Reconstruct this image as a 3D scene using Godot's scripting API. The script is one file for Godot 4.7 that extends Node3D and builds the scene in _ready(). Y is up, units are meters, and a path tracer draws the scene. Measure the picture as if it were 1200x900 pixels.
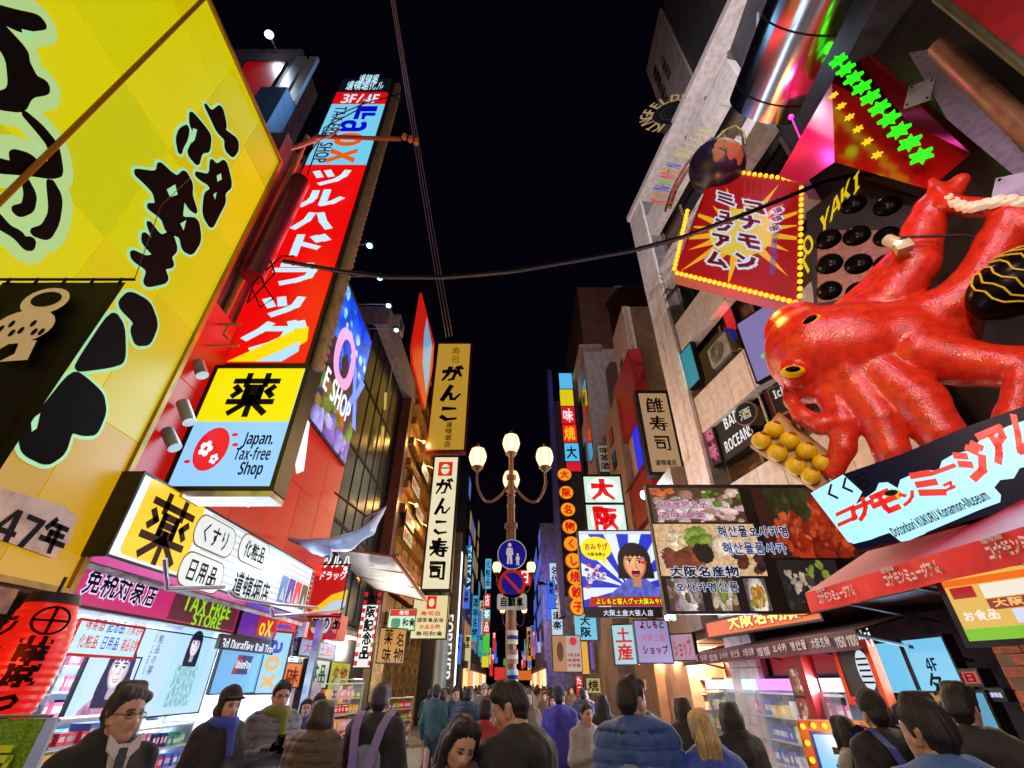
extends Node3D
# A narrow night street of shops and lit signs. y up, metres; the street runs along -z, shop fronts stand near x = -5 and x = +5.

var cache := {}
var taken := {}
var rng := RandomNumberGenerator.new()
var font := SystemFont.new()
var noises := {}

# ---------- nodes ----------
func numbered(n: String) -> String:
	taken[n] = taken.get(n, -1) + 1
	return n if taken[n] == 0 else "%s_%03d" % [n, taken[n]]

func tag(o, label: String, category: String, group := ""):
	o.set_meta("label", label)
	o.set_meta("category", category)
	if group:
		o.set_meta("group", group)
	return o

func thing(called: String, label: String, category: String, t := Transform3D(), group := "") -> Node3D:
	var o := Node3D.new()
	o.name = numbered(called)
	add_child(o)
	o.transform = t
	return tag(o, label, category, group)

func setting(called: String) -> Node3D:
	var o := Node3D.new()
	o.name = numbered(called)
	add_child(o)
	o.set_meta("kind", "structure")
	return o

func put(parent: Node, called: String, s, m: Material) -> MeshInstance3D:
	var o := MeshInstance3D.new()
	o.name = called
	if s is SurfaceTool:
		o.mesh = s.commit()
	else:
		o.mesh = s
	o.material_override = m
	parent.add_child(o, true)
	return o

func T(yaw: float, o: Vector3) -> Transform3D:
	return Transform3D(Basis(Vector3.UP, deg_to_rad(yaw)), o)

# ---------- materials ----------
func noise_tex(kind: String) -> Texture2D:
	if noises.has(kind):
		return noises[kind]
	var n := FastNoiseLite.new()
	n.seed = noises.size() + 3
	var t := NoiseTexture2D.new()
	t.width = 512
	t.height = 512
	t.seamless = true
	t.noise = n
	var g := Gradient.new()
	if kind == "grime":
		n.frequency = 0.012
		n.fractal_octaves = 6
		g.colors = PackedColorArray([Color(0.74, 0.73, 0.71), Color(0.93, 0.93, 0.92), Color(1, 1, 1)])
		g.offsets = PackedFloat32Array([0.15, 0.5, 0.9])
	elif kind == "soft":
		n.frequency = 0.01
		n.fractal_octaves = 5
		g.colors = PackedColorArray([Color(0.9, 0.89, 0.88), Color(1, 1, 1)])
		g.offsets = PackedFloat32Array([0.25, 0.65])
	elif kind == "streak":
		n.noise_type = FastNoiseLite.TYPE_VALUE
		n.frequency = 0.03
		n.fractal_octaves = 5
		g.colors = PackedColorArray([Color(0.6, 0.58, 0.56), Color(1, 1, 1)])
		g.offsets = PackedFloat32Array([0.2, 0.75])
	elif kind == "cloth":
		n.frequency = 0.05
		n.fractal_octaves = 4
		g.colors = PackedColorArray([Color(0.6, 0.6, 0.6), Color(1, 1, 1)])
		g.offsets = PackedFloat32Array([0.2, 0.8])
	else:
		n.frequency = 0.06
		n.fractal_octaves = 5
		g.colors = PackedColorArray([Color(0.2, 0.2, 0.2), Color(1, 1, 1)])
		g.offsets = PackedFloat32Array([0.2, 0.85])
	t.color_ramp = g
	noises[kind] = t
	return t

func surf(c: Color, rough := 0.6, metal := 0.0, tex := "grime", scale := 0.35, relief := 0.0) -> StandardMaterial3D:
	var key := "s%s %s %s %s %s %s" % [c, rough, metal, tex, scale, relief]
	if cache.has(key):
		return cache[key]
	var m := StandardMaterial3D.new()
	m.albedo_color = c
	m.roughness = rough
	m.metallic = metal
	if tex:
		var top := maxf(c.r, maxf(c.g, c.b))
		var k := clampf(lerpf(top, pow(top, 0.4545), 0.6) / maxf(top, 0.01), 1.0, 2.2)
		m.albedo_color = Color(minf(c.r * k, 0.92), minf(c.g * k, 0.92), minf(c.b * k, 0.92))
		m.albedo_texture = noise_tex(tex)
		m.uv1_triplanar = true
		m.uv1_world_triplanar = true
		m.uv1_scale = Vector3.ONE * scale
		if relief > 0.0:
			m.heightmap_enabled = true
			m.heightmap_texture = noise_tex("bumps")
			m.heightmap_scale = relief
	else:
		m.metallic_specular = 0.2
	cache[key] = m
	return m

func glow(c: Color, e := 1.0) -> StandardMaterial3D:
	var key := "g%s %s" % [c, e]
	if cache.has(key):
		return cache[key]
	var m := StandardMaterial3D.new()
	m.albedo_color = Color(c.r * 0.14, c.g * 0.14, c.b * 0.14)
	m.roughness = 0.38
	m.emission_enabled = true
	m.emission = c
	m.emission_energy_multiplier = e
	cache[key] = m
	return m

func glass(c: Color, a := 0.15, rough := 0.04) -> StandardMaterial3D:
	var m := StandardMaterial3D.new()
	m.albedo_color = Color(c.r, c.g, c.b, a)
	m.roughness = rough
	m.transparency = BaseMaterial3D.TRANSPARENCY_ALPHA
	return m

func cloth(c: Color, shine := 0.0) -> StandardMaterial3D:
	var m := surf(c, 0.85 - shine * 0.45, 0.0, "cloth", 7.0, 0.1)
	m.albedo_color = c.linear_to_srgb()
	m.rim_enabled = true
	m.rim = 0.06
	return m

# ---------- meshes ----------
func ST() -> SurfaceTool:
	var s := SurfaceTool.new()
	s.begin(Mesh.PRIMITIVE_TRIANGLES)
	return s

func quad(s: SurfaceTool, a: Vector3, b: Vector3, c: Vector3, d: Vector3):   # a b c d counter-clockwise seen from the front
	var n := (b - a).cross(d - a).normalized()
	s.set_normal(n)
	for p in [a, c, b, a, d, c]:
		s.add_vertex(p)

func bx(s: SurfaceTool, lo: Vector3, hi: Vector3, t := Transform3D()):
	var p := []
	for i in 8:
		p.append(t * Vector3(hi.x if i & 1 else lo.x, hi.y if i & 2 else lo.y, hi.z if i & 4 else lo.z))
	quad(s, p[4], p[5], p[7], p[6])
	quad(s, p[1], p[0], p[2], p[3])
	quad(s, p[5], p[1], p[3], p[7])
	quad(s, p[0], p[4], p[6], p[2])
	quad(s, p[6], p[7], p[3], p[2])
	quad(s, p[0], p[1], p[5], p[4])

func tri(s: SurfaceTool, p: Array, n: Array):   # wound to agree with its normals
	var k := [0, 1, 2]
	if (p[1] - p[0]).cross(p[2] - p[0]).dot(n[0] + n[1] + n[2]) > 0.0:
		k = [0, 2, 1]
	for j in k:
		s.set_normal(n[j])
		s.add_vertex(p[j])

func box(parent: Node, called: String, lo: Vector3, hi: Vector3, m: Material) -> MeshInstance3D:
	var s := ST()
	bx(s, lo, hi)
	return put(parent, called, s, m)

func bbox(parent: Node, called: String, lo: Vector3, hi: Vector3, m: Material, e := 0.02) -> MeshInstance3D:   # a box with chamfered edges along z
	var s := ST()
	poly(s, PackedVector2Array([Vector2(lo.x + e, lo.y), Vector2(hi.x - e, lo.y), Vector2(hi.x, lo.y + e), Vector2(hi.x, hi.y - e), Vector2(hi.x - e, hi.y), Vector2(lo.x + e, hi.y), Vector2(lo.x, hi.y - e), Vector2(lo.x, lo.y + e)]), hi.z, hi.z - lo.z)
	return put(parent, called, s, m)

func poly(s: SurfaceTool, p: PackedVector2Array, z: float, depth := 0.0, t := Transform3D()):
	if Geometry2D.is_polygon_clockwise(p):
		p = p.duplicate()
		p.reverse()
	var ix := Geometry2D.triangulate_polygon(p)
	var nz := t.basis.z.normalized()
	for k in ix.size() / 3:
		var v := []
		for j in [0, 1, 2]:
			var q: Vector2 = p[ix[k * 3 + j]]
			v.append(t * Vector3(q.x, q.y, z))
		tri(s, v, [nz, nz, nz])
	if depth > 0.0:
		for i in p.size():
			var a := p[i]
			var b := p[(i + 1) % p.size()]
			quad(s, t * Vector3(a.x, a.y, z - depth), t * Vector3(b.x, b.y, z - depth), t * Vector3(b.x, b.y, z), t * Vector3(a.x, a.y, z))

func flat(parent: Node, called: String, xy: Array, z: float, m: Material, depth := 0.0) -> MeshInstance3D:
	var s := ST()
	var p := PackedVector2Array()
	for i in xy.size() / 2:
		p.append(Vector2(xy[i * 2], xy[i * 2 + 1]))
	poly(s, p, z, depth)
	return put(parent, called, s, m)

func oval(cx: float, cy: float, rx: float, ry: float, n := 20) -> PackedVector2Array:
	var p := PackedVector2Array()
	for i in n:
		var a := TAU * i / n
		p.append(Vector2(cx + rx * cos(a), cy + ry * sin(a)))
	return p

func rounded(x0: float, y0: float, x1: float, y1: float, r: float) -> PackedVector2Array:
	var p := PackedVector2Array()
	for c in [[x1 - r, y0 + r, -PI / 2], [x1 - r, y1 - r, 0.0], [x0 + r, y1 - r, PI / 2], [x0 + r, y0 + r, PI]]:
		for i in 5:
			var a: float = c[2] + PI / 2 * i / 4.0
			p.append(Vector2(c[0] + r * cos(a), c[1] + r * sin(a)))
	return p

func shape(parent: Node, called: String, p: PackedVector2Array, z: float, m: Material, depth := 0.0) -> MeshInstance3D:
	var s := ST()
	poly(s, p, z, depth)
	return put(parent, called, s, m)

func tube(s: SurfaceTool, pts: Array, r0: float, r1 := -1.0, n := 7):
	if r1 < 0.0:
		r1 = r0
	var up := Vector3.UP
	var rings := []
	for i in pts.size():
		var d: Vector3 = (pts[mini(i + 1, pts.size() - 1)] - pts[maxi(i - 1, 0)]).normalized()
		if absf(d.dot(up)) > 0.97:
			up = Vector3.RIGHT
		var a := d.cross(up).normalized()
		var b := a.cross(d)
		up = b
		var r := lerpf(r0, r1, i / maxf(1.0, pts.size() - 1.0))
		var ring := []
		for k in n:
			var g := TAU * k / n
			var e := a * cos(g) + b * sin(g)
			ring.append([pts[i] + e * r, e])
		rings.append(ring)
	for i in rings.size() - 1:
		for k in n:
			var q := [rings[i][k], rings[i][(k + 1) % n], rings[i + 1][(k + 1) % n], rings[i + 1][k]]
			for j in [0, 1, 2, 0, 2, 3]:
				s.set_normal(q[j][1])
				s.add_vertex(q[j][0])
	for e in [0, rings.size() - 1]:
		var en: Vector3 = (pts[e] - pts[1 if e == 0 else e - 1]).normalized()
		for k in n - 2:
			tri(s, [rings[e][0][0], rings[e][k + 1][0], rings[e][k + 2][0]], [en, en, en])

func lathe(s: SurfaceTool, prof: Array, n := 16, t := Transform3D(), ribs := 0.0):   # prof: Vector2(radius, height)
	for i in prof.size() - 1:
		var a: Vector2 = prof[i]
		var b: Vector2 = prof[i + 1]
		var nn := Vector2(b.y - a.y, a.x - b.x).normalized()
		for k in n:
			var q := []
			for c in [[a, k], [a, k + 1], [b, k + 1], [b, k]]:
				var g: float = TAU * c[1] / n
				q.append([t * Vector3(c[0].x * cos(g), c[0].y, c[0].x * sin(g)), (t.basis * Vector3(nn.x * cos(g), nn.y, nn.x * sin(g))).normalized()])
			for j in [0, 1, 2, 0, 2, 3]:
				s.set_normal(q[j][1])
				s.add_vertex(q[j][0])

func ball(s: SurfaceTool, c: Vector3, r: Vector3, n := 12, t := Transform3D()):
	for i in n / 2:
		for k in n:
			var q := []
			for e in [[i, k], [i, k + 1], [i + 1, k + 1], [i + 1, k]]:
				var a: float = PI * e[0] / (n / 2)
				var g: float = TAU * e[1] / n
				var d := Vector3(sin(a) * cos(g), cos(a), sin(a) * sin(g))
				q.append([t * (c + d * r), (t.basis * (d / r)).normalized()])
			for j in [0, 2, 1, 0, 3, 2]:
				s.set_normal(q[j][1])
				s.add_vertex(q[j][0])

func sag(a: Vector3, b: Vector3, drop: float, n := 14) -> Array:
	var p := []
	for i in n + 1:
		var t := i / float(n)
		p.append(a.lerp(b, t) + Vector3.DOWN * drop * 4.0 * t * (1.0 - t))
	return p

# ---------- lights ----------
func panel_light(parent: Node, w: float, h: float, c: Color, e: float, z := 0.06, at := Vector3.INF):
	var a := AreaLight3D.new()
	a.name = "panel_light"
	a.area_size = Vector2(w, h)
	a.light_color = c
	a.light_energy = e * 4.5
	a.shadow_enabled = true
	a.set("area_range", 60.0)
	parent.add_child(a, true)
	a.position = Vector3(w / 2, h / 2, z) if at == Vector3.INF else at
	a.rotation.y = PI
	return a

func lamp(parent: Node, at: Vector3, c: Color, e: float, size := 0.1):
	var l := OmniLight3D.new()
	l.name = "bulb_light"
	l.light_color = c
	l.light_energy = e * 8.0
	l.omni_range = 60.0
	l.omni_attenuation = 2.0
	l.light_size = size
	l.shadow_enabled = true
	parent.add_child(l, true)
	l.position = at
	return l

func spot(parent: Node, at: Vector3, to: Vector3, c: Color, e: float, angle := 40.0):
	var l := SpotLight3D.new()
	l.name = "spot_light"
	l.light_color = c
	l.light_energy = e
	l.spot_angle = angle
	l.spot_range = 60.0
	l.light_size = 0.06
	l.shadow_enabled = true
	parent.add_child(l, true)
	l.transform = Transform3D(Basis.looking_at(to - at, Vector3.UP if absf((to - at).normalized().y) < 0.98 else Vector3.RIGHT), at)
	return l

# ---------- a lit box sign: local x right, y up, z out of the face; origin at the lower corner ----------
func sign_box(called: String, label: String, t: Transform3D, w: float, h: float, face: Material, depth := 0.18, lit := 0.0, lc := Color.WHITE, group := "", rim := 0.035, casing := Color(0.05, 0.05, 0.055)) -> Node3D:
	var o := thing(called, label, "sign", t, group)
	bbox(o, "casing", Vector3(-rim, -rim, -depth), Vector3(w + rim, h + rim, -0.012), surf(casing, 0.45, 0.3), 0.012)
	if rim > 0.0:
		var s := ST()
		for e in [[-rim, -rim, w + rim, 0.0], [-rim, h, w + rim, h + rim], [-rim, 0.0, 0.0, h], [w, 0.0, w + rim, h]]:
			bx(s, Vector3(e[0], e[1], -0.012), Vector3(e[2], e[3], 0.012))
		put(o, "trim", s, surf(casing, 0.4, 0.5))
	box(o, "sign_face", Vector3(0, 0, -0.012), Vector3(w, h, 0.0), face)
	if lit > 0.0:
		panel_light(o, w, h, lc, lit)
	return o

# ---------- lettering: strokes on a 20 x 20 grid, y down ----------
const GLYPH := {
	"ツ": "3 5 5 10/8 4 10 9/17 4 16 9 13 14 7 18", "ル": "6 4 6 10 5 14 2 18/11 3 11 17 15 15 18 11", "ハ": "8 4 7 10 3 17/12 4 14 11 17 17", "ド": "7 2 7 18/7 8 15 12/13 3 15 6/16 2 18 5",
	"ラ": "5 4 15 4/3 8 17 8 16 13 12 16 7 18", "ッ": "4 8 6 12/9 7 10 11/16 7 15 12 12 15 8 18", "グ": "8 2 6 6 2 11/8 5 16 5 15 11 11 15 6 18/16 1 17 4/19 1 20 4", "コ": "3 5 16 5 16 17/3 16 17 16",
	"ナ": "2 7 18 7/11 2 11 10 8 15 4 18", "モ": "4 4 16 4/2 10 18 10/9 4 9 14 10 17 17 17", "ン": "4 4 8 7/4 17 10 15 15 11 17 6", "ミ": "5 3 15 5/5 9 15 11/4 14 16 18", "ュ": "5 10 14 10 13 17/3 17 17 17",
	"ー": "3 10 17 10", "ジ": "4 4 8 6/3 9 7 11/4 18 11 16 16 10/13 3 15 6/17 2 19 5", "ア": "3 4 17 4 16 8 12 10/10 7 10 12 8 15 5 18", "ム": "10 2 7 9 3 16 16 15/13 11 15 14 17 18", "メ": "15 3 12 9 8 14 3 18/6 7 11 11 15 16",
	"ョ": "5 8 15 8 15 18 5 18/6 13 15 13", "シ": "4 4 8 6/3 9 7 11/4 18 11 16 17 8", "プ": "3 5 15 5 14 11 10 15 5 18/17 2 18 3 17 4 16 3 17 2", "ヨ": "4 4 16 4 16 17 4 17/5 10 16 10",
	"く": "13 2 5 10 13 18", "す": "2 6 18 6/11 2 11 12 8 14 7 11 10 10 11 13 9 17 6 19", "り": "5 3 5 11 7 9/14 2 15 9 13 15 9 19", "が": "2 7 12 6 13 9 11 16 8 17/8 2 6 10 2 17/15 6 18 12/14 2 16 4/17 1 19 3",
	"ん": "10 2 3 18 7 11 10 11 11 17 14 17 18 12", "こ": "5 5 15 5/4 14 8 17 16 16", "よ": "11 2 11 14 8 18 4 16 7 14 12 15 17 18/11 7 17 7", "し": "6 2 6 14 9 18 13 17 17 13", "も": "10 2 8 14 11 18 15 17 16 12/4 6 14 6/4 11 14 11", "と": "6 2 9 8/16 5 8 9 4 13 6 17 16 17",
	"お": "3 6 13 6/7 2 7 16 4 17 3 14 9 10 15 11 16 15 11 18/15 4 18 7", "み": "5 4 10 4 7 12 4 16 2 14 6 11 13 13 18 15/15 8 14 14 11 18", "や": "3 9 12 5 16 6 16 10 11 11/9 2 10 5/6 4 11 18", "げ": "4 3 3 10 4 17/8 7 17 7/13 3 13 12 9 18/16 2 17 4/19 1 20 3",
	"た": "3 6 12 6/8 2 6 10 3 18/11 10 17 10/10 15 13 17 18 17", "か": "2 7 12 6 13 9 11 16 8 17/8 2 6 10 2 17/15 5 18 11", "に": "4 3 3 10 4 17/9 6 16 6/8 13 11 16 17 15", "っ": "4 10 12 8 15 11 13 15 8 17", "の": "11 5 9 12 6 16 3 13 5 7 10 4 15 6 17 11 14 16 11 18", "る": "5 4 14 4 4 13 10 9 15 10 16 15 12 18 8 17 9 15 12 17", "ぐ": "12 2 4 10 12 18/14 5 16 8/17 4 19 7",
	"薬": "1 4 19 4/6 1 6 6/14 1 14 6/7 7 13 7 13 12 7 12 7 7/7 9.5 13 9.5/2 7 4 9 2 11/18 7 16 9 18 11/1 14 19 14/10 12 10 20/9 14 3 19/11 14 17 19", "化": "7 2 2 10/5 7 5 19/17 5 10 10/11 2 11 16 13 18 18 18 18 14", "粧": "1 8 9 8/5 2 5 19/2 3 3 6/8 3 7 6/4 9 1 15/6 9 9 14/10 5 19 5/14 2 14 5/11 5 11 12 9 18/15 8 15 18/12 12 19 12/12 18 19 18",
	"品": "6 2 14 2 14 8 6 8 6 2/2 11 9 11 9 18 2 18 2 11/11 11 18 11 18 18 11 18 11 11", "日": "4 2 16 2 16 18 4 18 4 2/4 10 16 10", "用": "4 2 4 12 2 18/4 2 16 2 16 18/4 7 16 7/4 12 16 12/10 2 10 18", "道": "3 3 5 5/2 8 5 8 5 14 2 17/4 15 8 18 19 18/8 4 18 4/11 1 12 3/16 1 14 4/9 7 17 7 17 15 9 15 9 7/9 9.7 17 9.7/9 12.3 17 12.3", "頓": "1 4 8 4/4.5 1 4.5 16 8 15/1.5 7 1.5 11 7.5 11 7.5 7/10 3 19 3/14 3 13 6/11 6 18 6 18 15 11 15 11 6/11 9 18 9/11 12 18 12/13 15 10 19/16 15 19 19",
	"堀": "1 7 7 7/4 2 4 15/1 16 7 14/9 2 18 2 18 6 9 6/9 2 9 12 7 18/14 7 14 18/11 9 11 12 18 12 18 9/10 14 10 18 19 18 19 14", "店": "10 1 10 3/3 4 18 4/4 4 4 12 2 18/11 6 11 12/11 9 17 9/7 12 16 12 16 18 7 18 7 12", "妝": "2 3 2 9/5 2 5 18/2 11 5 10/2 11 1 18/12 2 9 12 17 18/16 6 14 13 8 18/8 7 19 7", "免": "8 1 3 6/7 3 13 3 11 6/4 6 16 6 16 11 4 11 4 6/10 6 10 11/8 11 6 16 2 19/12 11 12 17 18 17 18 14", "税": "8 2 2 4/1 8 9 8/5 3 5 19/4 9 1 14/6 9 9 12/12 1 13 4/17 1 15 4/11 5 18 5 18 10 11 10 11 5/13 10 12 15 9 19/16 10 16 18 19 18 19 15",
	"対": "5 1 5 4/1 5 10 5/8 5 6 12 1 18/3 8 10 17/11 6 19 6/16 2 16 18 14 17/12 10 13 13", "象": "8 1 4 5/7 2 13 2 11 5/4 5 16 5 16 9 4 9 4 5/10 9 5 12 2 13/9 10 12 14 11 19 8 18/10 13 3 17/17 10 13 12 18 18", "大": "2 7 18 7/10 2 10 8 7 14 2 18/10 9 13 14 18 18", "阪": "2 2 2 19/2 2 7 2 4 8 7 11 6 14 3 14/9 3 18 3/10 3 10 12 8 18/11 8 17 8 14 14 9 18/12 10 18 18", "記": "3 2 7 2/1 5 9 5/2 8 8 8/2 11 8 11/2 14 8 14 8 19 2 19 2 14/11 4 17 4 17 10 11 10/11 10 11 17 13 18 18 18 18 15", "念": "10 1 2 8/10 1 18 8/7 6 12 6/5 9 14 9 11 12/4 13 3 17/7 12 8 18 14 18 14 16/11 12 12 14/16 12 18 16",
	"寿": "3 4 17 4/4 7 16 7/1 10 19 10/10 1 9 8 5 14 2 17/6 13 18 13/15 11 15 18 12 18/8 15 10 17", "司": "3 3 17 3 17 18 14 18/3 7 13 7/4 10 12 10 12 16 4 16 4 10", "自": "10 1 8 4/4 4 16 4 16 18 4 18 4 4/4 9 16 9/4 13.5 16 13.5", "動": "9 1 2 3/1 5 11 5/6 2 6 17/2 7 10 7 10 13 2 13 2 7/2 10 10 10/1 15 11 15/1 18 11 17/12 6 18 6 17 18 15 17/15 2 14 12 11 18", "車": "3 4 17 4/5 7 15 7 15 13 5 13 5 7/5 10 15 10/1 16 19 16/10 1 10 19", "名": "9 1 3 9/8 4 16 4 11 11 3 16/7 8 10 11/8 12 17 12 17 18 8 18 8 12", "物": "3 3 2 8/1 7 8 7/5 1 5 19/1 13 8 11/11 1 9 8/10 4 19 4 18 17 16 18/14 4 9 13/17 5 11 16", "焼": "2 6 3 10/7 5 5 10/5 1 4 12 1 18/5 12 8 16/9 4 19 4/12 1 12 6/16 1 16 6/9 8 19 8/9 11 19 11/12 11 11 16 8 19/15 11 15 18 19 18 19 15",
	"餃": "5 1 1 6/5 1 9 5/3 7 8 7 8 12 3 12 3 7/3 9.5 8 9.5/3 12 3 18 6 16/6 14 9 18/14 1 14 4/10 5 19 5/12 7 10 10/16 7 18 10/17 10 14 15 9 19/12 11 19 19", "子": "4 3 15 3 10 8/10 8 11 13 10 18 7 17/1 10 19 10", "土": "4 8 16 8/10 2 10 18/1 18 19 18", "産": "10 1 10 3/3 4 17 4/6 5 7 7/14 5 13 7/3 8 18 8/4 8 4 14 2 19/9 9 7 12/8 11 17 11/8 14.5 16 14.5/6 18 18 18/12 9 12 18", "芸": "1 4 19 4/6 1 6 7/14 1 14 7/4 9 16 9/1 12 19 12/9 12 5 18 15 17/12 14 17 19", "人": "10 2 8 10 2 18/10 7 13 13 18 18", "雛": "4 1 2 5/3 3 8 3 6 6/2 7 9 7 9 11 2 11/2 14 9 14/2 7 1 18 9 18 9 11/13 1 10 7/12 5 12 19/16 2 15 5/12 5 19 5/12 9.5 18 9.5/12 13.5 18 13.5/12 18 19 18/15.5 5 15.5 18",
	"薩": "1 4 19 4/6 1 6 6/14 1 14 6/2 8 2 19/2 8 6 8 4 12 6 15 3 16/13 6 13 8/8 9 18 9/10 10 11 12/16 10 15 12/8 13 18 13/9 13 7 19/12 14 10 16/11 15 17 15/11 18 18 18/14 13 14 18", "摩": "10 1 10 3/2 4 18 4/3 4 3 12 1 18/5 7 10 7/7.5 5 7.5 11/12 7 18 7/15 5 15 11/14 12 6 13/6 15 17 15/4 17.5 19 17.5/11 12 11 19 9 19", "年": "6 1 2 7/5 4 17 4/6 9 16 9/6 9 6 14/1 14 19 14/11 4 11 20", "好": "5 1 3 10 8 16/8 5 6 12 1 18/1 7 9 6/11 4 18 4 14 8/14 8 15 13 14 18 12 17/9 11 19 11", "和": "8 1 2 3/1 7 10 7/5 3 5 19/5 8 1 14/6 9 9 12/12 6 18 6 18 16 12 16 12 6", "食": "10 1 2 8/10 1 18 8/10 5 10 7/5 8 15 8 15 13 5 13 5 8/5 10.5 15 10.5/6 13 6 18 10 16/9 13 13 16 18 19/16 13 13 16", "楽": "7 4 13 4 13 10 7 10 7 4/7 7 13 7/10 2 9 4/2 4 5 7/2 11 5 8/18 4 15 7/15 8 18 11/1 13 19 13/10 10 10 20/9 13 3 18/11 13 17 18", "代": "7 1 2 9/5 6 5 19/8 8 19 6/11 2 13 12 17 18 19 14/15 2 17 4", "味": "2 5 7 5 7 14 2 14 2 5/9 6 18 6/8 10 19 10/13 1 13 20/13 11 8 17/14 11 19 17", "酒": "2 3 4 5/1 8 3 10/1 18 4 13/6 3 19 3/7 7 18 7 18 18 7 18 7 7/11 3 11 10 8 13/14 3 14 10 18 11/7 15 18 15", "茶": "1 4 19 4/6 1 6 6/14 1 14 6/10 6 2 13/10 6 18 13/5 13 15 13/10 9 10 19/7 14 5 18/13 14 15 18", "屋": "3 2 17 2 17 6 3 6/3 2 3 12 1 18/6 9 17 9/10 9 8 12 15 12/14 10 16 13/6 15 17 15/4 18 19 18/11.5 12 11.5 18",
	"오": "7 5 13 5 15 7 13 10 7 10 5 7 7 5/10 10 10 15/2 16 18 16", "사": "7 4 3 14/7 8 12 14/15 2 15 18/15 9 19 9", "카": "3 4 11 4 10 9 4 15/3 9 10 9/15 2 15 18/15 9 19 9", "산": "7 2 3 9/7 5 11 9/15 1 15 11/15 6 19 6/5 12 5 18 17 18", "물": "5 1 15 1 15 6 5 6 5 1/2 8.5 18 8.5/10 8.5 10 11/5 12 15 12 15 15 5 15 5 18 16 18", "명": "3 3 9 3 9 9 3 9 3 3/9 5 15 5/9 8 15 8/16 1 16 11/8 12 14 12 16 15 14 18 8 18 6 15 8 12", "품": "4 1 16 1/7 1 7 6/13 1 13 6/4 6 16 6/2 9 18 9/10 9 10 11/5 12 15 12 15 18 5 18 5 12", "해": "4 2 9 2/2 5 11 5/5 8 9 8 10 11 8 14 5 14 3 11 5 8/13 3 13 17/13 10 17 10/17 1 17 19",
}
var strokes := {}
var latin := {}

func glyph(c: String) -> Array:
	if strokes.has(c):
		return strokes[c]
	var out := []
	for st in GLYPH[c].split("/"):
		var v: PackedFloat64Array = st.split_floats(" ")
		var p := PackedVector2Array()
		for i in v.size() / 2:
			p.append(Vector2(v[i * 2] / 20.0, 1.0 - v[i * 2 + 1] / 20.0))
		out.append(p)
	strokes[c] = out
	return out

func latin_char(c: String, face: String) -> Array:   # [triangle corners in em units, advance]
	var key := face + c
	if latin.has(key):
		return latin[key]
	var f := SystemFont.new()
	f.font_names = PackedStringArray([face])
	f.font_weight = 700
	var tm := TextMesh.new()
	tm.font = f
	tm.font_size = 64
	tm.pixel_size = 1.0 / 64.0
	tm.depth = 0.0
	tm.curve_step = 3.0
	tm.horizontal_alignment = HORIZONTAL_ALIGNMENT_LEFT
	tm.text = c
	var a := tm.get_mesh_arrays() if c != " " else []
	var tri := PackedVector2Array()
	var lo := Vector2(9, 9)
	var hi := Vector2(-9, -9)
	if a.size():
		var vs: PackedVector3Array = a[Mesh.ARRAY_VERTEX]
		var ix = a[Mesh.ARRAY_INDEX]
		var n: int = ix.size() if ix != null and ix.size() else vs.size()
		for i in n:
			var v: Vector3 = vs[ix[i]] if ix != null and ix.size() else vs[i]
			tri.append(Vector2(v.x, v.y))
			lo = lo.min(Vector2(v.x, v.y))
			hi = hi.max(Vector2(v.x, v.y))
	var w := 0.3 if c == " " else hi.x - lo.x + 0.07
	for i in tri.size():
		tri[i] = Vector2(tri[i].x - lo.x + 0.035, tri[i].y)
	latin[key] = [tri, w]
	return latin[key]

# one line of text; o = lower corner of the first character, ax and ay = one character's width and height as vectors, wt = stroke weight in character heights
func letters(s: SurfaceTool, text: String, o: Vector2, ax: Vector2, ay: Vector2, wt: float, down := false, z := 0.004, face := "Droid Sans", brush := false, pitch := 1.06):
	for c in text:
		if GLYPH.has(c):
			for p in glyph(c):
				for i in p.size() - 1:
					var a: Vector2 = p[i]
					var b: Vector2 = p[i + 1]
					var d := (b - a).normalized()
					var n := Vector2(-d.y, d.x)
					var e0 := wt * 0.42
					var w0 := wt * 0.5
					var w1 := wt * 0.5
					if brush:
						w0 *= 1.35 - 0.7 * i / maxf(1.0, p.size() - 1)
						w1 *= 1.35 - 0.7 * (i + 1) / maxf(1.0, p.size() - 1)
					var pa := a - d * e0
					var pb := b + d * e0
					var q := []
					for v in [pa - n * w0, pb - n * w1, pb + n * w1, pa + n * w0]:
						var g: Vector2 = o + ax * v.x + ay * v.y
						q.append(Vector3(g.x, g.y, z))
					s.set_normal(Vector3.BACK)
					for j in [0, 2, 1, 0, 3, 2]:
						s.add_vertex(q[j])
			o += -ay * pitch if down else ax * pitch
		else:
			var L := latin_char(c, face)
			s.set_normal(Vector3.BACK)
			for v in L[0]:
				var g: Vector2 = o + ax * (v.x * 1.35) + ay * (v.y * 1.35 + 0.3)
				s.add_vertex(Vector3(g.x, g.y, z))
			o += -ay * pitch if down else ax * (L[1] * 1.35)

func text_width(text: String, w: float, face := "Droid Sans") -> float:
	var t := 0.0
	for c in text:
		t += w * 1.06 if GLYPH.has(c) else latin_char(c, face)[1] * 1.35 * w
	return t

func write(parent: Node, text: String, x: float, y: float, w: float, h: float, m: Material, wt := 0.12, down := false, z := 0.004, edge: Material = null, edge_wt := 0.26, brush := false, face := "Droid Sans"):
	if edge:
		var e := ST()
		letters(e, text, Vector2(x, y), Vector2(w, 0), Vector2(0, h), edge_wt, down, z, face, brush)
		put(parent, "lettering_edge", e, edge)
		z += 0.004
	var s := ST()
	letters(s, text, Vector2(x, y), Vector2(w, 0), Vector2(0, h), wt, down, z, face, brush)
	return put(parent, "lettering", s, m)

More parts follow.
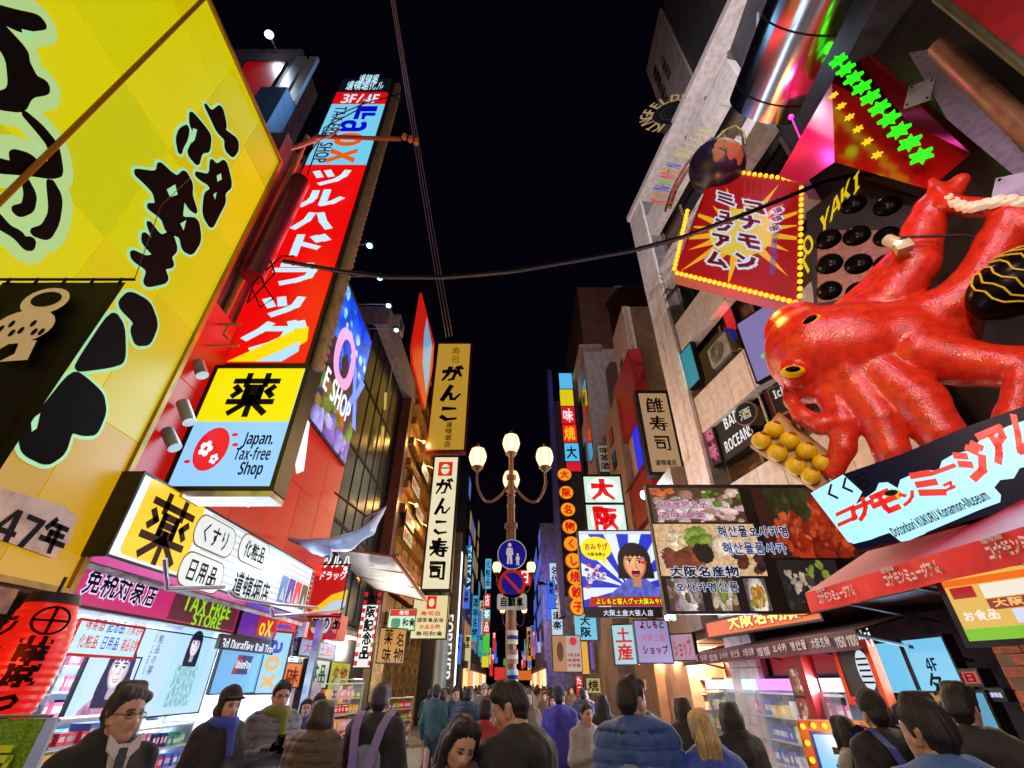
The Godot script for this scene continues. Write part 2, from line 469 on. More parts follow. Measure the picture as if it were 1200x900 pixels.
# text fitted into a width, set upright
func fit(parent: Node, text: String, x: float, y: float, width: float, h: float, m: Material, wt := 0.12, z := 0.004, edge: Material = null, face := "Droid Sans"):
	return write(parent, text, x, y, width / text_width(text, 1.0, face), h, m, wt, false, z, edge, wt * 2.0, false, face)

func slanted(parent: Node, text: String, o: Vector2, ax: Vector2, ay: Vector2, m: Material, wt := 0.12, down := false, z := 0.004, edge: Material = null, edge_wt := 0.26):
	if edge:
		var e := ST()
		letters(e, text, o, ax, ay, edge_wt, down, z)
		put(parent, "lettering_edge", e, edge)
		z += 0.004
	var s := ST()
	letters(s, text, o, ax, ay, wt, down, z)
	return put(parent, "lettering", s, m)

# ---------- smooth union of tapered capsules on a grid, meshed as surface nets ----------
class Field:
	var o: Vector3
	var c: float
	var nx: int
	var ny: int
	var nz: int
	var f: PackedFloat32Array
	var k: float
	func _init(lo: Vector3, hi: Vector3, cell: float, kk: float):
		o = lo
		c = cell
		k = kk
		nx = int((hi.x - lo.x) / cell) + 2
		ny = int((hi.y - lo.y) / cell) + 2
		nz = int((hi.z - lo.z) / cell) + 2
		f = PackedFloat32Array()
		f.resize(nx * ny * nz)
	func cap(a: Vector3, b: Vector3, ra: float, rb: float, sc := Vector3.ONE, w := 1.0):
		var ab := b - a
		var l2 := maxf(ab.length_squared(), 1e-9)
		var grow := maxf(ra, rb) + 2.6 / k
		var g := Vector3(grow / sc.x, grow / sc.y, grow / sc.z)
		var lo := ((a.min(b) - g - o) / c).floor()
		var hi := ((a.max(b) + g - o) / c).ceil()
		for z in range(maxi(0, int(lo.z)), mini(nz - 1, int(hi.z)) + 1):
			for y in range(maxi(0, int(lo.y)), mini(ny - 1, int(hi.y)) + 1):
				var at := (z * ny + y) * nx
				for x in range(maxi(0, int(lo.x)), mini(nx - 1, int(hi.x)) + 1):
					var p := o + Vector3(x, y, z) * c - a
					var t := clampf(p.dot(ab) / l2, 0.0, 1.0)
					var d := ((p - ab * t) * sc).length() - (ra + (rb - ra) * t)
					f[at + x] += w * exp(-k * d)
	func chain(pts: Array, sc := Vector3.ONE):   # Vector4(x, y, z, radius)
		for i in pts.size() - 1:
			var a: Vector4 = pts[i]
			var b: Vector4 = pts[i + 1]
			cap(Vector3(a.x, a.y, a.z), Vector3(b.x, b.y, b.z), a.w, b.w, sc)
	func mesh(tint = null, quilt := 0.0, pitch := 0.0, folds := 0.0) -> ArrayMesh:
		var fn := FastNoiseLite.new()
		fn.seed = int(o.x * 91.0 + f.size())
		fn.frequency = 4.5
		fn.fractal_octaves = 3
		var id := PackedInt32Array()
		id.resize(nx * ny * nz)
		id.fill(-1)
		var vs := PackedVector3Array()
		var ns := PackedVector3Array()
		var cs := PackedColorArray()
		var off := [0, 1, nx, nx + 1, nx * ny, nx * ny + 1, nx * ny + nx, nx * ny + nx + 1]
		var edges := [[0, 1], [2, 3], [4, 5], [6, 7], [0, 2], [1, 3], [4, 6], [5, 7], [0, 4], [1, 5], [2, 6], [3, 7]]
		for z in nz - 1:
			for y in ny - 1:
				var row := (z * ny + y) * nx
				for x in nx - 1:
					var at := row + x
					var inside := f[at] > 1.0
					if (f[at + 1] > 1.0) == inside and (f[at + nx] > 1.0) == inside and (f[at + nx + 1] > 1.0) == inside and (f[at + off[4]] > 1.0) == inside and (f[at + off[5]] > 1.0) == inside and (f[at + off[6]] > 1.0) == inside and (f[at + off[7]] > 1.0) == inside:
						continue
					var v := []
					for i in 8:
						v.append(log(maxf(f[at + off[i]], 1e-9)))
					var sum := Vector3.ZERO
					var n := 0
					for e in edges:
						var a: float = v[e[0]]
						var b: float = v[e[1]]
						if (a > 0.0) != (b > 0.0):
							var t := a / (a - b)
							var i0: int = e[0]
							var i1: int = e[1]
							sum += Vector3(i0 & 1, (i0 >> 1) & 1, i0 >> 2).lerp(Vector3(i1 & 1, (i1 >> 1) & 1, i1 >> 2), t)
							n += 1
					sum /= maxi(n, 1)
					var gr := -Vector3(v[1] + v[3] + v[5] + v[7] - v[0] - v[2] - v[4] - v[6], v[2] + v[3] + v[6] + v[7] - v[0] - v[1] - v[4] - v[5], v[4] + v[5] + v[6] + v[7] - v[0] - v[1] - v[2] - v[3]).normalized()
					var p := o + (Vector3(x, y, z) + sum) * c
					if quilt > 0.0:
						var ph := fposmod(p.y, pitch) / pitch
						p += gr * quilt * (sqrt(maxf(0.0, 1.0 - pow(2.0 * ph - 1.0, 4.0))) - 0.6)
						gr = (gr + Vector3(0, 2.2 * pow(2.0 * ph - 1.0, 3.0) * minf(1.0, quilt * 60.0), 0)).normalized()
					if folds > 0.0:
						var w0 := fn.get_noise_3d(p.x * 1.7, p.y, p.z * 1.7)
						var gd := Vector3(fn.get_noise_3d(p.x * 1.7 + 0.03, p.y, p.z * 1.7) - w0, fn.get_noise_3d(p.x * 1.7, p.y + 0.03, p.z * 1.7) - w0, fn.get_noise_3d(p.x * 1.7, p.y, p.z * 1.7 + 0.03) - w0) / 0.02
						p += gr * folds * w0
						gr = (gr - (gd - gr * gd.dot(gr)) * folds * 1.3).normalized()
					id[at] = vs.size()
					vs.append(p)
					ns.append(gr)
					if tint:
						cs.append(tint.call(p, gr))
		var ix := PackedInt32Array()
		for z in range(1, nz - 1):
			for y in range(1, ny - 1):
				var row := (z * ny + y) * nx
				for x in range(1, nx - 1):
					var at := row + x
					var s := f[at] > 1.0
					for ax in 3:
						var step: int = [1, nx, nx * ny][ax]
						if (f[at + step] > 1.0) == s:
							continue
						var u: int = [nx, nx * ny, 1][ax]
						var w: int = [nx * ny, 1, nx][ax]
						var q := [id[at - u - w], id[at - w], id[at], id[at - u]]
						if q.min() < 0:
							continue
						for j in ([0, 2, 1, 0, 3, 2] if s else [0, 1, 2, 0, 2, 3]):
							ix.append(q[j])
		var arr := []
		arr.resize(Mesh.ARRAY_MAX)
		arr[Mesh.ARRAY_VERTEX] = vs
		arr[Mesh.ARRAY_NORMAL] = ns
		if tint:
			arr[Mesh.ARRAY_COLOR] = cs
		arr[Mesh.ARRAY_INDEX] = ix
		var m := ArrayMesh.new()
		if ix.size():
			m.add_surface_from_arrays(Mesh.PRIMITIVE_TRIANGLES, arr)
		return m

# ---------- people ----------
# origin between the feet, facing +z, 1.70 m tall before scaling
var heads := {}
var hairs := {}
var hand_mesh: ArrayMesh

func head_mesh(woman: bool, fine: float) -> ArrayMesh:   # origin at the base of the skull, face towards +z
	var key := "%s %s" % [woman, fine]
	if heads.has(key):
		return heads[key]
	var h := Field.new(Vector3(-0.11, -0.17, -0.13), Vector3(0.11, 0.2, 0.14), fine, 95.0)
	h.cap(Vector3(0, 0.075, -0.018), Vector3(0, 0.08, 0.008), 0.079, 0.076, Vector3(1.04, 0.92, 0.93))
	h.cap(Vector3(0, 0.0, 0.03), Vector3(0, -0.055, 0.052), 0.056, 0.03 if woman else 0.036, Vector3(1.0, 1, 1))
	h.cap(Vector3(-0.034, -0.03, 0.03), Vector3(0.034, -0.03, 0.03), 0.026, 0.026)
	h.cap(Vector3(-0.04, 0.01, 0.052), Vector3(0.04, 0.01, 0.052), 0.02, 0.02)
	h.cap(Vector3(-0.03, 0.058, 0.068), Vector3(0.03, 0.058, 0.068), 0.014, 0.014)
	h.cap(Vector3(0, 0.045, 0.08), Vector3(0, 0.008, 0.097), 0.008, 0.0115)
	h.cap(Vector3(-0.013, 0.003, 0.085), Vector3(0.013, 0.003, 0.085), 0.0085, 0.0085)
	h.cap(Vector3(-0.018, -0.026, 0.082), Vector3(0.018, -0.026, 0.082), 0.0065, 0.0065)
	h.cap(Vector3(0, -0.06, 0.066), Vector3(0, -0.062, 0.068), 0.016, 0.016)
	for e in [-1, 1]:
		h.cap(Vector3(0.031 * e, 0.037, 0.09), Vector3(0.034 * e, 0.037, 0.088), 0.01, 0.01, Vector3.ONE, -0.55)
		h.cap(Vector3(0.031 * e, 0.036, 0.07), Vector3(0.032 * e, 0.036, 0.07), 0.0125, 0.0125)
		h.cap(Vector3(0.078 * e, 0.045, -0.008), Vector3(0.074 * e, 0.0, 0.002), 0.013, 0.009, Vector3(1.6, 1, 0.75))
	h.cap(Vector3(0, 0.0, -0.02), Vector3(0, -0.15, -0.03), 0.05, 0.055 if not woman else 0.047)
	var skin := Color(0.50, 0.29, 0.19) if woman else Color(0.44, 0.25, 0.16)
	var tint := func(p: Vector3, n: Vector3) -> Color:
		var x := absf(p.x)
		if p.z > 0.05:
			var ey := Vector2((x - 0.031) / 0.0145, (p.y - 0.036) / 0.0062).length()
			if ey < 1.0:
				return Color(0.03, 0.02, 0.018)
			if ey < 1.45 and p.y > 0.036:
				return skin * 0.45
			if absf(p.y - 0.0565 - 0.1 * (x - 0.03) * -1.0) < (0.0045 if woman else 0.0062) and x > 0.012 and x < 0.05:
				return Color(0.045, 0.03, 0.025)
			if absf(p.y + 0.026) < 0.0085 and x < 0.024:
				return Color(0.42, 0.10, 0.09) if woman else Color(0.36, 0.15, 0.11)
			if absf(p.y + 0.0262) < 0.003 and x < 0.027:
				return Color(0.12, 0.04, 0.035)
		return skin
	heads[key] = h.mesh(tint)
	return heads[key]

func hair_mesh(style: String, fine: float) -> ArrayMesh:
	var key := "%s %s" % [style, fine]
	if hairs.has(key):
		return hairs[key]
	var deep := -0.17
	if style in ["long", "pony"]:
		deep = -0.42
	var h := Field.new(Vector3(-0.15, deep, -0.25), Vector3(0.15, 0.22, 0.14), fine, 85.0)
	h.cap(Vector3(0, 0.088, -0.03), Vector3(0, 0.095, -0.002), 0.081, 0.076, Vector3(1.0, 0.95, 0.92))
	h.cap(Vector3(0, 0.03, -0.06), Vector3(0, 0.0, -0.05), 0.066, 0.054, Vector3(0.92, 1, 1))
	match style:
		"short":
			h.cap(Vector3(-0.05, 0.13, 0.05), Vector3(0.055, 0.125, 0.052), 0.03, 0.026)
			h.cap(Vector3(-0.02, 0.165, 0.0), Vector3(0.03, 0.16, 0.02), 0.026, 0.024)
			for e in [-1, 1]:
				h.cap(Vector3(0.07 * e, 0.09, 0.01), Vector3(0.074 * e, 0.045, 0.012), 0.018, 0.01)
		"part":
			h.cap(Vector3(-0.06, 0.14, 0.04), Vector3(0.06, 0.115, 0.06), 0.034, 0.022)
			h.cap(Vector3(-0.05, 0.165, -0.02), Vector3(0.04, 0.165, 0.0), 0.03, 0.03)
			for e in [-1, 1]:
				h.cap(Vector3(0.072 * e, 0.1, 0.015), Vector3(0.08 * e, 0.03, 0.0), 0.02, 0.011)
		"bob":
			h.cap(Vector3(-0.05, 0.12, 0.055), Vector3(0.05, 0.12, 0.055), 0.03, 0.03)
			for e in [-1, 1]:
				h.cap(Vector3(0.075 * e, 0.09, 0.0), Vector3(0.082 * e, -0.07, 0.0), 0.032, 0.022)
			h.cap(Vector3(-0.05, 0.0, -0.06), Vector3(-0.04, -0.08, -0.05), 0.05, 0.036)
			h.cap(Vector3(0.05, 0.0, -0.06), Vector3(0.04, -0.08, -0.05), 0.05, 0.036)
		"long":
			h.cap(Vector3(-0.045, 0.135, 0.045), Vector3(0.045, 0.135, 0.045), 0.027, 0.027)
			for e in [-1, 1]:
				h.cap(Vector3(0.06 * e, 0.125, 0.03), Vector3(0.086 * e, 0.02, 0.015), 0.026, 0.02)
				h.cap(Vector3(0.08 * e, 0.04, -0.005), Vector3(0.09 * e, -0.33, 0.03), 0.028, 0.022)
				h.cap(Vector3(0.05 * e, 0.02, -0.07), Vector3(0.06 * e, -0.36, -0.085), 0.048, 0.035)
			h.cap(Vector3(0, 0.0, -0.08), Vector3(0, -0.37, -0.1), 0.05, 0.04)
		"pony":
			h.cap(Vector3(0, 0.12, -0.1), Vector3(0, 0.11, -0.125), 0.03, 0.028)
			for i in 7:
				var a := (i - 3) * 0.017
				h.cap(Vector3(a * 0.4, 0.1, -0.128), Vector3(a * 1.1, -0.02, -0.146 - 0.006 * (i % 2)), 0.016, 0.018)
				h.cap(Vector3(a * 1.1, -0.02, -0.146 - 0.006 * (i % 2)), Vector3(a * 1.5 + 0.01 * sin(i * 2.0), -0.19 - 0.03 * (i % 3), -0.125), 0.018, 0.012)
				h.cap(Vector3(a * 1.5 + 0.01 * sin(i * 2.0), -0.19 - 0.03 * (i % 3), -0.125), Vector3(a * 1.9, -0.3 - 0.03 * (i % 2), -0.12), 0.012, 0.004)
			for e in [-1, 1]:
				h.cap(Vector3(0.06 * e, 0.12, 0.02), Vector3(0.08 * e, 0.06, -0.01), 0.022, 0.014)
	var hm := h.mesh()
	var arr := hm.surface_get_arrays(0)
	var vs: PackedVector3Array = arr[Mesh.ARRAY_VERTEX]
	var ns: PackedVector3Array = arr[Mesh.ARRAY_NORMAL]
	for i in vs.size():   # locks
		var v := vs[i]
		var an := atan2(v.x, v.z + 0.02)
		var wv := sin(an * 23.0 + 6.0 * sin(v.y * 14.0)) + 0.7 * sin(an * 41.0 + v.y * 30.0)
		vs[i] = v + ns[i] * wv * 0.0013
		ns[i] = (ns[i] + Vector3(cos(an), 0, -sin(an)) * cos(an * 23.0 + 6.0 * sin(v.y * 14.0)) * 0.35).normalized()
	arr[Mesh.ARRAY_VERTEX] = vs
	arr[Mesh.ARRAY_NORMAL] = ns
	var am := ArrayMesh.new()
	am.add_surface_from_arrays(Mesh.PRIMITIVE_TRIANGLES, arr)
	hairs[key] = am
	return hairs[key]

func hand() -> ArrayMesh:   # wrist at the origin, fingers towards -y, palm towards +z, thumb on +x
	if hand_mesh:
		return hand_mesh
	var h := Field.new(Vector3(-0.06, -0.2, -0.03), Vector3(0.08, 0.03, 0.08), 0.0055, 260.0)
	h.cap(Vector3(0, 0.02, 0), Vector3(0, -0.03, 0), 0.024, 0.026, Vector3(0.9, 1, 1.25))
	for i in 4:
		var x := -0.03 + 0.02 * i
		h.cap(Vector3(x * 0.4, -0.02, 0), Vector3(x, -0.085, 0.0), 0.016, 0.011)
		var l: float = [0.03, 0.037, 0.04, 0.036][i]
		var b := Vector3(x * 1.1, -0.085 - l * 0.85, 0.016)
		var c2 := b + Vector3(0, -l * 0.45, 0.024)
		h.cap(Vector3(x, -0.085, 0), b, 0.0095, 0.0088)
		h.cap(b, c2, 0.0088, 0.008)
		h.cap(c2, c2 + Vector3(0, -0.004, 0.02), 0.008, 0.007)
	h.cap(Vector3(0.02, -0.03, 0.006), Vector3(0.05, -0.062, 0.02), 0.014, 0.0105)
	h.cap(Vector3(0.05, -0.062, 0.02), Vector3(0.052, -0.094, 0.032), 0.0105, 0.008)
	hand_mesh = h.mesh(func(_p, _n): return Color(0.46, 0.27, 0.18))
	return hand_mesh

var skin_mat: StandardMaterial3D
func skin() -> StandardMaterial3D:
	if skin_mat == null:
		skin_mat = StandardMaterial3D.new()
		skin_mat.vertex_color_use_as_albedo = true
		skin_mat.roughness = 0.5
		skin_mat.subsurf_scatter_enabled = true
		skin_mat.subsurf_scatter_strength = 0.08
	return skin_mat

var hair_mats := {}
func hair_material(c: Color) -> StandardMaterial3D:
	if not hair_mats.has(c):
		var m := StandardMaterial3D.new()
		m.albedo_color = c.linear_to_srgb()
		m.roughness = 0.62
		m.albedo_texture = noise_tex("streak")
		m.uv1_triplanar = true
		m.uv1_scale = Vector3(9.0, 0.7, 9.0)
		m.heightmap_enabled = true
		m.heightmap_texture = noise_tex("streak")
		m.heightmap_scale = 0.5
		hair_mats[c] = m
	return hair_mats[c]

# q: woman, hair, hair_color, jacket, top_color, legs, quilt, hood, arms, tilt, turn, fine, pack, scarf, shirt, cap, glasses, coat, vest
func person(label: String, x: float, d: float, yaw: float, tall: float, q: Dictionary, group := "") -> Node3D:
	var o := thing("person", label, "person", Transform3D(Basis(Vector3.UP, deg_to_rad(yaw)).scaled(Vector3.ONE * tall / 1.7), Vector3(x, 0.0, -d)), group)
	var woman: bool = q.get("woman", false)
	var fine: float = q.get("fine", 0.0075)
	var cell: float = q.get("cell", 0.024)
	var bulk: float = q.get("bulk", 1.0)
	var sh := (0.148 if woman else 0.172)
	var arms := []
	for e in [-1, 1]:
		var pose: String = q.get("arms", "down")
		var s := Vector3(sh * e, 1.375, -0.01)
		var el := Vector3((sh + 0.065) * e, 1.1, -0.03)
		var wr := Vector3((sh + 0.055) * e, 0.87, 0.06)
		if pose == "phone" or (pose == "right" and e < 0) or (pose == "left" and e > 0):
			el = Vector3((sh + 0.06) * e, 1.12, 0.0)
			wr = Vector3(0.07 * e, 1.2, 0.27)
		elif pose == "pocket":
			el = Vector3((sh + 0.1) * e, 1.1, -0.06)
			wr = Vector3((sh + 0.02) * e, 0.92, 0.1)
		arms.append([s, el, wr])
	# the body: trunk, neck, head and hands in one mesh
	var b := ST()
	var bf := Field.new(Vector3(-0.28, 0.04, -0.14), Vector3(0.28, 1.56, 0.16), 0.036, 40.0)
	bf.cap(Vector3(0, 0.95, 0), Vector3(0, 1.34, -0.01), 0.1, 0.1, Vector3(0.8, 1, 1.1))
	bf.cap(Vector3(0, 1.36, -0.02), Vector3(0, 1.5, -0.01), 0.055, 0.05)
	for e in [-1, 1]:
		bf.cap(Vector3(0.09 * e, 0.92, 0), Vector3(0.1 * e, 0.1, -0.01), 0.07, 0.04)
	b.append_from(bf.mesh(func(_p, _n): return Color(0.45, 0.27, 0.18)), 0, Transform3D())
	var ht := Transform3D(Basis.from_euler(Vector3(deg_to_rad(q.get("tilt", 0.0)), deg_to_rad(q.get("turn", 0.0)), deg_to_rad(q.get("lean", 0.0)))).scaled(Vector3.ONE * 0.9), Vector3(0, 1.535, q.get("forward", 0.015)))
	b.append_from(head_mesh(woman, fine), 0, ht)
	for e in 2:
		var wr: Vector3 = arms[e][2]
		var fw: Vector3 = (wr - arms[e][1]).normalized()
		var pl := Vector3(0, 0, 1) if absf(fw.z) < 0.6 else Vector3(0, 1, 0)
		var xx := (-fw).cross(pl).normalized()
		var hb := Basis(xx, -fw, xx.cross(-fw))
		if (xx.x < 0) == (e == 1):
			hb.x = -hb.x
		b.append_from(hand(), 0, Transform3D(hb, wr + fw * 0.01))
	put(o, "body", b, skin())
	# the coat
	var jm := cloth(q.get("jacket", Color(0.03, 0.03, 0.035)), q.get("shine", 0.3))
	var hem: float = q.get("hem", 0.84)
	var jf := Field.new(Vector3(-0.42, hem - 0.06, -0.32), Vector3(0.42, 1.55, 0.42), cell, 52.0)
	jf.cap(Vector3(0, hem + 0.1, 0), Vector3(0, 1.3, -0.015), 0.142 * bulk, 0.158 * bulk, Vector3(0.88, 1, 1.1))
	jf.cap(Vector3(-sh + 0.02, 1.37, -0.015), Vector3(sh - 0.02, 1.37, -0.015), 0.07 * bulk, 0.07 * bulk)
	jf.cap(Vector3(0, 1.36, -0.02), Vector3(0, 1.44, -0.015), 0.085, 0.062)
	for a in arms:
		jf.cap(a[0], a[1], 0.062 * bulk, 0.053 * bulk)
		jf.cap(a[1], a[2], 0.053 * bulk, 0.043 * bulk)
	if q.get("hood", false):
		for i in 7:
			var g := PI * (0.08 + 0.14 * i)
			jf.cap(Vector3(cos(g) * 0.095, 1.435 - 0.02 * sin(g), -0.02 - sin(g) * 0.075), Vector3(cos(g + 0.44) * 0.095, 1.435 - 0.02 * sin(g + 0.44), -0.02 - sin(g + 0.44) * 0.075), 0.042, 0.042)
		jf.cap(Vector3(-0.05, 1.39, -0.13), Vector3(0.05, 1.39, -0.13), 0.05, 0.05)
		jf.cap(Vector3(0, 1.37, -0.13), Vector3(0, 1.29, -0.145), 0.05, 0.035)
	elif q.get("collar", true):
		for i in 9:
			var g := TAU * i / 9.0
			if sin(g) > 0.75:
				continue
			jf.cap(Vector3(cos(g) * 0.075, 1.45 - 0.02 * sin(g), -0.015 + sin(g) * 0.07), Vector3(cos(g + 0.7) * 0.075, 1.45 - 0.02 * sin(g + 0.7), -0.015 + sin(g + 0.7) * 0.07), 0.021, 0.021)
	var jacket := put(o, "jacket", jf.mesh(null, q.get("quilt", 0.0), q.get("quilt_pitch", 0.075), 0.013), jm)
	if q.has("vest"):   # a quilted back and front panel in another colour
		var vf := Field.new(Vector3(-0.3, 0.85, -0.3), Vector3(0.3, 1.34, 0.3), cell, 44.0)
		vf.cap(Vector3(0, 0.96, -0.003), Vector3(0, 1.24, -0.018), 0.147 * bulk, 0.162 * bulk, Vector3(0.98, 1, 1.1))
		put(o, "vest_panel", vf.mesh(null, 0.012, 0.062), cloth(q.vest, 0.3))
	# trousers and shoes
	var tf := Field.new(Vector3(-0.27, -0.01, -0.2), Vector3(0.27, 1.05, 0.22), 0.03, 40.0)
	tf.cap(Vector3(-0.05, 0.93, 0), Vector3(0.05, 0.93, 0), 0.12, 0.12, Vector3(1, 1, 1.1))
	for e in [-1, 1]:
		var st: float = q.get("stride", 0.06) * e
		tf.cap(Vector3(0.085 * e, 0.88, 0), Vector3(0.095 * e, 0.48, 0.02 + st * 0.6), 0.085, 0.062)
		tf.cap(Vector3(0.095 * e, 0.48, 0.02 + st * 0.6), Vector3(0.1 * e, 0.12, st), 0.062, 0.05)
	put(o, "trousers", tf.mesh(), cloth(q.get("legs", Color(0.03, 0.035, 0.06))))
	for e in [-1, 1]:
		var sf := ST()
		var st: float = q.get("stride", 0.06) * e
		ball(sf, Vector3(0.1 * e, 0.045, 0.05 + st), Vector3(0.05, 0.045, 0.135), 10)
		bx(sf, Vector3(0.1 * e - 0.045, 0.0, st - 0.075), Vector3(0.1 * e + 0.045, 0.022, st + 0.175))
		put(o, "shoe", sf, surf(q.get("shoes", Color(0.08, 0.08, 0.09)), 0.5, 0.0, ""))
	# hair or hat
	var style: String = q.get("hair", "short")
	var hm := MeshInstance3D.new()
	hm.name = "hair"
	hm.mesh = hair_mesh(style, fine * 1.25)
	hm.material_override = hair_material(q.get("hair_color", Color(0.014, 0.011, 0.01)))
	hm.transform = ht
	o.add_child(hm)
	if q.has("cap"):
		var cf := Field.new(Vector3(-0.14, 0.05, -0.17), Vector3(0.14, 0.24, 0.24), 0.011, 80.0)
		cf.cap(Vector3(0, 0.11, -0.02), Vector3(0, 0.12, 0.0), 0.098, 0.09, Vector3(1.0, 0.9, 0.93))
		if not q.get("beanie", false):
			cf.cap(Vector3(-0.05, 0.105, 0.1), Vector3(0.05, 0.105, 0.1), 0.026, 0.026, Vector3(0.8, 2.2, 0.5))
		var cm := put(o, "hat", cf.mesh(), cloth(q.cap))
		cm.transform = ht
	if q.get("glasses", false):
		var gs := ST()
		for e in [-1, 1]:
			var ring := []
			for i in 13:
				ring.append(Vector3(0.033 * e + 0.024 * cos(TAU * i / 12.0), 0.034 + 0.015 * sin(TAU * i / 12.0), 0.098))
			tube(gs, ring, 0.0018, -1, 5)
			tube(gs, [Vector3(0.057 * e, 0.038, 0.097), Vector3(0.08 * e, 0.042, 0.06), Vector3(0.085 * e, 0.042, -0.01)], 0.0018, -1, 5)
		tube(gs, [Vector3(-0.009, 0.038, 0.1), Vector3(0.009, 0.038, 0.1)], 0.0018, -1, 5)
		var gm := put(o, "glasses", gs, surf(Color(0.12, 0.1, 0.09), 0.3, 0.8, ""))
		gm.transform = ht
	if q.has("shirt"):   # a light shirt front with a tie
		var s2 := ST()
		poly(s2, PackedVector2Array([Vector2(-0.05, 1.46), Vector2(0.05, 1.46), Vector2(0.012, 1.2), Vector2(-0.012, 1.2)]), 0.0, 0.02, Transform3D(Basis(Vector3.RIGHT, -0.18), Vector3(0, 0.02, 0.372)))
		put(o, "shirt_front", s2, cloth(q.shirt))
		var s4 := ST()
		for e in [-1, 1]:
			poly(s4, PackedVector2Array([Vector2(0.005 * e, 1.44), Vector2(0.075 * e, 1.5), Vector2(0.07 * e, 1.44), Vector2(0.03 * e, 1.4)]), 0.0, 0.012, Transform3D(Basis(Vector3.RIGHT, -0.18), Vector3(0, 0.02, 0.38)))
		put(o, "shirt_collar", s4, cloth(q.shirt))
		var s3 := ST()
		poly(s3, PackedVector2Array([Vector2(-0.018, 1.445), Vector2(0.018, 1.445), Vector2(0.024, 1.22), Vector2(-0.024, 1.22)]), 0.0, 0.01, Transform3D(Basis(Vector3.RIGHT, -0.18), Vector3(0, 0.02, 0.384)))
		put(o, "necktie", s3, cloth(Color(0.03, 0.035, 0.05), 0.6))
	if q.has("scarf"):
		var cf2 := Field.new(Vector3(-0.16, 1.2, -0.16), Vector3(0.16, 1.56, 0.24), 0.016, 60.0)
		for i in 10:
			var g := TAU * i / 10.0
			cf2.cap(Vector3(cos(g) * 0.08, 1.455, 0.0 + sin(g) * 0.078), Vector3(cos(g + 0.63) * 0.08, 1.455, 0.0 + sin(g + 0.63) * 0.078), 0.032, 0.032)
		cf2.cap(Vector3(0.04, 1.43, 0.1), Vector3(0.05, 1.25, 0.165), 0.034, 0.03)
		put(o, "scarf", cf2.mesh(), cloth(q.scarf))
	return o

func backpack(label: String, x: float, d: float, yaw: float, tall: float, c: Color, strap: Color):
	var o := thing("backpack", label, "backpack", Transform3D(Basis(Vector3.UP, deg_to_rad(yaw)).scaled(Vector3.ONE * tall / 1.7), Vector3(x, 0.0, -d)))
	var s := Field.new(Vector3(-0.22, 0.82, -0.42), Vector3(0.22, 1.4, -0.1), 0.018, 60.0)
	s.cap(Vector3(0, 0.98, -0.235), Vector3(0, 1.22, -0.22), 0.1, 0.085, Vector3(0.72, 1, 1.25))
	put(o, "bag", s.mesh(), cloth(c, 0.5))
	var p := Field.new(Vector3(-0.16, 0.86, -0.42), Vector3(0.16, 1.12, -0.24), 0.016, 70.0)
	p.cap(Vector3(-0.05, 0.99, -0.315), Vector3(0.05, 0.99, -0.315), 0.055, 0.055, Vector3(1, 0.8, 1.5))
	put(o, "pocket", p.mesh(), cloth(Color(c.r * 0.6, c.g * 0.6, c.b * 0.8)))
	for e in [-1, 1]:
		var st := ST()
		var path := []
		for w in [[0.05, 1.12, -0.33], [0.075, 1.27, -0.29], [0.1, 1.4, -0.235], [0.118, 1.475, -0.13], [0.13, 1.505, -0.02], [0.14, 1.45, 0.1], [0.15, 1.2, 0.2], [0.17, 1.02, 0.06]]:
			path.append(Vector3(w[0] * e, w[1], w[2]))
		for i in path.size() - 1:
			var side := Vector3(0.031, 0.006, 0)
			quad(st, path[i] - side, path[i] + side, path[i + 1] + side, path[i + 1] - side)
			quad(st, path[i] - side + Vector3(0, 0.004, 0.008), path[i] + side + Vector3(0, 0.004, 0.008), path[i + 1] + side + Vector3(0, 0.004, 0.008), path[i + 1] - side + Vector3(0, 0.004, 0.008))
		put(o, "strap", st, cloth(strap, 0.3))
	return o

# ---------- the scene ----------
func _ready():
	rng.seed = 11
	font.font_names = PackedStringArray(["Droid Sans"])
	var cam := Camera3D.new()
	cam.name = "camera"
	cam.fov = 80.46
	cam.near = 0.05
	cam.far = 600.0
	add_child(cam)
	cam.position = Vector3(0, 1.72, 0)
	cam.rotation_degrees = Vector3(33.34, 0, 0)
	cam.current = true
	var env := Environment.new()
	env.background_mode = Environment.BG_SKY
	var sky := Sky.new()
	var sm := ProceduralSkyMaterial.new()
	sm.sky_top_color = Color(0.012, 0.008, 0.03)
	sm.sky_horizon_color = Color(0.03, 0.02, 0.05)
	sm.ground_bottom_color = Color(0.01, 0.01, 0.015)
	sm.ground_horizon_color = Color(0.02, 0.015, 0.03)
	sky.sky_material = sm
	env.sky = sky
	env.background_energy_multiplier = 1.0
	env.tonemap_mode = Environment.TONE_MAPPER_LINEAR
	env.tonemap_exposure = 1.2
	env.sdfgi_enabled = true
	env.ssao_enabled = true
	env.ssil_enabled = true
	var we := WorldEnvironment.new()
	we.name = "world"
	we.environment = env
	add_child(we)
	var moon := DirectionalLight3D.new()
	moon.name = "moon_light"
	moon.light_color = Color(0.75, 0.8, 1.0)
	moon.light_energy = 0.004
	moon.light_angular_distance = 0.5
	moon.shadow_enabled = true
	add_child(moon)
	moon.rotation_degrees = Vector3(-70, 30, 0)
	ground()
	left_shops()
	left_far()
	right_shops()
	octopus_place()
	right_far()
	distant_street()
	street_things()
	overhead()
	wall_units()
	behind()
	people()

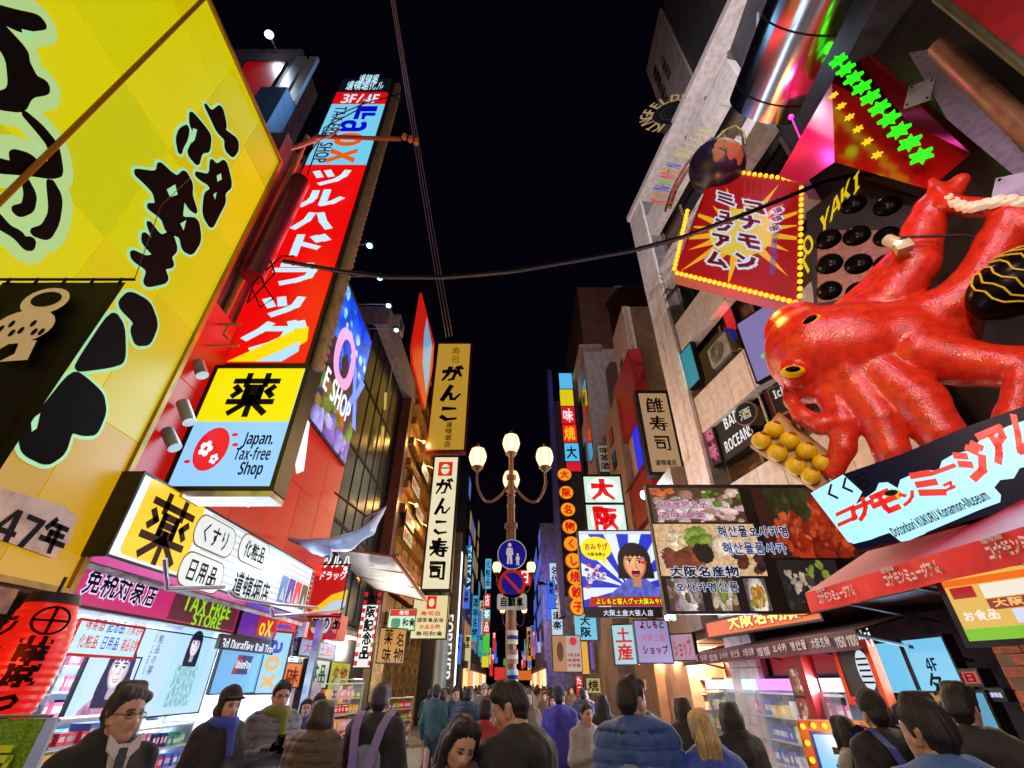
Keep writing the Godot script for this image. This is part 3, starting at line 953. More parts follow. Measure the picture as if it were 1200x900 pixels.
func ground():
	var g := setting("ground")
	box(g, "paving", Vector3(-40, -0.3, -140), Vector3(40, -0.012, 20), surf(Color(0.28, 0.28, 0.3), 0.5, 0.0, "grime", 0.5, 0.3))
	# slabs that can be told apart, laid across the street where the gaps in the crowd show it
	var tones := [surf(Color(0.40, 0.41, 0.43), 0.42, 0.0, "grime", 0.9, 0.3), surf(Color(0.34, 0.35, 0.37), 0.42, 0.0, "grime", 1.1, 0.3), surf(Color(0.45, 0.44, 0.43), 0.42, 0.0, "grime", 0.7, 0.3)]
	var unit := BoxMesh.new()
	unit.size = Vector3(1.19, 0.02, 0.79)
	for i in 8:
		for j in 26:
			var o := put(g, "paving_slab", unit, tones[(i * 7 + j * 5 + i * j) % 3])
			o.position = Vector3(-4.2 + 1.2 * i + (0.6 if j % 2 else 0.0), -0.01 + 0.002 * ((i * 3 + j) % 3), -4.0 - 0.8 * j)

# a front of separate panels with real joints between them; local x right, y up
func clad(parent: Node3D, called: String, t: Transform3D, w: float, h: float, nx: int, ny: int, gap: float, mats: Array, thick := 0.04):
	var m := BoxMesh.new()
	m.size = Vector3(w / nx - gap, h / ny - gap, thick)
	for i in nx:
		for j in ny:
			var o := put(parent, called, m, mats[(i * 5 + j * 3 + i * j) % mats.size()])
			o.transform = t * Transform3D(Basis(), Vector3((i + 0.5) * w / nx, (j + 0.5) * h / ny, -thick / 2 + 0.003 * ((i + 2 * j) % 3)))

# a computed picture: coloured blobs on a ground, with grain
func picture(w: int, h: int, base: Color, blobs: Array, sd: int, grain := 0.12) -> ImageTexture:
	var im := Image.create(w, h, false, Image.FORMAT_RGB8)
	im.fill(base)
	var r := RandomNumberGenerator.new()
	r.seed = sd
	var fnz := FastNoiseLite.new()
	fnz.seed = sd
	fnz.frequency = 0.06
	for b in blobs:   # [count, colour, colour, min radius, max radius, x0, y0, x1, y1, stretch]
		for i in b[0] * 2:
			var cx: float = lerpf(b[5], b[7], r.randf()) * w
			var cy: float = lerpf(b[6], b[8], r.randf()) * h
			var rx: float = lerpf(b[3] * 0.5, b[4], pow(r.randf(), 1.4)) * w
			var ry: float = rx * lerpf(1.0, b[9], r.randf())
			var c: Color = b[1].lerp(b[2], r.randf())
			var turn := r.randf() * 3.0
			var ct := cos(turn)
			var sn := sin(turn)
			var rad := int(maxf(rx, ry)) + 1
			for y in range(maxi(0, int(cy) - rad), mini(h, int(cy) + rad)):
				for x in range(maxi(0, int(cx) - rad), mini(w, int(cx) + rad)):
					var dx := (x - cx) * ct + (y - cy) * sn
					var dy := (y - cy) * ct - (x - cx) * sn
					var q := dx * dx / (rx * rx) + dy * dy / (ry * ry)
					if q < 0.9 + 0.45 * fnz.get_noise_2d(x * 1.7 + i * 31.0, y * 1.7):
						im.set_pixel(x, y, c.lerp(c * 0.6, clampf(q * (0.5 + dy / rad), 0.0, 1.0)))
	for y in h:
		for x in w:
			var c := im.get_pixel(x, y)
			var g := 1.0 + (r.randf() - 0.5) * grain + 0.22 * fnz.get_noise_2d(x, y) + 0.2 * fnz.get_noise_2d(x * 4.0, y * 4.0)
			im.set_pixel(x, y, Color(minf(1, c.r * g), minf(1, c.g * g), minf(1, c.b * g)))
	return ImageTexture.create_from_image(im)

# a printed photograph of a generic face, computed point by point; bg gives the ground colour
func face_print(w: int, h: int, cx: float, cy: float, sc: float, bg, hair: Color, tone: Color, top: Color, open: bool, long: bool, cast := Color.WHITE) -> ImageTexture:
	var im := Image.create(w, h, false, Image.FORMAT_RGB8)
	var fz := FastNoiseLite.new()
	fz.frequency = 1.0
	for py in h:
		for px in w:
			var u := px / float(h)
			var v := 1.0 - py / float(h)
			var X := (u - cx) / sc
			var Y := (v - cy) / sc
			var a := absf(X)
			var c: Color = bg.call(u, v)
			if Y < -0.5 and a < 0.3 + (-0.5 - Y) * 1.3 and a < 1.0:
				c = top * (0.85 + 0.3 * fz.get_noise_2d(X * 4.0, Y * 3.0))
			var strand := 0.75 + 0.9 * absf(fz.get_noise_2d(X * 16.0, Y * 1.5)) + 0.3 * exp(-pow((Y - 0.35 + 0.2 * a) * 9.0, 2.0))
			if pow(X / 0.6, 2.0) + pow((Y - 0.12) / 0.62, 2.0) < 1.0 or (a < 0.6 - 0.05 * sin(Y * 3.0) and Y < 0.15 and Y > (-1.0 if long else -0.52)):
				c = hair * strand
			if a < 0.15 and Y < -0.3 and Y > -0.78 - 0.15 * (0.15 - a):
				c = tone * 0.78
			var e := pow(X / (0.41 - 0.12 * maxf(0.0, -Y - 0.1)), 2.0) + pow((Y + 0.02) / 0.55, 2.0)
			if e < 1.0:
				c = tone * (1.08 - 0.35 * smoothstep(0.45, 1.0, e) - 0.1 * smoothstep(0.0, 0.3, X))
				c = c.lerp(Color(0.85, 0.35, 0.3), 0.22 * exp(-(pow((a - 0.24) * 8.0, 2.0) + pow((Y + 0.12) * 8.0, 2.0))))
				var ex := (a - 0.175) / 0.085
				var ey := (Y - 0.06 + 0.012 * (1.0 if X > 0 else -1.0)) / (0.05 if open else 0.034)
				if ex * ex + ey * ey < 1.0:
					c = Color(0.92, 0.92, 0.93) if ex * ex * 3.2 + ey * ey * 0.6 > 0.75 else Color(0.08, 0.05, 0.04)
				if absf(ey - 1.0 + 0.5 * ex * ex) < 0.28 and absf(ex) < 1.15:
					c = Color(0.08, 0.05, 0.05)
				if absf(Y - 0.17 + 0.5 * pow(a - 0.18, 2.0) * 3.0) < 0.02 and a > 0.08 and a < 0.3:
					c = hair * 0.8 + Color(0.05, 0.03, 0.02)
				c = c.lerp(tone * 0.6, 0.6 * exp(-(pow((X - 0.05) * 26.0, 2.0) + pow((Y + 0.03) * 7.0, 2.0))))
				if pow((a - 0.04) / 0.022, 2.0) + pow((Y + 0.125) / 0.014, 2.0) < 1.0:
					c = tone * 0.35
				if open:
					var mo := pow(X / 0.14, 2.0) + pow((Y + 0.33) / 0.13, 2.0)
					if mo < 1.0:
						c = Color(0.2, 0.03, 0.03) if mo > 0.0 and Y > -0.36 else Color(0.75, 0.3, 0.3)
						if Y > -0.245:
							c = Color(0.9, 0.9, 0.88)
					elif mo < 1.4:
						c = Color(0.7, 0.2, 0.18)
				else:
					var mt := Y + 0.27 - 0.9 * X * X
					if mt < 0.0 and mt > -0.085 + 2.4 * X * X and a < 0.17:
						c = Color(0.93, 0.92, 0.92) if mt < -0.012 and mt > -0.06 + 1.6 * X * X else Color(0.8, 0.28, 0.3)
				if Y > 0.24 + 0.03 * sin(X * 37.0) + 0.02 * sin(X * 91.0):
					c = hair * strand
			im.set_pixel(px, py, Color(clampf(c.r * cast.r, 0, 1), clampf(c.g * cast.g, 0, 1), clampf(c.b * cast.b, 0, 1)))
	return ImageTexture.create_from_image(im)

func printed(t: Texture2D, e := 1.0) -> StandardMaterial3D:
	var m := StandardMaterial3D.new()
	m.albedo_texture = t
	m.albedo_color = Color(0.35, 0.35, 0.35) if e > 0.0 else Color(1, 1, 1)
	m.roughness = 0.35
	if e > 0.0:
		m.emission_enabled = true
		m.emission_texture = t
		m.emission_energy_multiplier = e
	return m

func picture_panel(parent: Node, called: String, x0: float, y0: float, x1: float, y1: float, z: float, m: Material):
	var s := ST()
	s.set_normal(Vector3.BACK)
	for v in [[x0, y0, 0, 1], [x1, y1, 1, 0], [x1, y0, 1, 1], [x0, y0, 0, 1], [x0, y1, 0, 0], [x1, y1, 1, 0]]:
		s.set_uv(Vector2(v[2], v[3]))
		s.add_vertex(Vector3(v[0], v[1], z))
	return put(parent, called, s, m)

# rows of small packets on a shelf, joined: too small to pick apart
func goods(parent: Node3D, w: float, h: float, deep: float, sd: int, pal: Array, tall := 0.22):
	var r := RandomNumberGenerator.new()
	r.seed = sd
	var m: StandardMaterial3D
	if not cache.has("goods"):
		m = StandardMaterial3D.new()
		m.vertex_color_use_as_albedo = true
		m.roughness = 0.35
		cache["goods"] = m
	m = cache["goods"]
	var s := ST()
	var rows := int(h / (tall * 1.25))
	for k in rows:
		var y := k * h / rows
		var x := 0.02
		var bay := 0
		var c: Color = pal[0]
		var bw := 0.1
		var bh := tall
		while x < w - 0.05:
			if bay <= 0:
				bay = 2 + r.randi() % 4
				c = pal[r.randi() % pal.size()].srgb_to_linear()
				bw = lerpf(0.05, 0.14, r.randf())
				bh = tall * lerpf(0.6, 1.0, r.randf())
			bay -= 1
			s.set_color(c)
			var zz := deep * lerpf(0.75, 1.0, r.randf())
			bx(s, Vector3(x, y + 0.012, 0.0), Vector3(x + bw - 0.008, y + bh, zz))
			s.set_color(Color(0.8, 0.8, 0.8).lerp(pal[r.randi() % pal.size()], 0.5))
			bx(s, Vector3(x + 0.01, y + bh * 0.35, zz), Vector3(x + bw - 0.018, y + bh * 0.75, zz + 0.003))
			x += bw
	var g := put(parent, "goods", s, m)
	g.set_meta("kind", "stuff")
	var sb := ST()
	for k in rows + 1:
		bx(sb, Vector3(0, k * h / rows - 0.015, -0.02), Vector3(w, k * h / rows + 0.01, deep + 0.02))
	put(parent, "shelf_board", sb, surf(Color(0.75, 0.77, 0.8), 0.4, 0.1, ""))
	var sp := ST()
	bx(sp, Vector3(-0.03, -0.1, -0.03), Vector3(0.0, h + 0.03, deep))
	put(parent, "side_panel", sp, surf(Color(0.7, 0.72, 0.76), 0.4, 0.1, ""))
	sp = ST()
	bx(sp, Vector3(w, -0.1, -0.03), Vector3(w + 0.03, h + 0.03, deep))
	put(parent, "side_panel", sp, surf(Color(0.7, 0.72, 0.76), 0.4, 0.1, ""))

const YEL := Color(0.86, 0.78, 0.0)

func brush(o: Node3D, xy: Array, edge: float):
	var p := PackedVector2Array()
	for i in xy.size() / 2:
		p.append(Vector2(xy[i * 2], xy[i * 2 + 1]))
	var jag := p   # corners cut twice: a loaded brush leaves rounded ends
	for r in 2:
		var cut := PackedVector2Array()
		for i in jag.size():
			var a := jag[i]
			var b := jag[(i + 1) % jag.size()]
			cut.append(a.lerp(b, 0.18))
			cut.append(a.lerp(b, 0.82))
		jag = cut
	var fat := Geometry2D.offset_polygon(jag, 0.035, Geometry2D.JOIN_ROUND)
	if fat.size() and Geometry2D.triangulate_polygon(fat[0]).size():
		p = fat[0]
	var out := Geometry2D.offset_polygon(p, edge, Geometry2D.JOIN_ROUND)
	for q in out:
		if q.size() > 6:
			shape(o, "character_edge", q, 0.012 if edge > 0.1 else 0.016, glow(Color(0.66, 0.78, 0.5) if edge > 0.1 else Color(0.6, 0.82, 0.6), 0.9), 0.004)
	shape(o, "brush_character", p, 0.024, surf(Color(0.045, 0.022, 0.02), 0.85, 0.0, ""), 0.006)

func left_shops():
	# ----- noodle shop with the huge yellow sign -----
	var b := thing("noodle_shop", "narrow noodle shop building behind the huge yellow sign", "building")
	var wallm := surf(Color(0.32, 0.28, 0.2), 0.7, 0.0, "grime", 0.4, 0.4)
	box(b, "wall", Vector3(-12, 2.55, -5.5), Vector3(-5.4, 11.3, 6), wallm)
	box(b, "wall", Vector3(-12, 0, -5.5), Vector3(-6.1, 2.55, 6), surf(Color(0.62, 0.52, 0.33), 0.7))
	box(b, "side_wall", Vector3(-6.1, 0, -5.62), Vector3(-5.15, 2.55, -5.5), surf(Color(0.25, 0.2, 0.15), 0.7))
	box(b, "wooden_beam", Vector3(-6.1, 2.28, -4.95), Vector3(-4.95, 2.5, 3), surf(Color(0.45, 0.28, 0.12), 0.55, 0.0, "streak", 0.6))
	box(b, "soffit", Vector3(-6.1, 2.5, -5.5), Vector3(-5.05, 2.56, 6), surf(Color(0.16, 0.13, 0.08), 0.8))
	box(b, "panel", Vector3(-6.05, 0.9, -5.2), Vector3(-5.95, 2.28, -3.0), surf(Color(0.75, 0.62, 0.38), 0.7))
	var y := thing("signboard", "huge bright yellow backlit signboard with black brush characters over the noodle shop", "sign", T(90, Vector3(-5, 2.6, 1.15)))
	box(y, "casing", Vector3(0, -0.0, -0.4), Vector3(6.66, 8.46, -0.03), surf(Color(0.35, 0.26, 0.03), 0.5, 0.2))
	var dx := [0.0, 0.96, 1.92, 2.89, 3.85, 4.82, 5.8, 6.66]
	var dy := [0.0, 1.8, 3.7, 5.6, 7.5, 8.46]
	for i in 7:
		for j in 5:
			var e := 0.95 + 0.08 * sin(i * 2.3 + j * 4.1)
			var c := Color(0.75 + 0.02 * sin(j * 3.0 + i), 0.71 - 0.015 * absf(j - 2.0) + 0.02 * sin(i * 5.0), 0.0)
			if j == 0:
				c = Color(0.7, 0.52, 0.0)
			box(y, "light_panel", Vector3(dx[i] + 0.008, dy[j] + 0.008, -0.03), Vector3(dx[i + 1] - 0.008, dy[j + 1] - 0.008, 0.0), glow(c, e))
	var fr := ST()
	bx(fr, Vector3(6.66, -0.04, -0.42), Vector3(6.74, 8.5, 0.05))
	bx(fr, Vector3(0, 8.46, -0.42), Vector3(6.66, 8.52, 0.05))
	bx(fr, Vector3(0, -0.06, -0.42), Vector3(6.66, 0.0, 0.05))
	put(y, "trim", fr, surf(Color(0.5, 0.38, 0.05), 0.4, 0.3))
	var rod := ST()  # brown tube stands in for the shadow of the sign's inner frame
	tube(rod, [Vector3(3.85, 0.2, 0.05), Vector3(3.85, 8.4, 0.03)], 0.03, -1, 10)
	put(y, "frame_shadow_tube", rod, surf(Color(0.5, 0.34, 0.04), 0.5, 0.2, ""))
	for p in [[4.791, 6.955, 4.977, 7.013, 5.028, 7.376, 5.257, 7.239, 5.298, 7.092, 5.597, 7.345, 5.69, 7.203, 5.674, 6.954, 5.502, 6.867, 5.404, 7.016, 5.202, 6.908, 5.032, 6.93], [4.71, 6.513, 4.986, 6.623, 5.157, 6.662, 5.266, 6.421, 5.172, 6.23, 5.247, 5.973, 5.035, 5.917, 5.014, 6.119, 4.977, 6.348, 4.826, 6.336], [4.795, 5.863, 4.755, 6.05, 4.804, 6.268, 4.878, 6.089, 4.899, 5.863, 4.936, 5.744],
			[5.386, 6.353, 5.535, 6.403, 5.608, 6.706, 5.944, 6.5, 5.881, 6.205, 5.985, 6.09, 5.99, 5.791, 6.007, 5.409, 5.773, 5.426, 5.616, 5.739, 5.678, 5.948, 5.566, 5.965, 5.4, 5.847, 5.288, 5.806, 5.529, 6.097], [4.592, 4.739, 4.858, 5.09, 4.79, 5.25, 5.006, 5.328, 5.119, 5.402, 5.145, 5.619, 5.331, 5.602, 5.415, 5.441, 5.651, 5.324, 5.52, 5.248, 5.337, 5.262, 5.488, 4.936, 5.723, 5.25, 5.94, 5.027, 5.929, 4.693, 5.77, 4.603, 5.622, 4.732, 5.412, 4.563, 5.253, 4.659, 4.982, 4.55, 5.102, 4.719, 4.96, 4.825, 4.816, 4.803],
			[5.084, 4.395, 5.393, 4.389, 5.479, 4.61, 5.677, 4.492, 5.641, 4.302, 5.762, 4.239, 5.641, 4.069, 5.816, 3.978, 5.552, 3.606, 5.492, 3.855, 5.227, 3.775, 5.168, 3.839, 5.378, 3.948, 5.47, 4.105, 5.219, 4.086, 5.159, 4.204, 5.408, 4.226], [5.398, 3.117, 5.435, 3.362, 5.743, 3.473, 6.006, 3.317, 6.045, 3.013, 5.885, 2.872, 5.734, 2.979, 5.73, 3.108], [5.377, 2.111, 5.381, 2.986, 5.594, 2.932, 5.85, 2.566, 5.72, 2.405, 5.461, 2.17], [5.382, 2.067, 5.578, 2.069, 5.825, 2.034, 5.969, 1.879, 6.005, 1.618, 5.885, 1.545, 5.704, 1.506, 5.775, 1.256, 5.68, 1.083, 5.412, 1.088, 5.301, 1.198, 5.322, 1.467]]:
		brush(y, p, 0.042)
	for p in [[2.796, 4.526, 2.919, 4.747, 3.023, 4.962, 3.092, 4.968, 3.04, 4.768, 3.014, 4.646, 2.841, 4.457], [2.87, 4.465, 3.153, 4.522, 3.214, 4.444, 3.357, 4.392, 3.44, 4.471, 3.485, 4.402, 3.417, 4.194, 3.468, 3.985, 3.331, 3.764, 3.286, 3.833, 3.326, 4.043, 3.148, 4.272, 2.974, 4.307], [3.477, 3.97, 3.668, 4.028, 3.865, 4.022, 4.057, 3.816, 4.008, 3.689, 3.891, 3.549, 3.806, 3.441, 3.67, 3.249, 3.621, 3.325, 3.742, 3.44, 3.658, 3.539, 3.771, 3.657, 3.901, 3.674, 3.947, 3.814, 3.83, 3.959, 3.674, 3.972],
			[3.849, 3.435, 4.013, 3.364, 4.081, 3.216, 4.039, 3.074, 3.981, 3.076, 4.031, 3.188, 3.978, 3.312], [4.007, 3.657, 4.196, 3.588, 4.322, 3.328, 4.353, 3.099, 4.212, 3.017, 4.276, 3.168, 4.237, 3.374], [3.901, 2.899, 4.049, 2.874, 4.153, 2.915, 4.207, 2.89, 4.267, 2.964, 4.299, 2.884, 4.266, 2.844, 4.136, 2.868, 3.955, 2.816]]:
		brush(y, p, 0.13)
	for p in [[4.868, 6.341, 4.932, 6.416, 4.99, 6.223, 4.979, 6.104], [5.609, 6.25, 5.65, 6.39, 5.719, 6.326, 5.677, 6.186], [5.73, 5.908, 5.759, 6.022, 5.803, 5.875], [5.071, 5.052, 5.128, 5.265, 5.242, 5.184, 5.171, 5.018], [5.512, 4.867, 5.563, 5.016, 5.614, 4.841], [5.273, 1.389, 5.315, 1.494, 5.373, 1.343, 5.348, 1.29], [3.017, 4.656, 3.078, 4.771, 3.108, 4.665, 3.066, 4.61], [3.706, 3.816, 3.782, 3.855, 3.803, 3.761]]:
		flat(y, "character_gap", p, 0.028, glow(Color(0.6, 0.82, 0.6), 0.9))
	for e in [[0.9, 1.9], [0.9, 5.6], [2.95, 4.2], [4.9, 2.6], [4.9, 6.4]]:
		panel_light(y, 1.8, 2.6, Color(1.0, 0.88, 0.3), 0.3, 0.0, Vector3(e[0] + 0.4, e[1], 0.1))
	var pl := thing("plaque", "cream plaque with black year number at the foot of the yellow sign", "sign", T(90, Vector3(-4.95, 2.915, -3.859)))
	flat(pl, "board", [-0.089, 0.333, 1.021, 0.428, 1.267, 0.372, 1.287, 0.196, 1.324, 0.141, 1.252, -0.058, 1.224, -0.081, 0.142, -0.017], 0.03, surf(Color(0.78, 0.68, 0.6), 0.6), 0.03)
	slanted(pl, "47年", Vector2(0.486, 0.003), Vector2(0.797, -0.012) - Vector2(0.486, 0.003), Vector2(0.454, 0.315) - Vector2(0.486, 0.003), surf(Color(0.05, 0.03, 0.03), 0.5, 0.0, ""), 0.17, false, 0.034)
	# dark banner on a bar in front of the yellow sign
	var bn := thing("hanging_banner", "black hanging banner with orange character and pale line drawing", "banner", T(0, Vector3(-4.72, 2.3, -3.0)))
	var bs := ST()
	for i in 16:
		for j in 10:
			var q := []
			for c in [[i, j], [i + 1, j], [i + 1, j + 1], [i, j + 1]]:
				var u: float = c[0] / 16.0
				var v: float = c[1] / 10.0
				q.append(Vector3(u * 1.14, v * 2.52, 0.045 * sin(u * 13.0 + v * 2.0) * (1.05 - v) + 0.02 * sin(u * 29.0) * (1.0 - v)))
			quad(bs, q[0], q[1], q[2], q[3])
	put(bn, "cloth", bs, surf(Color(0.03, 0.028, 0.026), 0.6, 0.0, ""))
	var bar := ST()
	tube(bar, [Vector3(-0.3, 2.56, 0), Vector3(1.2, 2.56, 0)], 0.014)
	for i in 5:
		tube(bar, [Vector3(0.04 + 0.26 * i, 2.5, 0.0), Vector3(0.04 + 0.26 * i, 2.575, 0.0)], 0.012)
	tube(bar, [Vector3(1.2, 2.56, 0), Vector3(0.6, 4.1, -0.3), Vector3(0.0, 5.6, -0.9)], 0.004)
	put(bn, "bar", bar, surf(Color(0.05, 0.05, 0.05), 0.5, 0.6, ""))
	var cream := surf(Color(0.78, 0.72, 0.6), 0.7, 0.0, "")
	var dk := surf(Color(0.02, 0.02, 0.02), 0.7, 0.0, "")
	shape(bn, "drawing", oval(0.62, 2.22, 0.2, 0.16), 0.07, cream)
	shape(bn, "drawing", oval(0.62, 2.24, 0.13, 0.09), 0.073, dk)
	shape(bn, "drawing", oval(0.6, 1.93, 0.25, 0.19), 0.071, cream)
	for i in 7:
		shape(bn, "drawing", oval(0.43 + 0.06 * i, 1.9 + 0.06 * sin(i * 2.0), 0.022, 0.04, 9), 0.074, dk)
	shape(bn, "drawing", PackedVector2Array([Vector2(0.42, 1.8), Vector2(0.62, 1.78), Vector2(0.5, 1.62), Vector2(0.22, 1.56), Vector2(0.2, 1.62)]), 0.07, cream)
	shape(bn, "drawing", PackedVector2Array([Vector2(0.66, 1.78), Vector2(0.8, 1.78), Vector2(0.84, 1.58), Vector2(0.62, 1.56), Vector2(0.7, 1.64)]), 0.07, cream)
	write(bn, "ら".replace("ら", "う" if GLYPH.has("う") else "ラ"), 0.12, 0.82, 0.62, 0.62, surf(Color(0.9, 0.36, 0.03), 0.6, 0.0, ""), 0.17, false, 0.075)
	# paper lantern
	var ln := thing("paper_lantern", "large red paper lantern with black characters hanging by the noodle shop", "lantern", T(28, Vector3(-3.95, 0.0, -4.3)))
	var prof := []
	for i in 33:
		var t := i / 32.0
		prof.append(Vector2(0.245 * pow(sin(PI * lerpf(0.13, 0.87, t)), 0.42) + 0.006 * (i % 2), 1.42 + 0.88 * t))
	var ls := ST()
	lathe(ls, prof, 28)
	put(ln, "lantern_paper", ls, glow(Color(0.84, 0.07, 0.02), 0.85))
	var lc := ST()
	lathe(lc, [Vector2(0.0, 2.36), Vector2(0.17, 2.36), Vector2(0.19, 2.28), Vector2(0.0, 2.28)], 20)
	tube(lc, [Vector3(0, 2.34, 0), Vector3(0, 2.5, 0)], 0.015)
	put(ln, "lantern_cap", lc, surf(Color(0.05, 0.04, 0.04), 0.6))
	lc = ST()
	lathe(lc, [Vector2(0.0, 1.44), Vector2(0.19, 1.44), Vector2(0.17, 1.36), Vector2(0.0, 1.36)], 20)
	put(ln, "lantern_cap", lc, surf(Color(0.05, 0.04, 0.04), 0.6))
	var lt := ST()
	var blk := surf(Color(0.02, 0.01, 0.01), 0.6, 0.0, "")
	for k in 4:   # characters wrapped round the lantern
		for side in 2:
			var ch: String = ["薩摩っ子", "ラーメン"][side][k]
			var tmp := ST()
			letters(tmp, ch, Vector2(-0.11, 0), Vector2(0.2, 0), Vector2(0, 0.17), 0.17)
			var arr := tmp.commit_to_arrays()
			for v in arr[Mesh.ARRAY_VERTEX]:
				var yy: float = v.y + (1.86 if side == 0 else 2.02) - 0.165 * k
				var tt := clampf((yy - 1.42) / 0.88, 0.0, 1.0)
				var rad := 0.245 * pow(sin(PI * lerpf(0.13, 0.87, tt)), 0.42) + 0.012
				var ang: float = v.x / 0.245 + (0.38 if side == 0 else -0.78)
				lt.set_normal(Vector3(sin(ang), 0, cos(ang)))
				lt.add_vertex(Vector3(sin(ang) * rad, yy, cos(ang) * rad))
	for i in 24:   # ringed cross mark
		for rr in [[0.105, 0.088]]:
			var q := []
			for e in [[i, 0], [i + 1, 0], [i + 1, 1], [i, 1]]:
				var a: float = TAU * e[0] / 24.0
				var lx: float = rr[e[1]] * cos(a)
				var ang: float = lx / 0.245 + 0.4
				q.append(Vector3(sin(ang) * 0.297, 2.14 + rr[e[1]] * sin(a), cos(ang) * 0.297))
			quad(lt, q[0], q[1], q[2], q[3])
	for e in [[-0.1, -0.009, 0.1, 0.009], [-0.009, -0.1, 0.009, 0.1]]:
		for i in 4:
			var q := []
			for c in [[0, 0], [1, 0], [1, 1], [0, 1]]:
				var lx: float = lerpf(e[0], e[2], (i + c[0]) / 4.0)
				var ang := lx / 0.245 + 0.4
				q.append(Vector3(sin(ang) * 0.298, 2.14 + (e[3] if c[1] else e[1]), cos(ang) * 0.298))
			quad(lt, q[0], q[1], q[2], q[3])
	put(ln, "lettering", lt, blk)
	lamp(ln, Vector3(0.0, 1.9, 0.36), Color(1.0, 0.25, 0.08), 0.05, 0.12)
	var nb := thing("shop_banner", "narrow yellow-green cloth banner below the red lantern", "banner", T(8, Vector3(-3.5, 0.0, -3.8)))
	var ns := ST()
	for i in 6:
		for j in 12:
			var q := []
			for c in [[i, j], [i + 1, j], [i + 1, j + 1], [i, j + 1]]:
				q.append(Vector3(c[0] * 0.055, 0.1 + c[1] * 0.118, 0.025 * sin(c[0] * 1.6 + c[1] * 0.5)))
			quad(ns, q[0], q[1], q[2], q[3])
	put(nb, "cloth", ns, surf(Color(0.45, 0.62, 0.08), 0.7, 0.0, "cloth", 1.5))
	write(nb, "ラーメン", 0.05, 1.15, 0.22, 0.26, surf(Color(0.8, 0.85, 0.2), 0.6, 0.0, ""), 0.15, true, 0.04)
	var np := ST()
	tube(np, [Vector3(-0.02, 0, 0), Vector3(-0.02, 1.6, 0)], 0.014)
	tube(np, [Vector3(-0.02, 1.53, 0), Vector3(0.36, 1.53, 0)], 0.01)
	put(nb, "pole", np, surf(Color(0.5, 0.5, 0.5), 0.5, 0.4, ""))

	# ----- drugstore -----
	var d := thing("drugstore_building", "drugstore building with red upper front and open lit shop", "building")
	var dark := surf(Color(0.16, 0.14, 0.14), 0.6)
	box(d, "wall", Vector3(-12, 3.0, -13.0), Vector3(-5.2, 12.4, -5.6), dark)
	box(d, "penthouse", Vector3(-14, 12.4, -7.5), Vector3(-6.6, 18.4, -6.15), surf(Color(0.24, 0.22, 0.27), 0.7, 0.0, "grime", 0.4, 0.4))
	box(d, "back_wall", Vector3(-12, 0, -13.0), Vector3(-8.2, 3.0, -5.6), surf(Color(0.8, 0.82, 0.88), 0.5, 0.0, "soft"))
	box(d, "end_wall", Vector3(-8.2, 0, -13.0), Vector3(-5.15, 3.0, -12.8), surf(Color(0.7, 0.7, 0.75), 0.5))
	box(d, "end_wall", Vector3(-8.2, 0, -5.76), Vector3(-5.25, 3.0, -5.63), surf(Color(0.7, 0.7, 0.75), 0.5))
	box(d, "floor", Vector3(-8.2, 0, -12.8), Vector3(-5.1, 0.02, -5.7), surf(Color(0.7, 0.7, 0.72), 0.25))
	box(d, "ceiling", Vector3(-8.2, 2.9, -12.8), Vector3(-5.25, 2.99, -5.7), surf(Color(0.85, 0.87, 0.9), 0.5))
	for i in 5:
		var cl := box(d, "ceiling_light", Vector3(-7.9, 2.84, -6.6 - 1.35 * i), Vector3(-5.5, 2.9, -6.4 - 1.35 * i), glow(Color(0.88, 0.93, 1.0), 3.0))
		var al = panel_light(d, 2.4, 0.2, Color(0.85, 0.92, 1.0), 4.0, 0, Vector3(-6.7, 2.83, -6.5 - 1.35 * i))
		al.rotation = Vector3(-PI / 2, 0, 0)
	# red upper front in panels
	clad(d, "red_panel", T(90, Vector3(-5.08, 4.08, -5.7)), 7.2, 3.1, 6, 2, 0.012, [glow(Color(0.7, 0.04, 0.03), 0.8), glow(Color(0.72, 0.05, 0.02), 0.85)], 0.1)
	var rt := Node3D.new()
	rt.name = "front_lettering"
	rt.transform = T(90, Vector3(-5.07, 4.08, -5.7))
	d.add_child(rt)
	slanted(rt, "薬妝店", Vector2(1.05, 0.42), Vector2(0.62, 0), Vector2(0, 0.62), glow(Color(0.95, 0.93, 0.92)), 0.12, false, 0.012)
	flat(rt, "swoosh_light", [3.913, 2.978, 4.243, 3.234, 4.532, 2.366, 4.657, 1.927, 4.363, 1.742, 3.995, 2.074], 0.02, glow(Color(0.95, 0.95, 0.97)), 0.015)
	# white board with rounded tablets
	var w := sign_box("fascia_sign", "long white ribbed drugstore fascia sign with yellow medicine square and oval tablets", T(90, Vector3(-4.72, 2.977, -5.517)), 5.903, 0.982, glow(Color(0.86, 0.9, 0.93), 1.0), 0.35, 1.0, Color(0.9, 0.95, 1.0))
	var rib := ST()
	var bw: float = 6.4
	for i in 9:
		bx(rib, Vector3(1.6, 0.1 + i * 0.105, 0.0), Vector3(6.0, 0.13 + i * 0.105, 0.008))
	put(w, "rib", rib, glow(Color(0.7, 0.77, 0.82), 0.95))
	shape(w, "tablet", rounded(0.14, 0.04, 1.36, 1.0, 0.08), 0.012, glow(Color(0.95, 0.76, 0.03)), 0.01)
	write(w, "薬", 0.3, 0.07, 0.9, 0.86, surf(Color(0.2, 0.1, 0.05), 0.4, 0.0, ""), 0.11, false, 0.018)
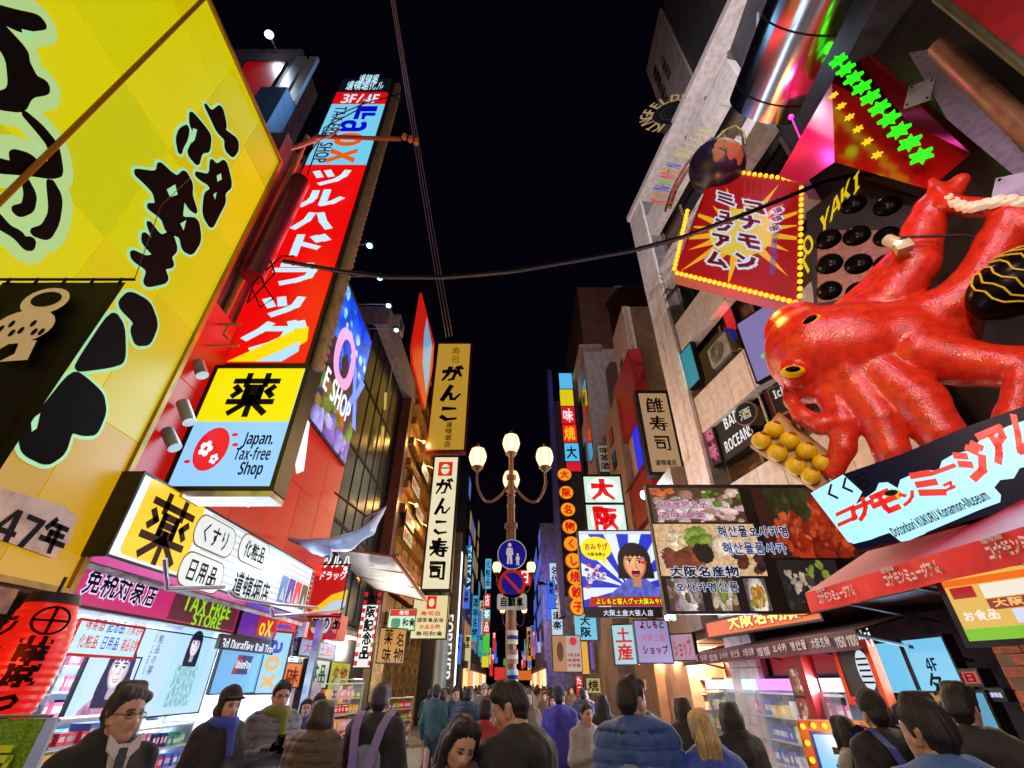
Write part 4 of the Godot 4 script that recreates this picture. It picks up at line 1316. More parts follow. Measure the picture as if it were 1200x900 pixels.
	for e in [[1.145, 0.704, 2.389, 0.655, "くすり"], [1.126, 0.153, 2.377, 0.104, "日用品"], [2.423, 0.818, 3.659, 0.66, "化粧品"]]:
		var x0: float = e[0] + 0.16
		var x1: float = e[2]
		var yc: float = (e[1] + e[3]) / 2
		shape(w, "tablet_rim", rounded(x0 - 0.02, yc - 0.24, x1 + 0.02, yc + 0.24, 0.2), 0.014, surf(Color(0.5, 0.38, 0.1), 0.4, 0.0, ""), 0.006)
		shape(w, "tablet", rounded(x0, yc - 0.22, x1, yc + 0.22, 0.19), 0.018, glow(Color(0.82, 0.84, 0.84)), 0.006)
		fit(w, e[4], x0 + 0.15, yc - 0.15, x1 - x0 - 0.3, 0.3, surf(Color(0.03, 0.03, 0.12), 0.5, 0.0, ""), 0.12, 0.022)
	fit(w, "道頓堀店", 2.732, -0.034, 1.35, 0.4, surf(Color(0.03, 0.03, 0.14), 0.5, 0.0, ""), 0.11, 0.012)
	for i in 4:
		shape(w, "card", rounded(4.45 + 0.36 * i, 0.1, 4.75 + 0.36 * i, 0.6, 0.03), 0.016, glow([Color(0.1, 0.5, 0.75), Color(0.2, 0.1, 0.6), Color(0.85, 0.1, 0.3), Color(0.03, 0.3, 0.15)][i], 0.9), 0.01)
		shape(w, "card_mark", PackedVector2Array([Vector2(4.5 + 0.36 * i, 0.15), Vector2(4.7 + 0.36 * i, 0.15), Vector2(4.6 + 0.36 * i, 0.42)]), 0.02, glow(Color(0.75, 0.8, 0.85), 0.8))
	# tall projecting sign
	var tx := -5.2
	var tw := 1.53
	var v := thing("projecting_sign", "very tall red and blue projecting drugstore sign with white characters running down", "sign", T(0, Vector3(-5.2, 0, -6.5)))
	var ys := [6.448, 12.592, 15.657, 16.371, 17.242]
	box(v, "casing", Vector3(-0.06, ys[0] - 0.08, -0.62), Vector3(tw + 0.06, ys[4] + 0.1, -0.02), surf(Color(0.05, 0.045, 0.04), 0.5, 0.3))
	var cols := [Color(0.86, 0.02, 0.02), Color(0.42, 0.74, 0.86), Color(0.8, 0.03, 0.06), Color(0.03, 0.06, 0.09)]
	for i in 4:
		var parts := 3 if i == 0 else 1
		for k in parts:
			box(v, "light_panel", Vector3(0, lerpf(ys[i], ys[i + 1], k / float(parts)), -0.02), Vector3(tw, lerpf(ys[i], ys[i + 1], (k + 1.0) / parts), 0.0), glow(cols[i]))
	var wh := glow(Color(0.72, 0.86, 0.92))
	for i in 7:
		write(v, "ツルハドラッグ"[i], 0.22, ys[1] - 0.88 - 0.84 * i, 1.06, 0.74, wh, 0.17)
	flat(v, "swoosh", [0.153, 6.467, 1.224, 7.234, 1.405, 7.275, 1.459, 6.929, 0.939, 6.467], 0.006, glow(Color(0.95, 0.8, 0.02)))
	flat(v, "swoosh", [0.667, 6.467, 1.334, 6.929, 1.363, 6.694, 1.12, 6.467], 0.008, glow(Color(0.65, 0.82, 0.9)))
	var lao := glow(Color(0.0, 0.02, 0.7))
	var org := glow(Color(0.82, 0.34, 0.03))
	var yb: float = ys[1]
	var yh: float = ys[2] - ys[1]
	for q in [[0.78, 0.96, 1.36, 0.86], [0.78, 0.72, 0.92, 0.96], [1.0, 0.8, 1.1, 0.72], [0.98, 0.84, 1.36, 0.78]]:
		shape(v, "lettering", PackedVector2Array([Vector2(q[0], yb + yh * minf(q[1], q[3])), Vector2(q[2], yb + yh * minf(q[1], q[3])), Vector2(q[2], yb + yh * maxf(q[1], q[3])), Vector2(q[0], yb + yh * maxf(q[1], q[3]))]), 0.006, lao)
	slanted(v, "a", Vector2(0.66, yb + yh * 0.72), Vector2(0, -0.95), Vector2(0.95, 0), lao, 0.1, false, 0.006)
	slanted(v, "o", Vector2(0.66, yb + yh * 0.5), Vector2(0, -0.95), Vector2(0.95, 0), org, 0.1, false, 0.006)
	slanted(v, "x", Vector2(0.66, yb + yh * 0.26), Vector2(0, -0.95), Vector2(0.95, 0), org, 0.1, false, 0.006)
	slanted(v, "TAX FREE SHOP", Vector2(0.22, yb + yh * 0.95), Vector2(0, -0.3), Vector2(0.34, 0), glow(Color(0.25, 0.1, 0.12)), 0.1, false, 0.006)
	fit(v, "3F/4F", 0.22, ys[2] + 0.15, 1.1, (ys[3] - ys[2]) * 0.75, wh, 0.12)
	fit(v, "道頓堀", 0.5, (ys[3] + ys[4]) / 2 + 0.12, 0.6, 0.6, wh, 0.1)
	fit(v, "道頓堀ビル".replace("ビ", "化"), 0.2, ys[3] + 0.12, 1.15, 0.6, wh, 0.1)
	var teeth := ST()
	for i in 58:
		var ty: float = ys[0] + 0.2 + (ys[4] - ys[0] - 0.4) * i / 57.0
		bx(teeth, Vector3(tw + 0.06, ty - 0.05, -0.45), Vector3(tw + 0.17, ty + 0.05, -0.3))
	put(v, "lamp_holder", teeth, surf(Color(0.5, 0.42, 0.32), 0.5, 0.3)).set_meta("kind", "stuff")
	box(v, "edge_rail", Vector3(tw + 0.06, ys[0], -0.3), Vector3(tw + 0.2, ys[4], -0.12), surf(Color(0.42, 0.35, 0.28), 0.5, 0.4))
	for i in 3:
		panel_light(v, 1.4, 3.4, Color(1.0, 0.12, 0.08) if i < 2 else Color(0.5, 0.8, 1.0), 1.1, 0, Vector3(tw / 2, ys[0] + 1.9 + 3.6 * i, 0.08))
	# tax-free box
	var tb := sign_box("lightbox_sign", "yellow and pale blue medicine lightbox with pink flower emblem", T(0, Vector3(-4.948, 4.073, -6.25)), 1.472, 2.069, glow(Color(0.55, 0.76, 0.94)), 0.4, 1.0, Color(0.8, 0.92, 1.0), "", 0.07, Color(0.06, 0.055, 0.03))
	var tys := [6.142, 5.129, 4.073]
	var hb: float = tys[1] - tys[2]
	var hw := 1.46
	box(tb, "sign_face", Vector3(0, hb, 0.0), Vector3(hw, tys[0] - tys[2], 0.006), glow(Color(0.9, 0.84, 0.0)))
	write(tb, "薬", 0.36, hb + 0.12, 0.76, tys[0] - tys[2] - hb - 0.22, surf(Color(0.08, 0.05, 0.03), 0.4, 0.0, ""), 0.13, false, 0.01)
	var pk := glow(Color(0.85, 0.06, 0.12))
	shape(tb, "emblem", oval(0.42, hb * 0.56, 0.25, hb * 0.34), 0.006, pk)
	for f in [[0.34, hb * 0.56, 0.07], [0.52, hb * 0.4, 0.045]]:
		for i in 5:
			var a := TAU * i / 5.0
			shape(tb, "emblem", oval(f[0] + f[2] * 0.9 * cos(a), f[1] + f[2] * 1.2 * sin(a), f[2] * 0.6, f[2] * 0.75, 9), 0.01, glow(Color(0.92, 0.92, 0.95)))
	for e in [[0.7, 0.78], [0.76, 0.62], [0.14, 0.36]]:
		shape(tb, "emblem", oval(e[0], hb * e[1], 0.05, 0.03, 8), 0.008, pk)
	var ink := surf(Color(0.02, 0.04, 0.1), 0.5, 0.0, "")
	fit(tb, "Japan.", 0.84, hb * 0.66, 0.48, hb * 0.2, ink)
	fit(tb, "Tax-free", 0.8, hb * 0.42, 0.54, hb * 0.19, ink)
	fit(tb, "Shop", 0.94, hb * 0.2, 0.36, hb * 0.19, ink)
	box(tb, "lower_rail", Vector3(-0.07, -0.16, -0.4), Vector3(hw + 0.07, -0.075, 0.02), surf(Color(0.5, 0.5, 0.5), 0.3, 0.8))
	# LED screen over the red front
	var sc := thing("video_screen", "large colourful LED video screen showing letters above the red front", "screen", T(90, Vector3(-5, 7.2, -9.5)))
	box(sc, "casing", Vector3(-0.06, -0.06, -0.2), Vector3(3.26, 4.72, -0.01), surf(Color(0.04, 0.04, 0.05), 0.5))
	picture_panel(sc, "screen", 0, 0, 3.2, 4.66, 0.0, printed(picture(96, 140, Color(0.12, 0.08, 0.3), [[40, Color(0.02, 0.16, 0.85), Color(0.15, 0.55, 1.0), 0.12, 0.3, 0, 0, 1, 0.6, 1.4], [10, Color(0.75, 0.9, 1.0), Color(0.3, 0.7, 1), 0.03, 0.07, 0, 0, 1, 0.42, 1.0], [14, Color(0.05, 0.02, 0.1), Color(0.25, 0.05, 0.2), 0.1, 0.2, 0, 0.45, 1, 0.7, 0.6], [16, Color(0.7, 0.25, 0.1), Color(0.2, 0.6, 0.25), 0.05, 0.13, 0, 0.7, 1, 0.92, 1], [10, Color(0.4, 0.3, 0.75), Color(0.7, 0.7, 0.95), 0.07, 0.16, 0.2, 0.86, 1, 1, 0.6]], 5), 1.0))
	write(sc, "O", 0.55, 2.0, 1.9, 1.9, glow(Color(0.92, 0.6, 0.8), 1.1), 0.1, false, 0.006)
	write(sc, "X", 2.0, 1.5, 1.6, 1.8, glow(Color(0.4, 0.55, 1.0), 1.1), 0.1, false, 0.006)
	fit(sc, "E SHOP", 0.5, 1.15, 2.2, 0.7, glow(Color(0.95, 0.95, 1.0), 1.1), 0.1, 0.006)
	panel_light(sc, 3.0, 4.4, Color(0.5, 0.6, 1.0), 0.8)
	for i in 4:
		var a := thing("floodlight", "slim arm floodlight with blue-white head over the LED screen", "lamp", T(0, Vector3(-5.15, 12.25 - 0.02 * i, -8.7 - 1.22 * i)), "arm floodlights over the LED screen")
		var s := ST()
		tube(s, [Vector3(0, 0, 0), Vector3(0.55, 0.02, 0), Vector3(1.02, 0, 0)], 0.022)
		put(a, "arm", s, surf(Color(0.5, 0.52, 0.55), 0.4, 0.7, ""))
		var hd := ST()
		bx(hd, Vector3(0.96, -0.05, -0.1), Vector3(1.16, 0.04, 0.1))
		put(a, "head", hd, surf(Color(0.3, 0.32, 0.35), 0.4, 0.7, ""))
		var gl := ST()
		ball(gl, Vector3(1.06, -0.06, 0), Vector3(0.08, 0.045, 0.09), 10)
		put(a, "lamp_glass", gl, glow(Color(0.6, 0.95, 1.0), 8.0))
		spot(a, Vector3(1.06, -0.13, 0), Vector3(0.05, -3.5, 0), Color(0.6, 0.85, 1.0), 0.8, 55)
	var pen := sign_box("rooftop_sign", "red rooftop sign washed by a floodlight on the roof block over the drugstore", T(0, Vector3(-8.019, 14.524, -6.1)), 1.178, 2.871, glow(Color(0.55, 0.04, 0.05), 0.7), 0.04)
	var pg := ST()
	ball(pg, Vector3(0.75, 3.4, 0.5), Vector3(0.13, 0.11, 0.11), 10)
	put(pen, "lamp_glass", pg, glow(Color(0.9, 0.95, 1.0), 6.0))
	var ph := ST()
	tube(ph, [Vector3(0.75, 3.45, 0.45), Vector3(0.75, 3.5, 0.0)], 0.03)
	put(pen, "lamp_arm", ph, surf(Color(0.3, 0.3, 0.32), 0.5))
	spot(pen, Vector3(0.75, 3.25, 0.5), Vector3(0.9, 2.0, 0.0), Color(0.85, 0.92, 1.0), 3.0, 40)
	for e in [[1.55, 0.2, 1.85, 2.9], [1.95, 0.2, 2.2, 2.9]]:
		box(pen, "frame", Vector3(e[0], e[1], 0), Vector3(e[2], e[3], 0.12), surf(Color(0.5, 0.55, 0.6), 0.4, 0.2, "soft"))
	box(pen, "blue_panel", Vector3(1.5, -1.9, 0.0), Vector3(2.2, 0.1, 0.5), surf(Color(0.2, 0.35, 0.5), 0.4, 0.2, "soft"))
	# shop front under the fascia
	var pb := sign_box("band_sign", "magenta tax-free band sign with green letters under the white fascia", T(90, Vector3(-5.3, 2.52, -5.8)), 4.0, 0.5, glow(Color(0.72, 0.04, 0.38), 0.95), 0.1, 0.5, Color(1.0, 0.3, 0.7))
	fit(pb, "免税対象店", 0.25, 0.12, 1.35, 0.3, surf(Color(0.05, 0.02, 0.15), 0.5, 0.0, ""), 0.12, 0.006, glow(Color(0.85, 0.75, 0.9)))
	box(pb, "sign_face", Vector3(2.0, 0.02, 0.0), Vector3(3.95, 0.48, 0.006), glow(Color(0.3, 0.02, 0.12)))
	fit(pb, "TAX FREE", 2.25, 0.22, 1.45, 0.26, glow(Color(0.5, 0.8, 0.05)), 0.1, 0.012)
	fit(pb, "STORE", 2.6, 0.03, 0.9, 0.18, glow(Color(0.5, 0.8, 0.05)), 0.1, 0.012)
	var lx := sign_box("band_sign", "purple red and yellow electronics band sign beside the magenta one", T(90, Vector3(-5.28, 2.5, -9.9)), 2.7, 0.5, glow(Color(0.3, 0.05, 0.55)), 0.1, 0.2, Color(0.6, 0.2, 1.0))
	box(lx, "sign_face", Vector3(0.7, 0.03, 0.0), Vector3(2.65, 0.47, 0.006), glow(Color(0.62, 0.05, 0.12)))
	fit(lx, "oX", 0.8, 0.1, 0.6, 0.3, glow(Color(0.95, 0.8, 0.05)), 0.1, 0.012)
	fit(lx, "免税酒茶", 1.5, 0.12, 1.1, 0.28, glow(Color(0.95, 0.3, 0.15)), 0.1, 0.012)
	var lc2 := sign_box("ticker_sign", "dark blue lit strip with small white latin words", T(90, Vector3(-5.26, 2.26, -9.4)), 3.1, 0.17, glow(Color(0.06, 0.05, 0.2)), 0.06)
	fit(lc2, "3d Duraflex Rail Travel Base", 0.05, 0.0, 2.9, 0.17, glow(Color(0.85, 0.88, 0.95)), 0.1, 0.006)
	# lit posters hung in the shop opening
	var p1 := sign_box("poster", "lit poster of a smiling dark-haired woman beside the goods shelves", T(90, Vector3(-5.55, 1.355, -6.946)), 0.979, 0.664, glow(Color(0.72, 0.84, 0.95)), 0.05, 0.3, Color(0.8, 0.9, 1.0), "", 0.02)
	picture_panel(p1, "picture", 0.12, 0.0, 1.12, 1.05, 0.004, printed(face_print(150, 158, 0.48, 0.5, 0.42, func(_u, _v): return Color(0.8, 0.88, 0.98), Color(0.05, 0.09, 0.3), Color(0.93, 0.86, 0.9), Color(0.9, 0.6, 0.72), false, true, Color(0.9, 0.96, 1.0)), 1.0))
	var p2 := sign_box("poster", "wide white lit poster of a woman in a pale blouse waving", T(90, Vector3(-5.6, 1.286, -7.767)), 2.204, 1.12, glow(Color(0.7, 0.83, 0.9)), 0.05, 0.6, Color(0.8, 0.92, 1.0), "", 0.02)
	picture_panel(p2, "picture", 0.95, 0.1, 1.95, 1.4, 0.004, printed(face_print(120, 156, 0.4, 0.68, 0.24, func(_u, _v): return Color(0.7, 0.83, 0.9), Color(0.06, 0.06, 0.2), Color(0.93, 0.85, 0.88), Color(0.7, 0.88, 0.92), false, true, Color(0.92, 0.98, 1.0)), 1.0))
	for i in 2:
		write(p2, "お化粧品の薬".substr(i * 2, 4), 0.3 + 0.17 * i, 0.95, 0.11, 0.13, glow(Color(0.35, 0.4, 0.55)), 0.1, true)
	var p3 := sign_box("poster", "red and pale blue price poster with columns of characters", T(90, Vector3(-5.5, 2.029, -6.499)), 1.18, 0.355, glow(Color(0.72, 0.86, 0.92)), 0.05, 0.0, Color.WHITE, "", 0.03, Color(0.7, 0.05, 0.05))
	for i in 6:
		fit(p3, ["化粧品", "日用品", "薬品名物", "味茶酒", "記念品", "大阪名物"][i], 0.1 + 0.33 * (i % 3) * 1.15, 0.06 + 0.2 * (i / 3), 0.33, 0.16, glow([Color(0.75, 0.15, 0.2), Color(0.1, 0.2, 0.7), Color(0.8, 0.3, 0.3)][i % 3]), 0.1)
	var p4 := sign_box("poster", "pale blue card-payment poster with red and navy emblems", T(90, Vector3(-5.35, 1.555, -9.693)), 1.676, 0.789, glow(Color(0.4, 0.66, 0.86)), 0.05, 0.25, Color(0.7, 0.9, 1.0), "", 0.02)
	shape(p4, "emblem", oval(0.75, 0.85, 0.2, 0.13), 0.004, glow(Color(0.75, 0.08, 0.12)))
	shape(p4, "emblem", PackedVector2Array([Vector2(0.55, 0.3), Vector2(0.95, 0.3), Vector2(1.05, 0.62), Vector2(0.65, 0.62)]), 0.004, glow(Color(0.6, 0.05, 0.12)))
	shape(p4, "emblem", PackedVector2Array([Vector2(0.72, 0.3), Vector2(1.15, 0.3), Vector2(1.25, 0.62), Vector2(0.82, 0.62)]), 0.006, glow(Color(0.03, 0.08, 0.35)))
	fit(p4, "UnionPay", 0.62, 0.42, 0.6, 0.14, glow(Color(0.9, 0.9, 0.95)), 0.1, 0.01)
	var p5 := sign_box("lightbox_sign", "pale blue upright lightbox with blue and orange letters by the shop pillar", T(60, Vector3(-5.42, 1.539, -11.272)), 0.725, 1.12, glow(Color(0.5, 0.74, 0.85)), 0.1, 0.2, Color(0.7, 0.9, 1.0))
	for i in 4:
		slanted(p5, "Laox"[i], Vector2(0.3, 1.3 - 0.31 * i), Vector2(0, -0.4), Vector2(0.42, 0), glow([Color(0, 0.05, 0.7), Color(0, 0.05, 0.7), Color(0.85, 0.6, 0.03), Color(0.85, 0.6, 0.03)][i]), 0.1, false, 0.006)
	write(p5, "免税店", 0.76, 1.0, 0.16, 0.2, glow(Color(0.2, 0.2, 0.3)), 0.1, true, 0.006)
	# goods
	var pal := [Color(0.95, 0.95, 0.98), Color(0.3, 0.5, 0.9), Color(0.9, 0.3, 0.4), Color(0.95, 0.85, 0.3), Color(0.4, 0.8, 0.9), Color(0.2, 0.2, 0.5), Color(0.9, 0.6, 0.75), Color(0.3, 0.7, 0.5)]
	for i in 5:
		var g := thing("display_shelf", ["packed goods shelf under the smiling poster", "packed goods shelf under the wide white poster", "low goods shelf below the card poster", "goods shelf with dark packets at the shop's noodle-side end", "goods shelf deep inside the drugstore"][i], "shelf", T([84, 90, 96, 90, 90][i], Vector3([-5.35, -5.5, -5.15, -6.0, -7.9][i], 0.12, [-6.3, -7.6, -9.6, -5.85, -7.0][i])))
		goods(g, [1.2, 1.6, 1.7, 0.9, 5.2][i], [1.25, 1.05, 1.0, 1.9, 2.2][i], 0.32, 40 + i, pal, [0.2, 0.2, 0.24, 0.16, 0.26][i])
	var ar := thing("folding_awning", "folded grey metal awning arms below the white fascia", "awning frame")
	var as_ := ST()
	for p in [[Vector3(-4.4, 3.03, -6.023), Vector3(-4.4, 2.721, -6.277), Vector3(-4.4, 2.938, -7.488)], [Vector3(-4.3, 2.878, -7.486), Vector3(-4.3, 2.829, -7.722), Vector3(-4.3, 2.922, -9.167), Vector3(-4.3, 3.106, -11.098)], [Vector3(-4.1, 2.789, -8.555), Vector3(-4.1, 2.674, -8.697), Vector3(-4.1, 3.159, -12.108)]]:
		tube(as_, p, 0.03)
	put(ar, "arm", as_, surf(Color(0.55, 0.55, 0.58), 0.35, 0.7, ""))
	var pi := thing("shop_pillar", "slim pale steel pillar at the drugstore's far corner", "pillar")
	box(pi, "post", Vector3(-4.75, 0, -12.55), Vector3(-4.6, 3.0, -12.4), surf(Color(0.5, 0.55, 0.6), 0.3, 0.7))
	box(pi, "base", Vector3(-4.82, 0, -12.62), Vector3(-4.53, 0.15, -12.33), surf(Color(0.3, 0.3, 0.32), 0.4, 0.5))
	# things in the gap between the yellow sign and the tall sign
	var gp := thing("pole_transformer", "maroon cylindrical transformer and insulators hung between the two big signs", "utility equipment")
	var gt := ST()
	tube(gt, [Vector3(-4.854, 8.057, -6), Vector3(-4.744, 11.117, -6)], 0.2, -1, 14)
	put(gp, "cylinder", gt, surf(Color(0.2, 0.07, 0.1), 0.35, 0.2))
	var gi := ST()
	for p in [[Vector3(-5.041, 6.012, -5.9), Vector3(-4.879, 5.762, -5.9)], [Vector3(-4.988, 5.261, -5.9), Vector3(-4.753, 4.924, -5.9)], [Vector3(-5.022, 4.783, -5.9), Vector3(-4.799, 4.511, -5.9)]]:
		tube(gi, p, 0.09, -1, 12)
	put(gp, "insulator", gi, surf(Color(0.4, 0.42, 0.42), 0.3, 0.2))
	var gl2 := ST()
	for p in [[Vector3(-5.099, 6.906, -6), Vector3(-4.685, 6.906, -6)], [Vector3(-5.075, 6.437, -6), Vector3(-4.575, 6.437, -6)], [Vector3(-4.89, 6.945, -6), Vector3(-4.916, 6.677, -6), Vector3(-4.79, 6.565, -6)]]:
		tube(gl2, p, 0.02)
	tube(gl2, [Vector3(-5.187, 4.403, -6.1), Vector3(-5.091, 10.698, -6.1), Vector3(-5.136, 13.162, -6.1)], 0.06)
	put(gp, "bracket", gl2, surf(Color(0.45, 0.4, 0.2), 0.5, 0.4))

func small_sign(label: String, t: Transform3D, w: float, h: float, face: Color, text: String, ink: Color, down := false, lit := 0.0, e := 1.0, called := "lightbox_sign", group := "", margin := 0.12):
	var o := sign_box(called, label, t, w, h, glow(face, e), 0.15, lit, face, group, 0.03)
	var m := glow(ink, 0.9) if maxf(ink.r, maxf(ink.g, ink.b)) > 0.35 else surf(ink, 0.5, 0.0, "")
	if text and down:
		var n := text.length()
		var ch := h * (1.0 - margin) / n / 1.06
		var cw := minf(w * 0.8, ch * 1.15)
		write(o, text, (w - cw) / 2, h - ch - h * margin * 0.4, cw, ch, m, 0.13, true, 0.006)
	elif text:
		fit(o, text, w * 0.1, h * margin, w * 0.8, h * (1.0 - margin * 2), m, 0.13, 0.006)
	return o

func left_far():
	# ----- dark glass building -----
	var b := thing("glass_building", "dark navy glass building beyond the LED screen", "building")
	box(b, "wall", Vector3(-12, 0, -18.8), Vector3(-5.25, 13.0, -13.05), surf(Color(0.03, 0.03, 0.045), 0.5))
	box(b, "cornice", Vector3(-12, 13.0, -18.9), Vector3(-4.7, 13.9, -13.05), surf(Color(0.3, 0.27, 0.36), 0.7, 0.0, "grime", 0.4))
	box(b, "pillar", Vector3(-5.25, 2.9, -18.95), Vector3(-4.75, 13.0, -18.35), surf(Color(0.2, 0.09, 0.07), 0.5))
	var gm := [glass(Color(0.05, 0.07, 0.2), 0.75, 0.06), surf(Color(0.02, 0.03, 0.1), 0.3, 0.0, "")]
	for i in 6:
		for j in 4:
			box(b, "pane", Vector3(-5.2, 3.35 + 2.4 * j, -14.0 - 0.88 * i), Vector3(-5.17, 5.65 + 2.4 * j, -13.16 - 0.88 * i), gm[1])
	var s := ST()
	for i in 7:
		bx(s, Vector3(-5.2, 3.3, -13.14 - 0.88 * i), Vector3(-5.15, 12.9, -13.08 - 0.88 * i))
	for j in 5:
		bx(s, Vector3(-5.19, 3.26 + 2.4 * j, -18.3), Vector3(-5.15, 3.36 + 2.4 * j, -13.1))
	put(b, "mullion", s, surf(Color(0.06, 0.05, 0.06), 0.6, 0.0, ""))
	for e in [[Vector3(-5, 11.316, -15.201), Vector3(-5, 10.691, -15.467)], [Vector3(-5, 10.019, -15.627), Vector3(-5, 9.31, -15.817)]]:
		var sl := ST()
		tube(sl, e, 0.05)
		put(b, "strip_light", sl, glow(Color(0.8, 0.66, 0.3), 0.8))
	# ground floor: souvenir shop
	box(b, "shop_ceiling", Vector3(-6.6, 2.9, -18.3), Vector3(-4.9, 3.05, -13.1), surf(Color(0.4, 0.36, 0.33), 0.6))
	var sl2 := ST()
	ball(sl2, Vector3(-5.05, 2.78, -14.2), Vector3(0.1, 0.08, 0.1), 10)
	put(b, "ceiling_light", sl2, glow(Color(1, 0.92, 0.75), 6.0))
	lamp(b, Vector3(-5.05, 2.6, -14.2), Color(1.0, 0.9, 0.72), 1.2, 0.08)
	lamp(b, Vector3(-4.95, 2.6, -16.6), Color(1.0, 0.92, 0.8), 1.2, 0.08)
	var pal := [Color(0.95, 0.9, 0.8), Color(0.9, 0.4, 0.2), Color(0.5, 0.75, 0.3), Color(0.9, 0.2, 0.25), Color(0.95, 0.8, 0.3), Color(0.5, 0.4, 0.6), Color(0.9, 0.7, 0.8)]
	for i in 3:
		var g := thing("display_shelf", ["souvenir shelf of bright packets beside the drugstore pillar", "souvenir shelf under the striped vertical sign", "souvenir stand with mixed packets by the glass building"][i], "shelf", T([70, 90, 60][i], Vector3([-4.9, -5.1, -4.3][i], 0.1, [-13.3, -15.2, -17.6][i])))
		goods(g, [1.7, 2.2, 1.4][i], [1.6, 1.7, 1.2][i], 0.3, 60 + i, pal, 0.22)
	small_sign("orange lit goods poster above the souvenir shelf", T(90, Vector3(-5.05, 1.639, -11.956)), 0.917, 0.447, Color(0.85, 0.42, 0.1), "味", Color(0.4, 0.05, 0.02), false, 0.15, 0.9, "poster")
	small_sign("white and green lit poster above the souvenir shelf", T(90, Vector3(-5, 1.611, -13.14)), 1.486, 0.589, Color(0.7, 0.76, 0.72), "茶品", Color(0.1, 0.3, 0.2), false, 0.15, 0.8, "poster")
	small_sign("yellow-green lit poster above the souvenir shelf", T(90, Vector3(-5, 1.557, -14.775)), 1.751, 0.643, Color(0.62, 0.66, 0.12), "名物", Color(0.45, 0.08, 0.05), false, 0.15, 0.8, "poster")
	small_sign("pale blue board with red scribbled characters", T(90, Vector3(-4.95, 2.266, -12.222)), 2.549, 0.324, Color(0.5, 0.55, 0.75), "大阪土産", Color(0.6, 0.05, 0.1), false, 0.15, 0.8)
	# red drugstore banner and box beneath it
	var t := sign_box("banner_sign", "red drugstore banner sign with white characters and yellow stripe", T(0, Vector3(-5.246, 3.135, -12.9)), 0.854, 1.225, glow(Color(0.72, 0.05, 0.04), 0.9), 0.08, 0.4, Color(1.0, 0.2, 0.1))
	fit(t, "ツルハ", 0.12, 1.15, 0.8, 0.36, glow(Color(0.92, 0.9, 0.9)), 0.16)
	fit(t, "ドラッグ", 0.1, 0.85, 0.75, 0.24, glow(Color(0.92, 0.9, 0.9)), 0.14)
	flat(t, "swoosh", [0.1, 0.12, 0.55, 0.5, 0.95, 0.62, 0.95, 0.42, 0.45, 0.08], 0.006, glow(Color(0.9, 0.7, 0.05)))
	flat(t, "swoosh", [0.2, 0.04, 0.6, 0.34, 0.95, 0.4, 0.95, 0.22, 0.6, 0.04], 0.008, glow(Color(0.7, 0.75, 0.8)))
	var rb := sign_box("box_sign", "bright red box sign with three round food pictures under the drugstore banner", T(0, Vector3(-5.271, 2.663, -13.2)), 0.765, 0.525, glow(Color(0.65, 0.1, 0.08), 0.8), 0.7, 0.1, Color(1.0, 0.3, 0.2), "", 0.03, Color(0.75, 0.02, 0.02))
	for i in 3:
		shape(rb, "picture", oval(0.2 + 0.27 * i, 0.36, 0.12, 0.25), 0.006, glow([Color(0.8, 0.75, 0.6), Color(0.75, 0.8, 0.8), Color(0.8, 0.5, 0.4)][i], 0.8))
		write(rb, ["味", "の", "品"][i], 0.1 + 0.27 * i, 0.2, 0.2, 0.3, surf(Color(0.1, 0.1, 0.25), 0.5, 0.0, ""), 0.16, false, 0.01)
	# canopy with its winged ornament
	var c := thing("shop_canopy", "pale translucent glass canopy with dark red edge jutting over the street", "canopy")
	var cp := [Vector3(-5.566, 4.983, -13.4), Vector3(-3.528, 4.881, -14.2), Vector3(-3.199, 4.26, -18.5), Vector3(-4.886, 4.526, -17.6)]
	var cs := ST()
	quad(cs, cp[0], cp[3], cp[2], cp[1])
	var cm := glass(Color(0.75, 0.8, 0.9), 0.7, 0.5)
	put(c, "glass_sheet", cs, surf(Color(0.75, 0.78, 0.85), 0.35, 0.0, "soft"))
	var ce := ST()
	for i in 4:
		tube(ce, [cp[i], cp[(i + 1) % 4]], 0.07 if i == 1 else 0.035)
	for k in [0.33, 0.66]:
		tube(ce, [cp[0].lerp(cp[3], k), cp[1].lerp(cp[2], k)], 0.03)
	put(c, "frame", ce, surf(Color(0.32, 0.08, 0.1), 0.4, 0.3))
	var w := thing("wing_ornament", "pale blue wing-shaped sculpture perched above the glass canopy", "ornament")
	var wf := Field.new(Vector3(-5.6, 3.9, -11.4), Vector3(-2.4, 6.2, -9.4), 0.055, 22.0)
	var wp := [Vector3(-4.919, 4.375, -10.3), Vector3(-4.279, 4.228, -10.3), Vector3(-3.674, 4.301, -10.3), Vector3(-3.211, 4.562, -10.3), Vector3(-2.911, 5.105, -10.3)]
	for i in 4:
		wf.cap(wp[i], wp[i + 1], [0.06, 0.16, 0.2, 0.12][i], [0.16, 0.2, 0.12, 0.03][i], Vector3(1, 1.3, 0.8))
	wf.cap(wp[1], wp[1] + Vector3(0.4, -0.25, 0.3), 0.14, 0.1)
	wf.cap(wp[2], wp[2] + Vector3(-0.35, 0.1, -0.6), 0.14, 0.04, Vector3(1, 1.8, 1))
	put(w, "wing", wf.mesh(), surf(Color(0.62, 0.74, 0.9), 0.3, 0.1, "soft"))
	lamp(w, wp[2] + Vector3(-0.1, -0.42, -0.6), Color(0.85, 0.93, 1.0), 0.2, 0.08)  # lamp tucked behind the wing, added to brighten wing and canopy
	var wl := ST()
	ball(wl, wp[2] + Vector3(-0.1, -0.42, -0.6), Vector3.ONE * 0.04, 8)
	put(w, "added_lamp_bulb", wl, glow(Color(0.85, 0.93, 1.0), 3.0))
	var wr := ST()
	tube(wr, [wp[4], wp[3] + Vector3(-0.3, 0.5, -0.6), Vector3(-5.0, 6.2, -12.4)], 0.03)
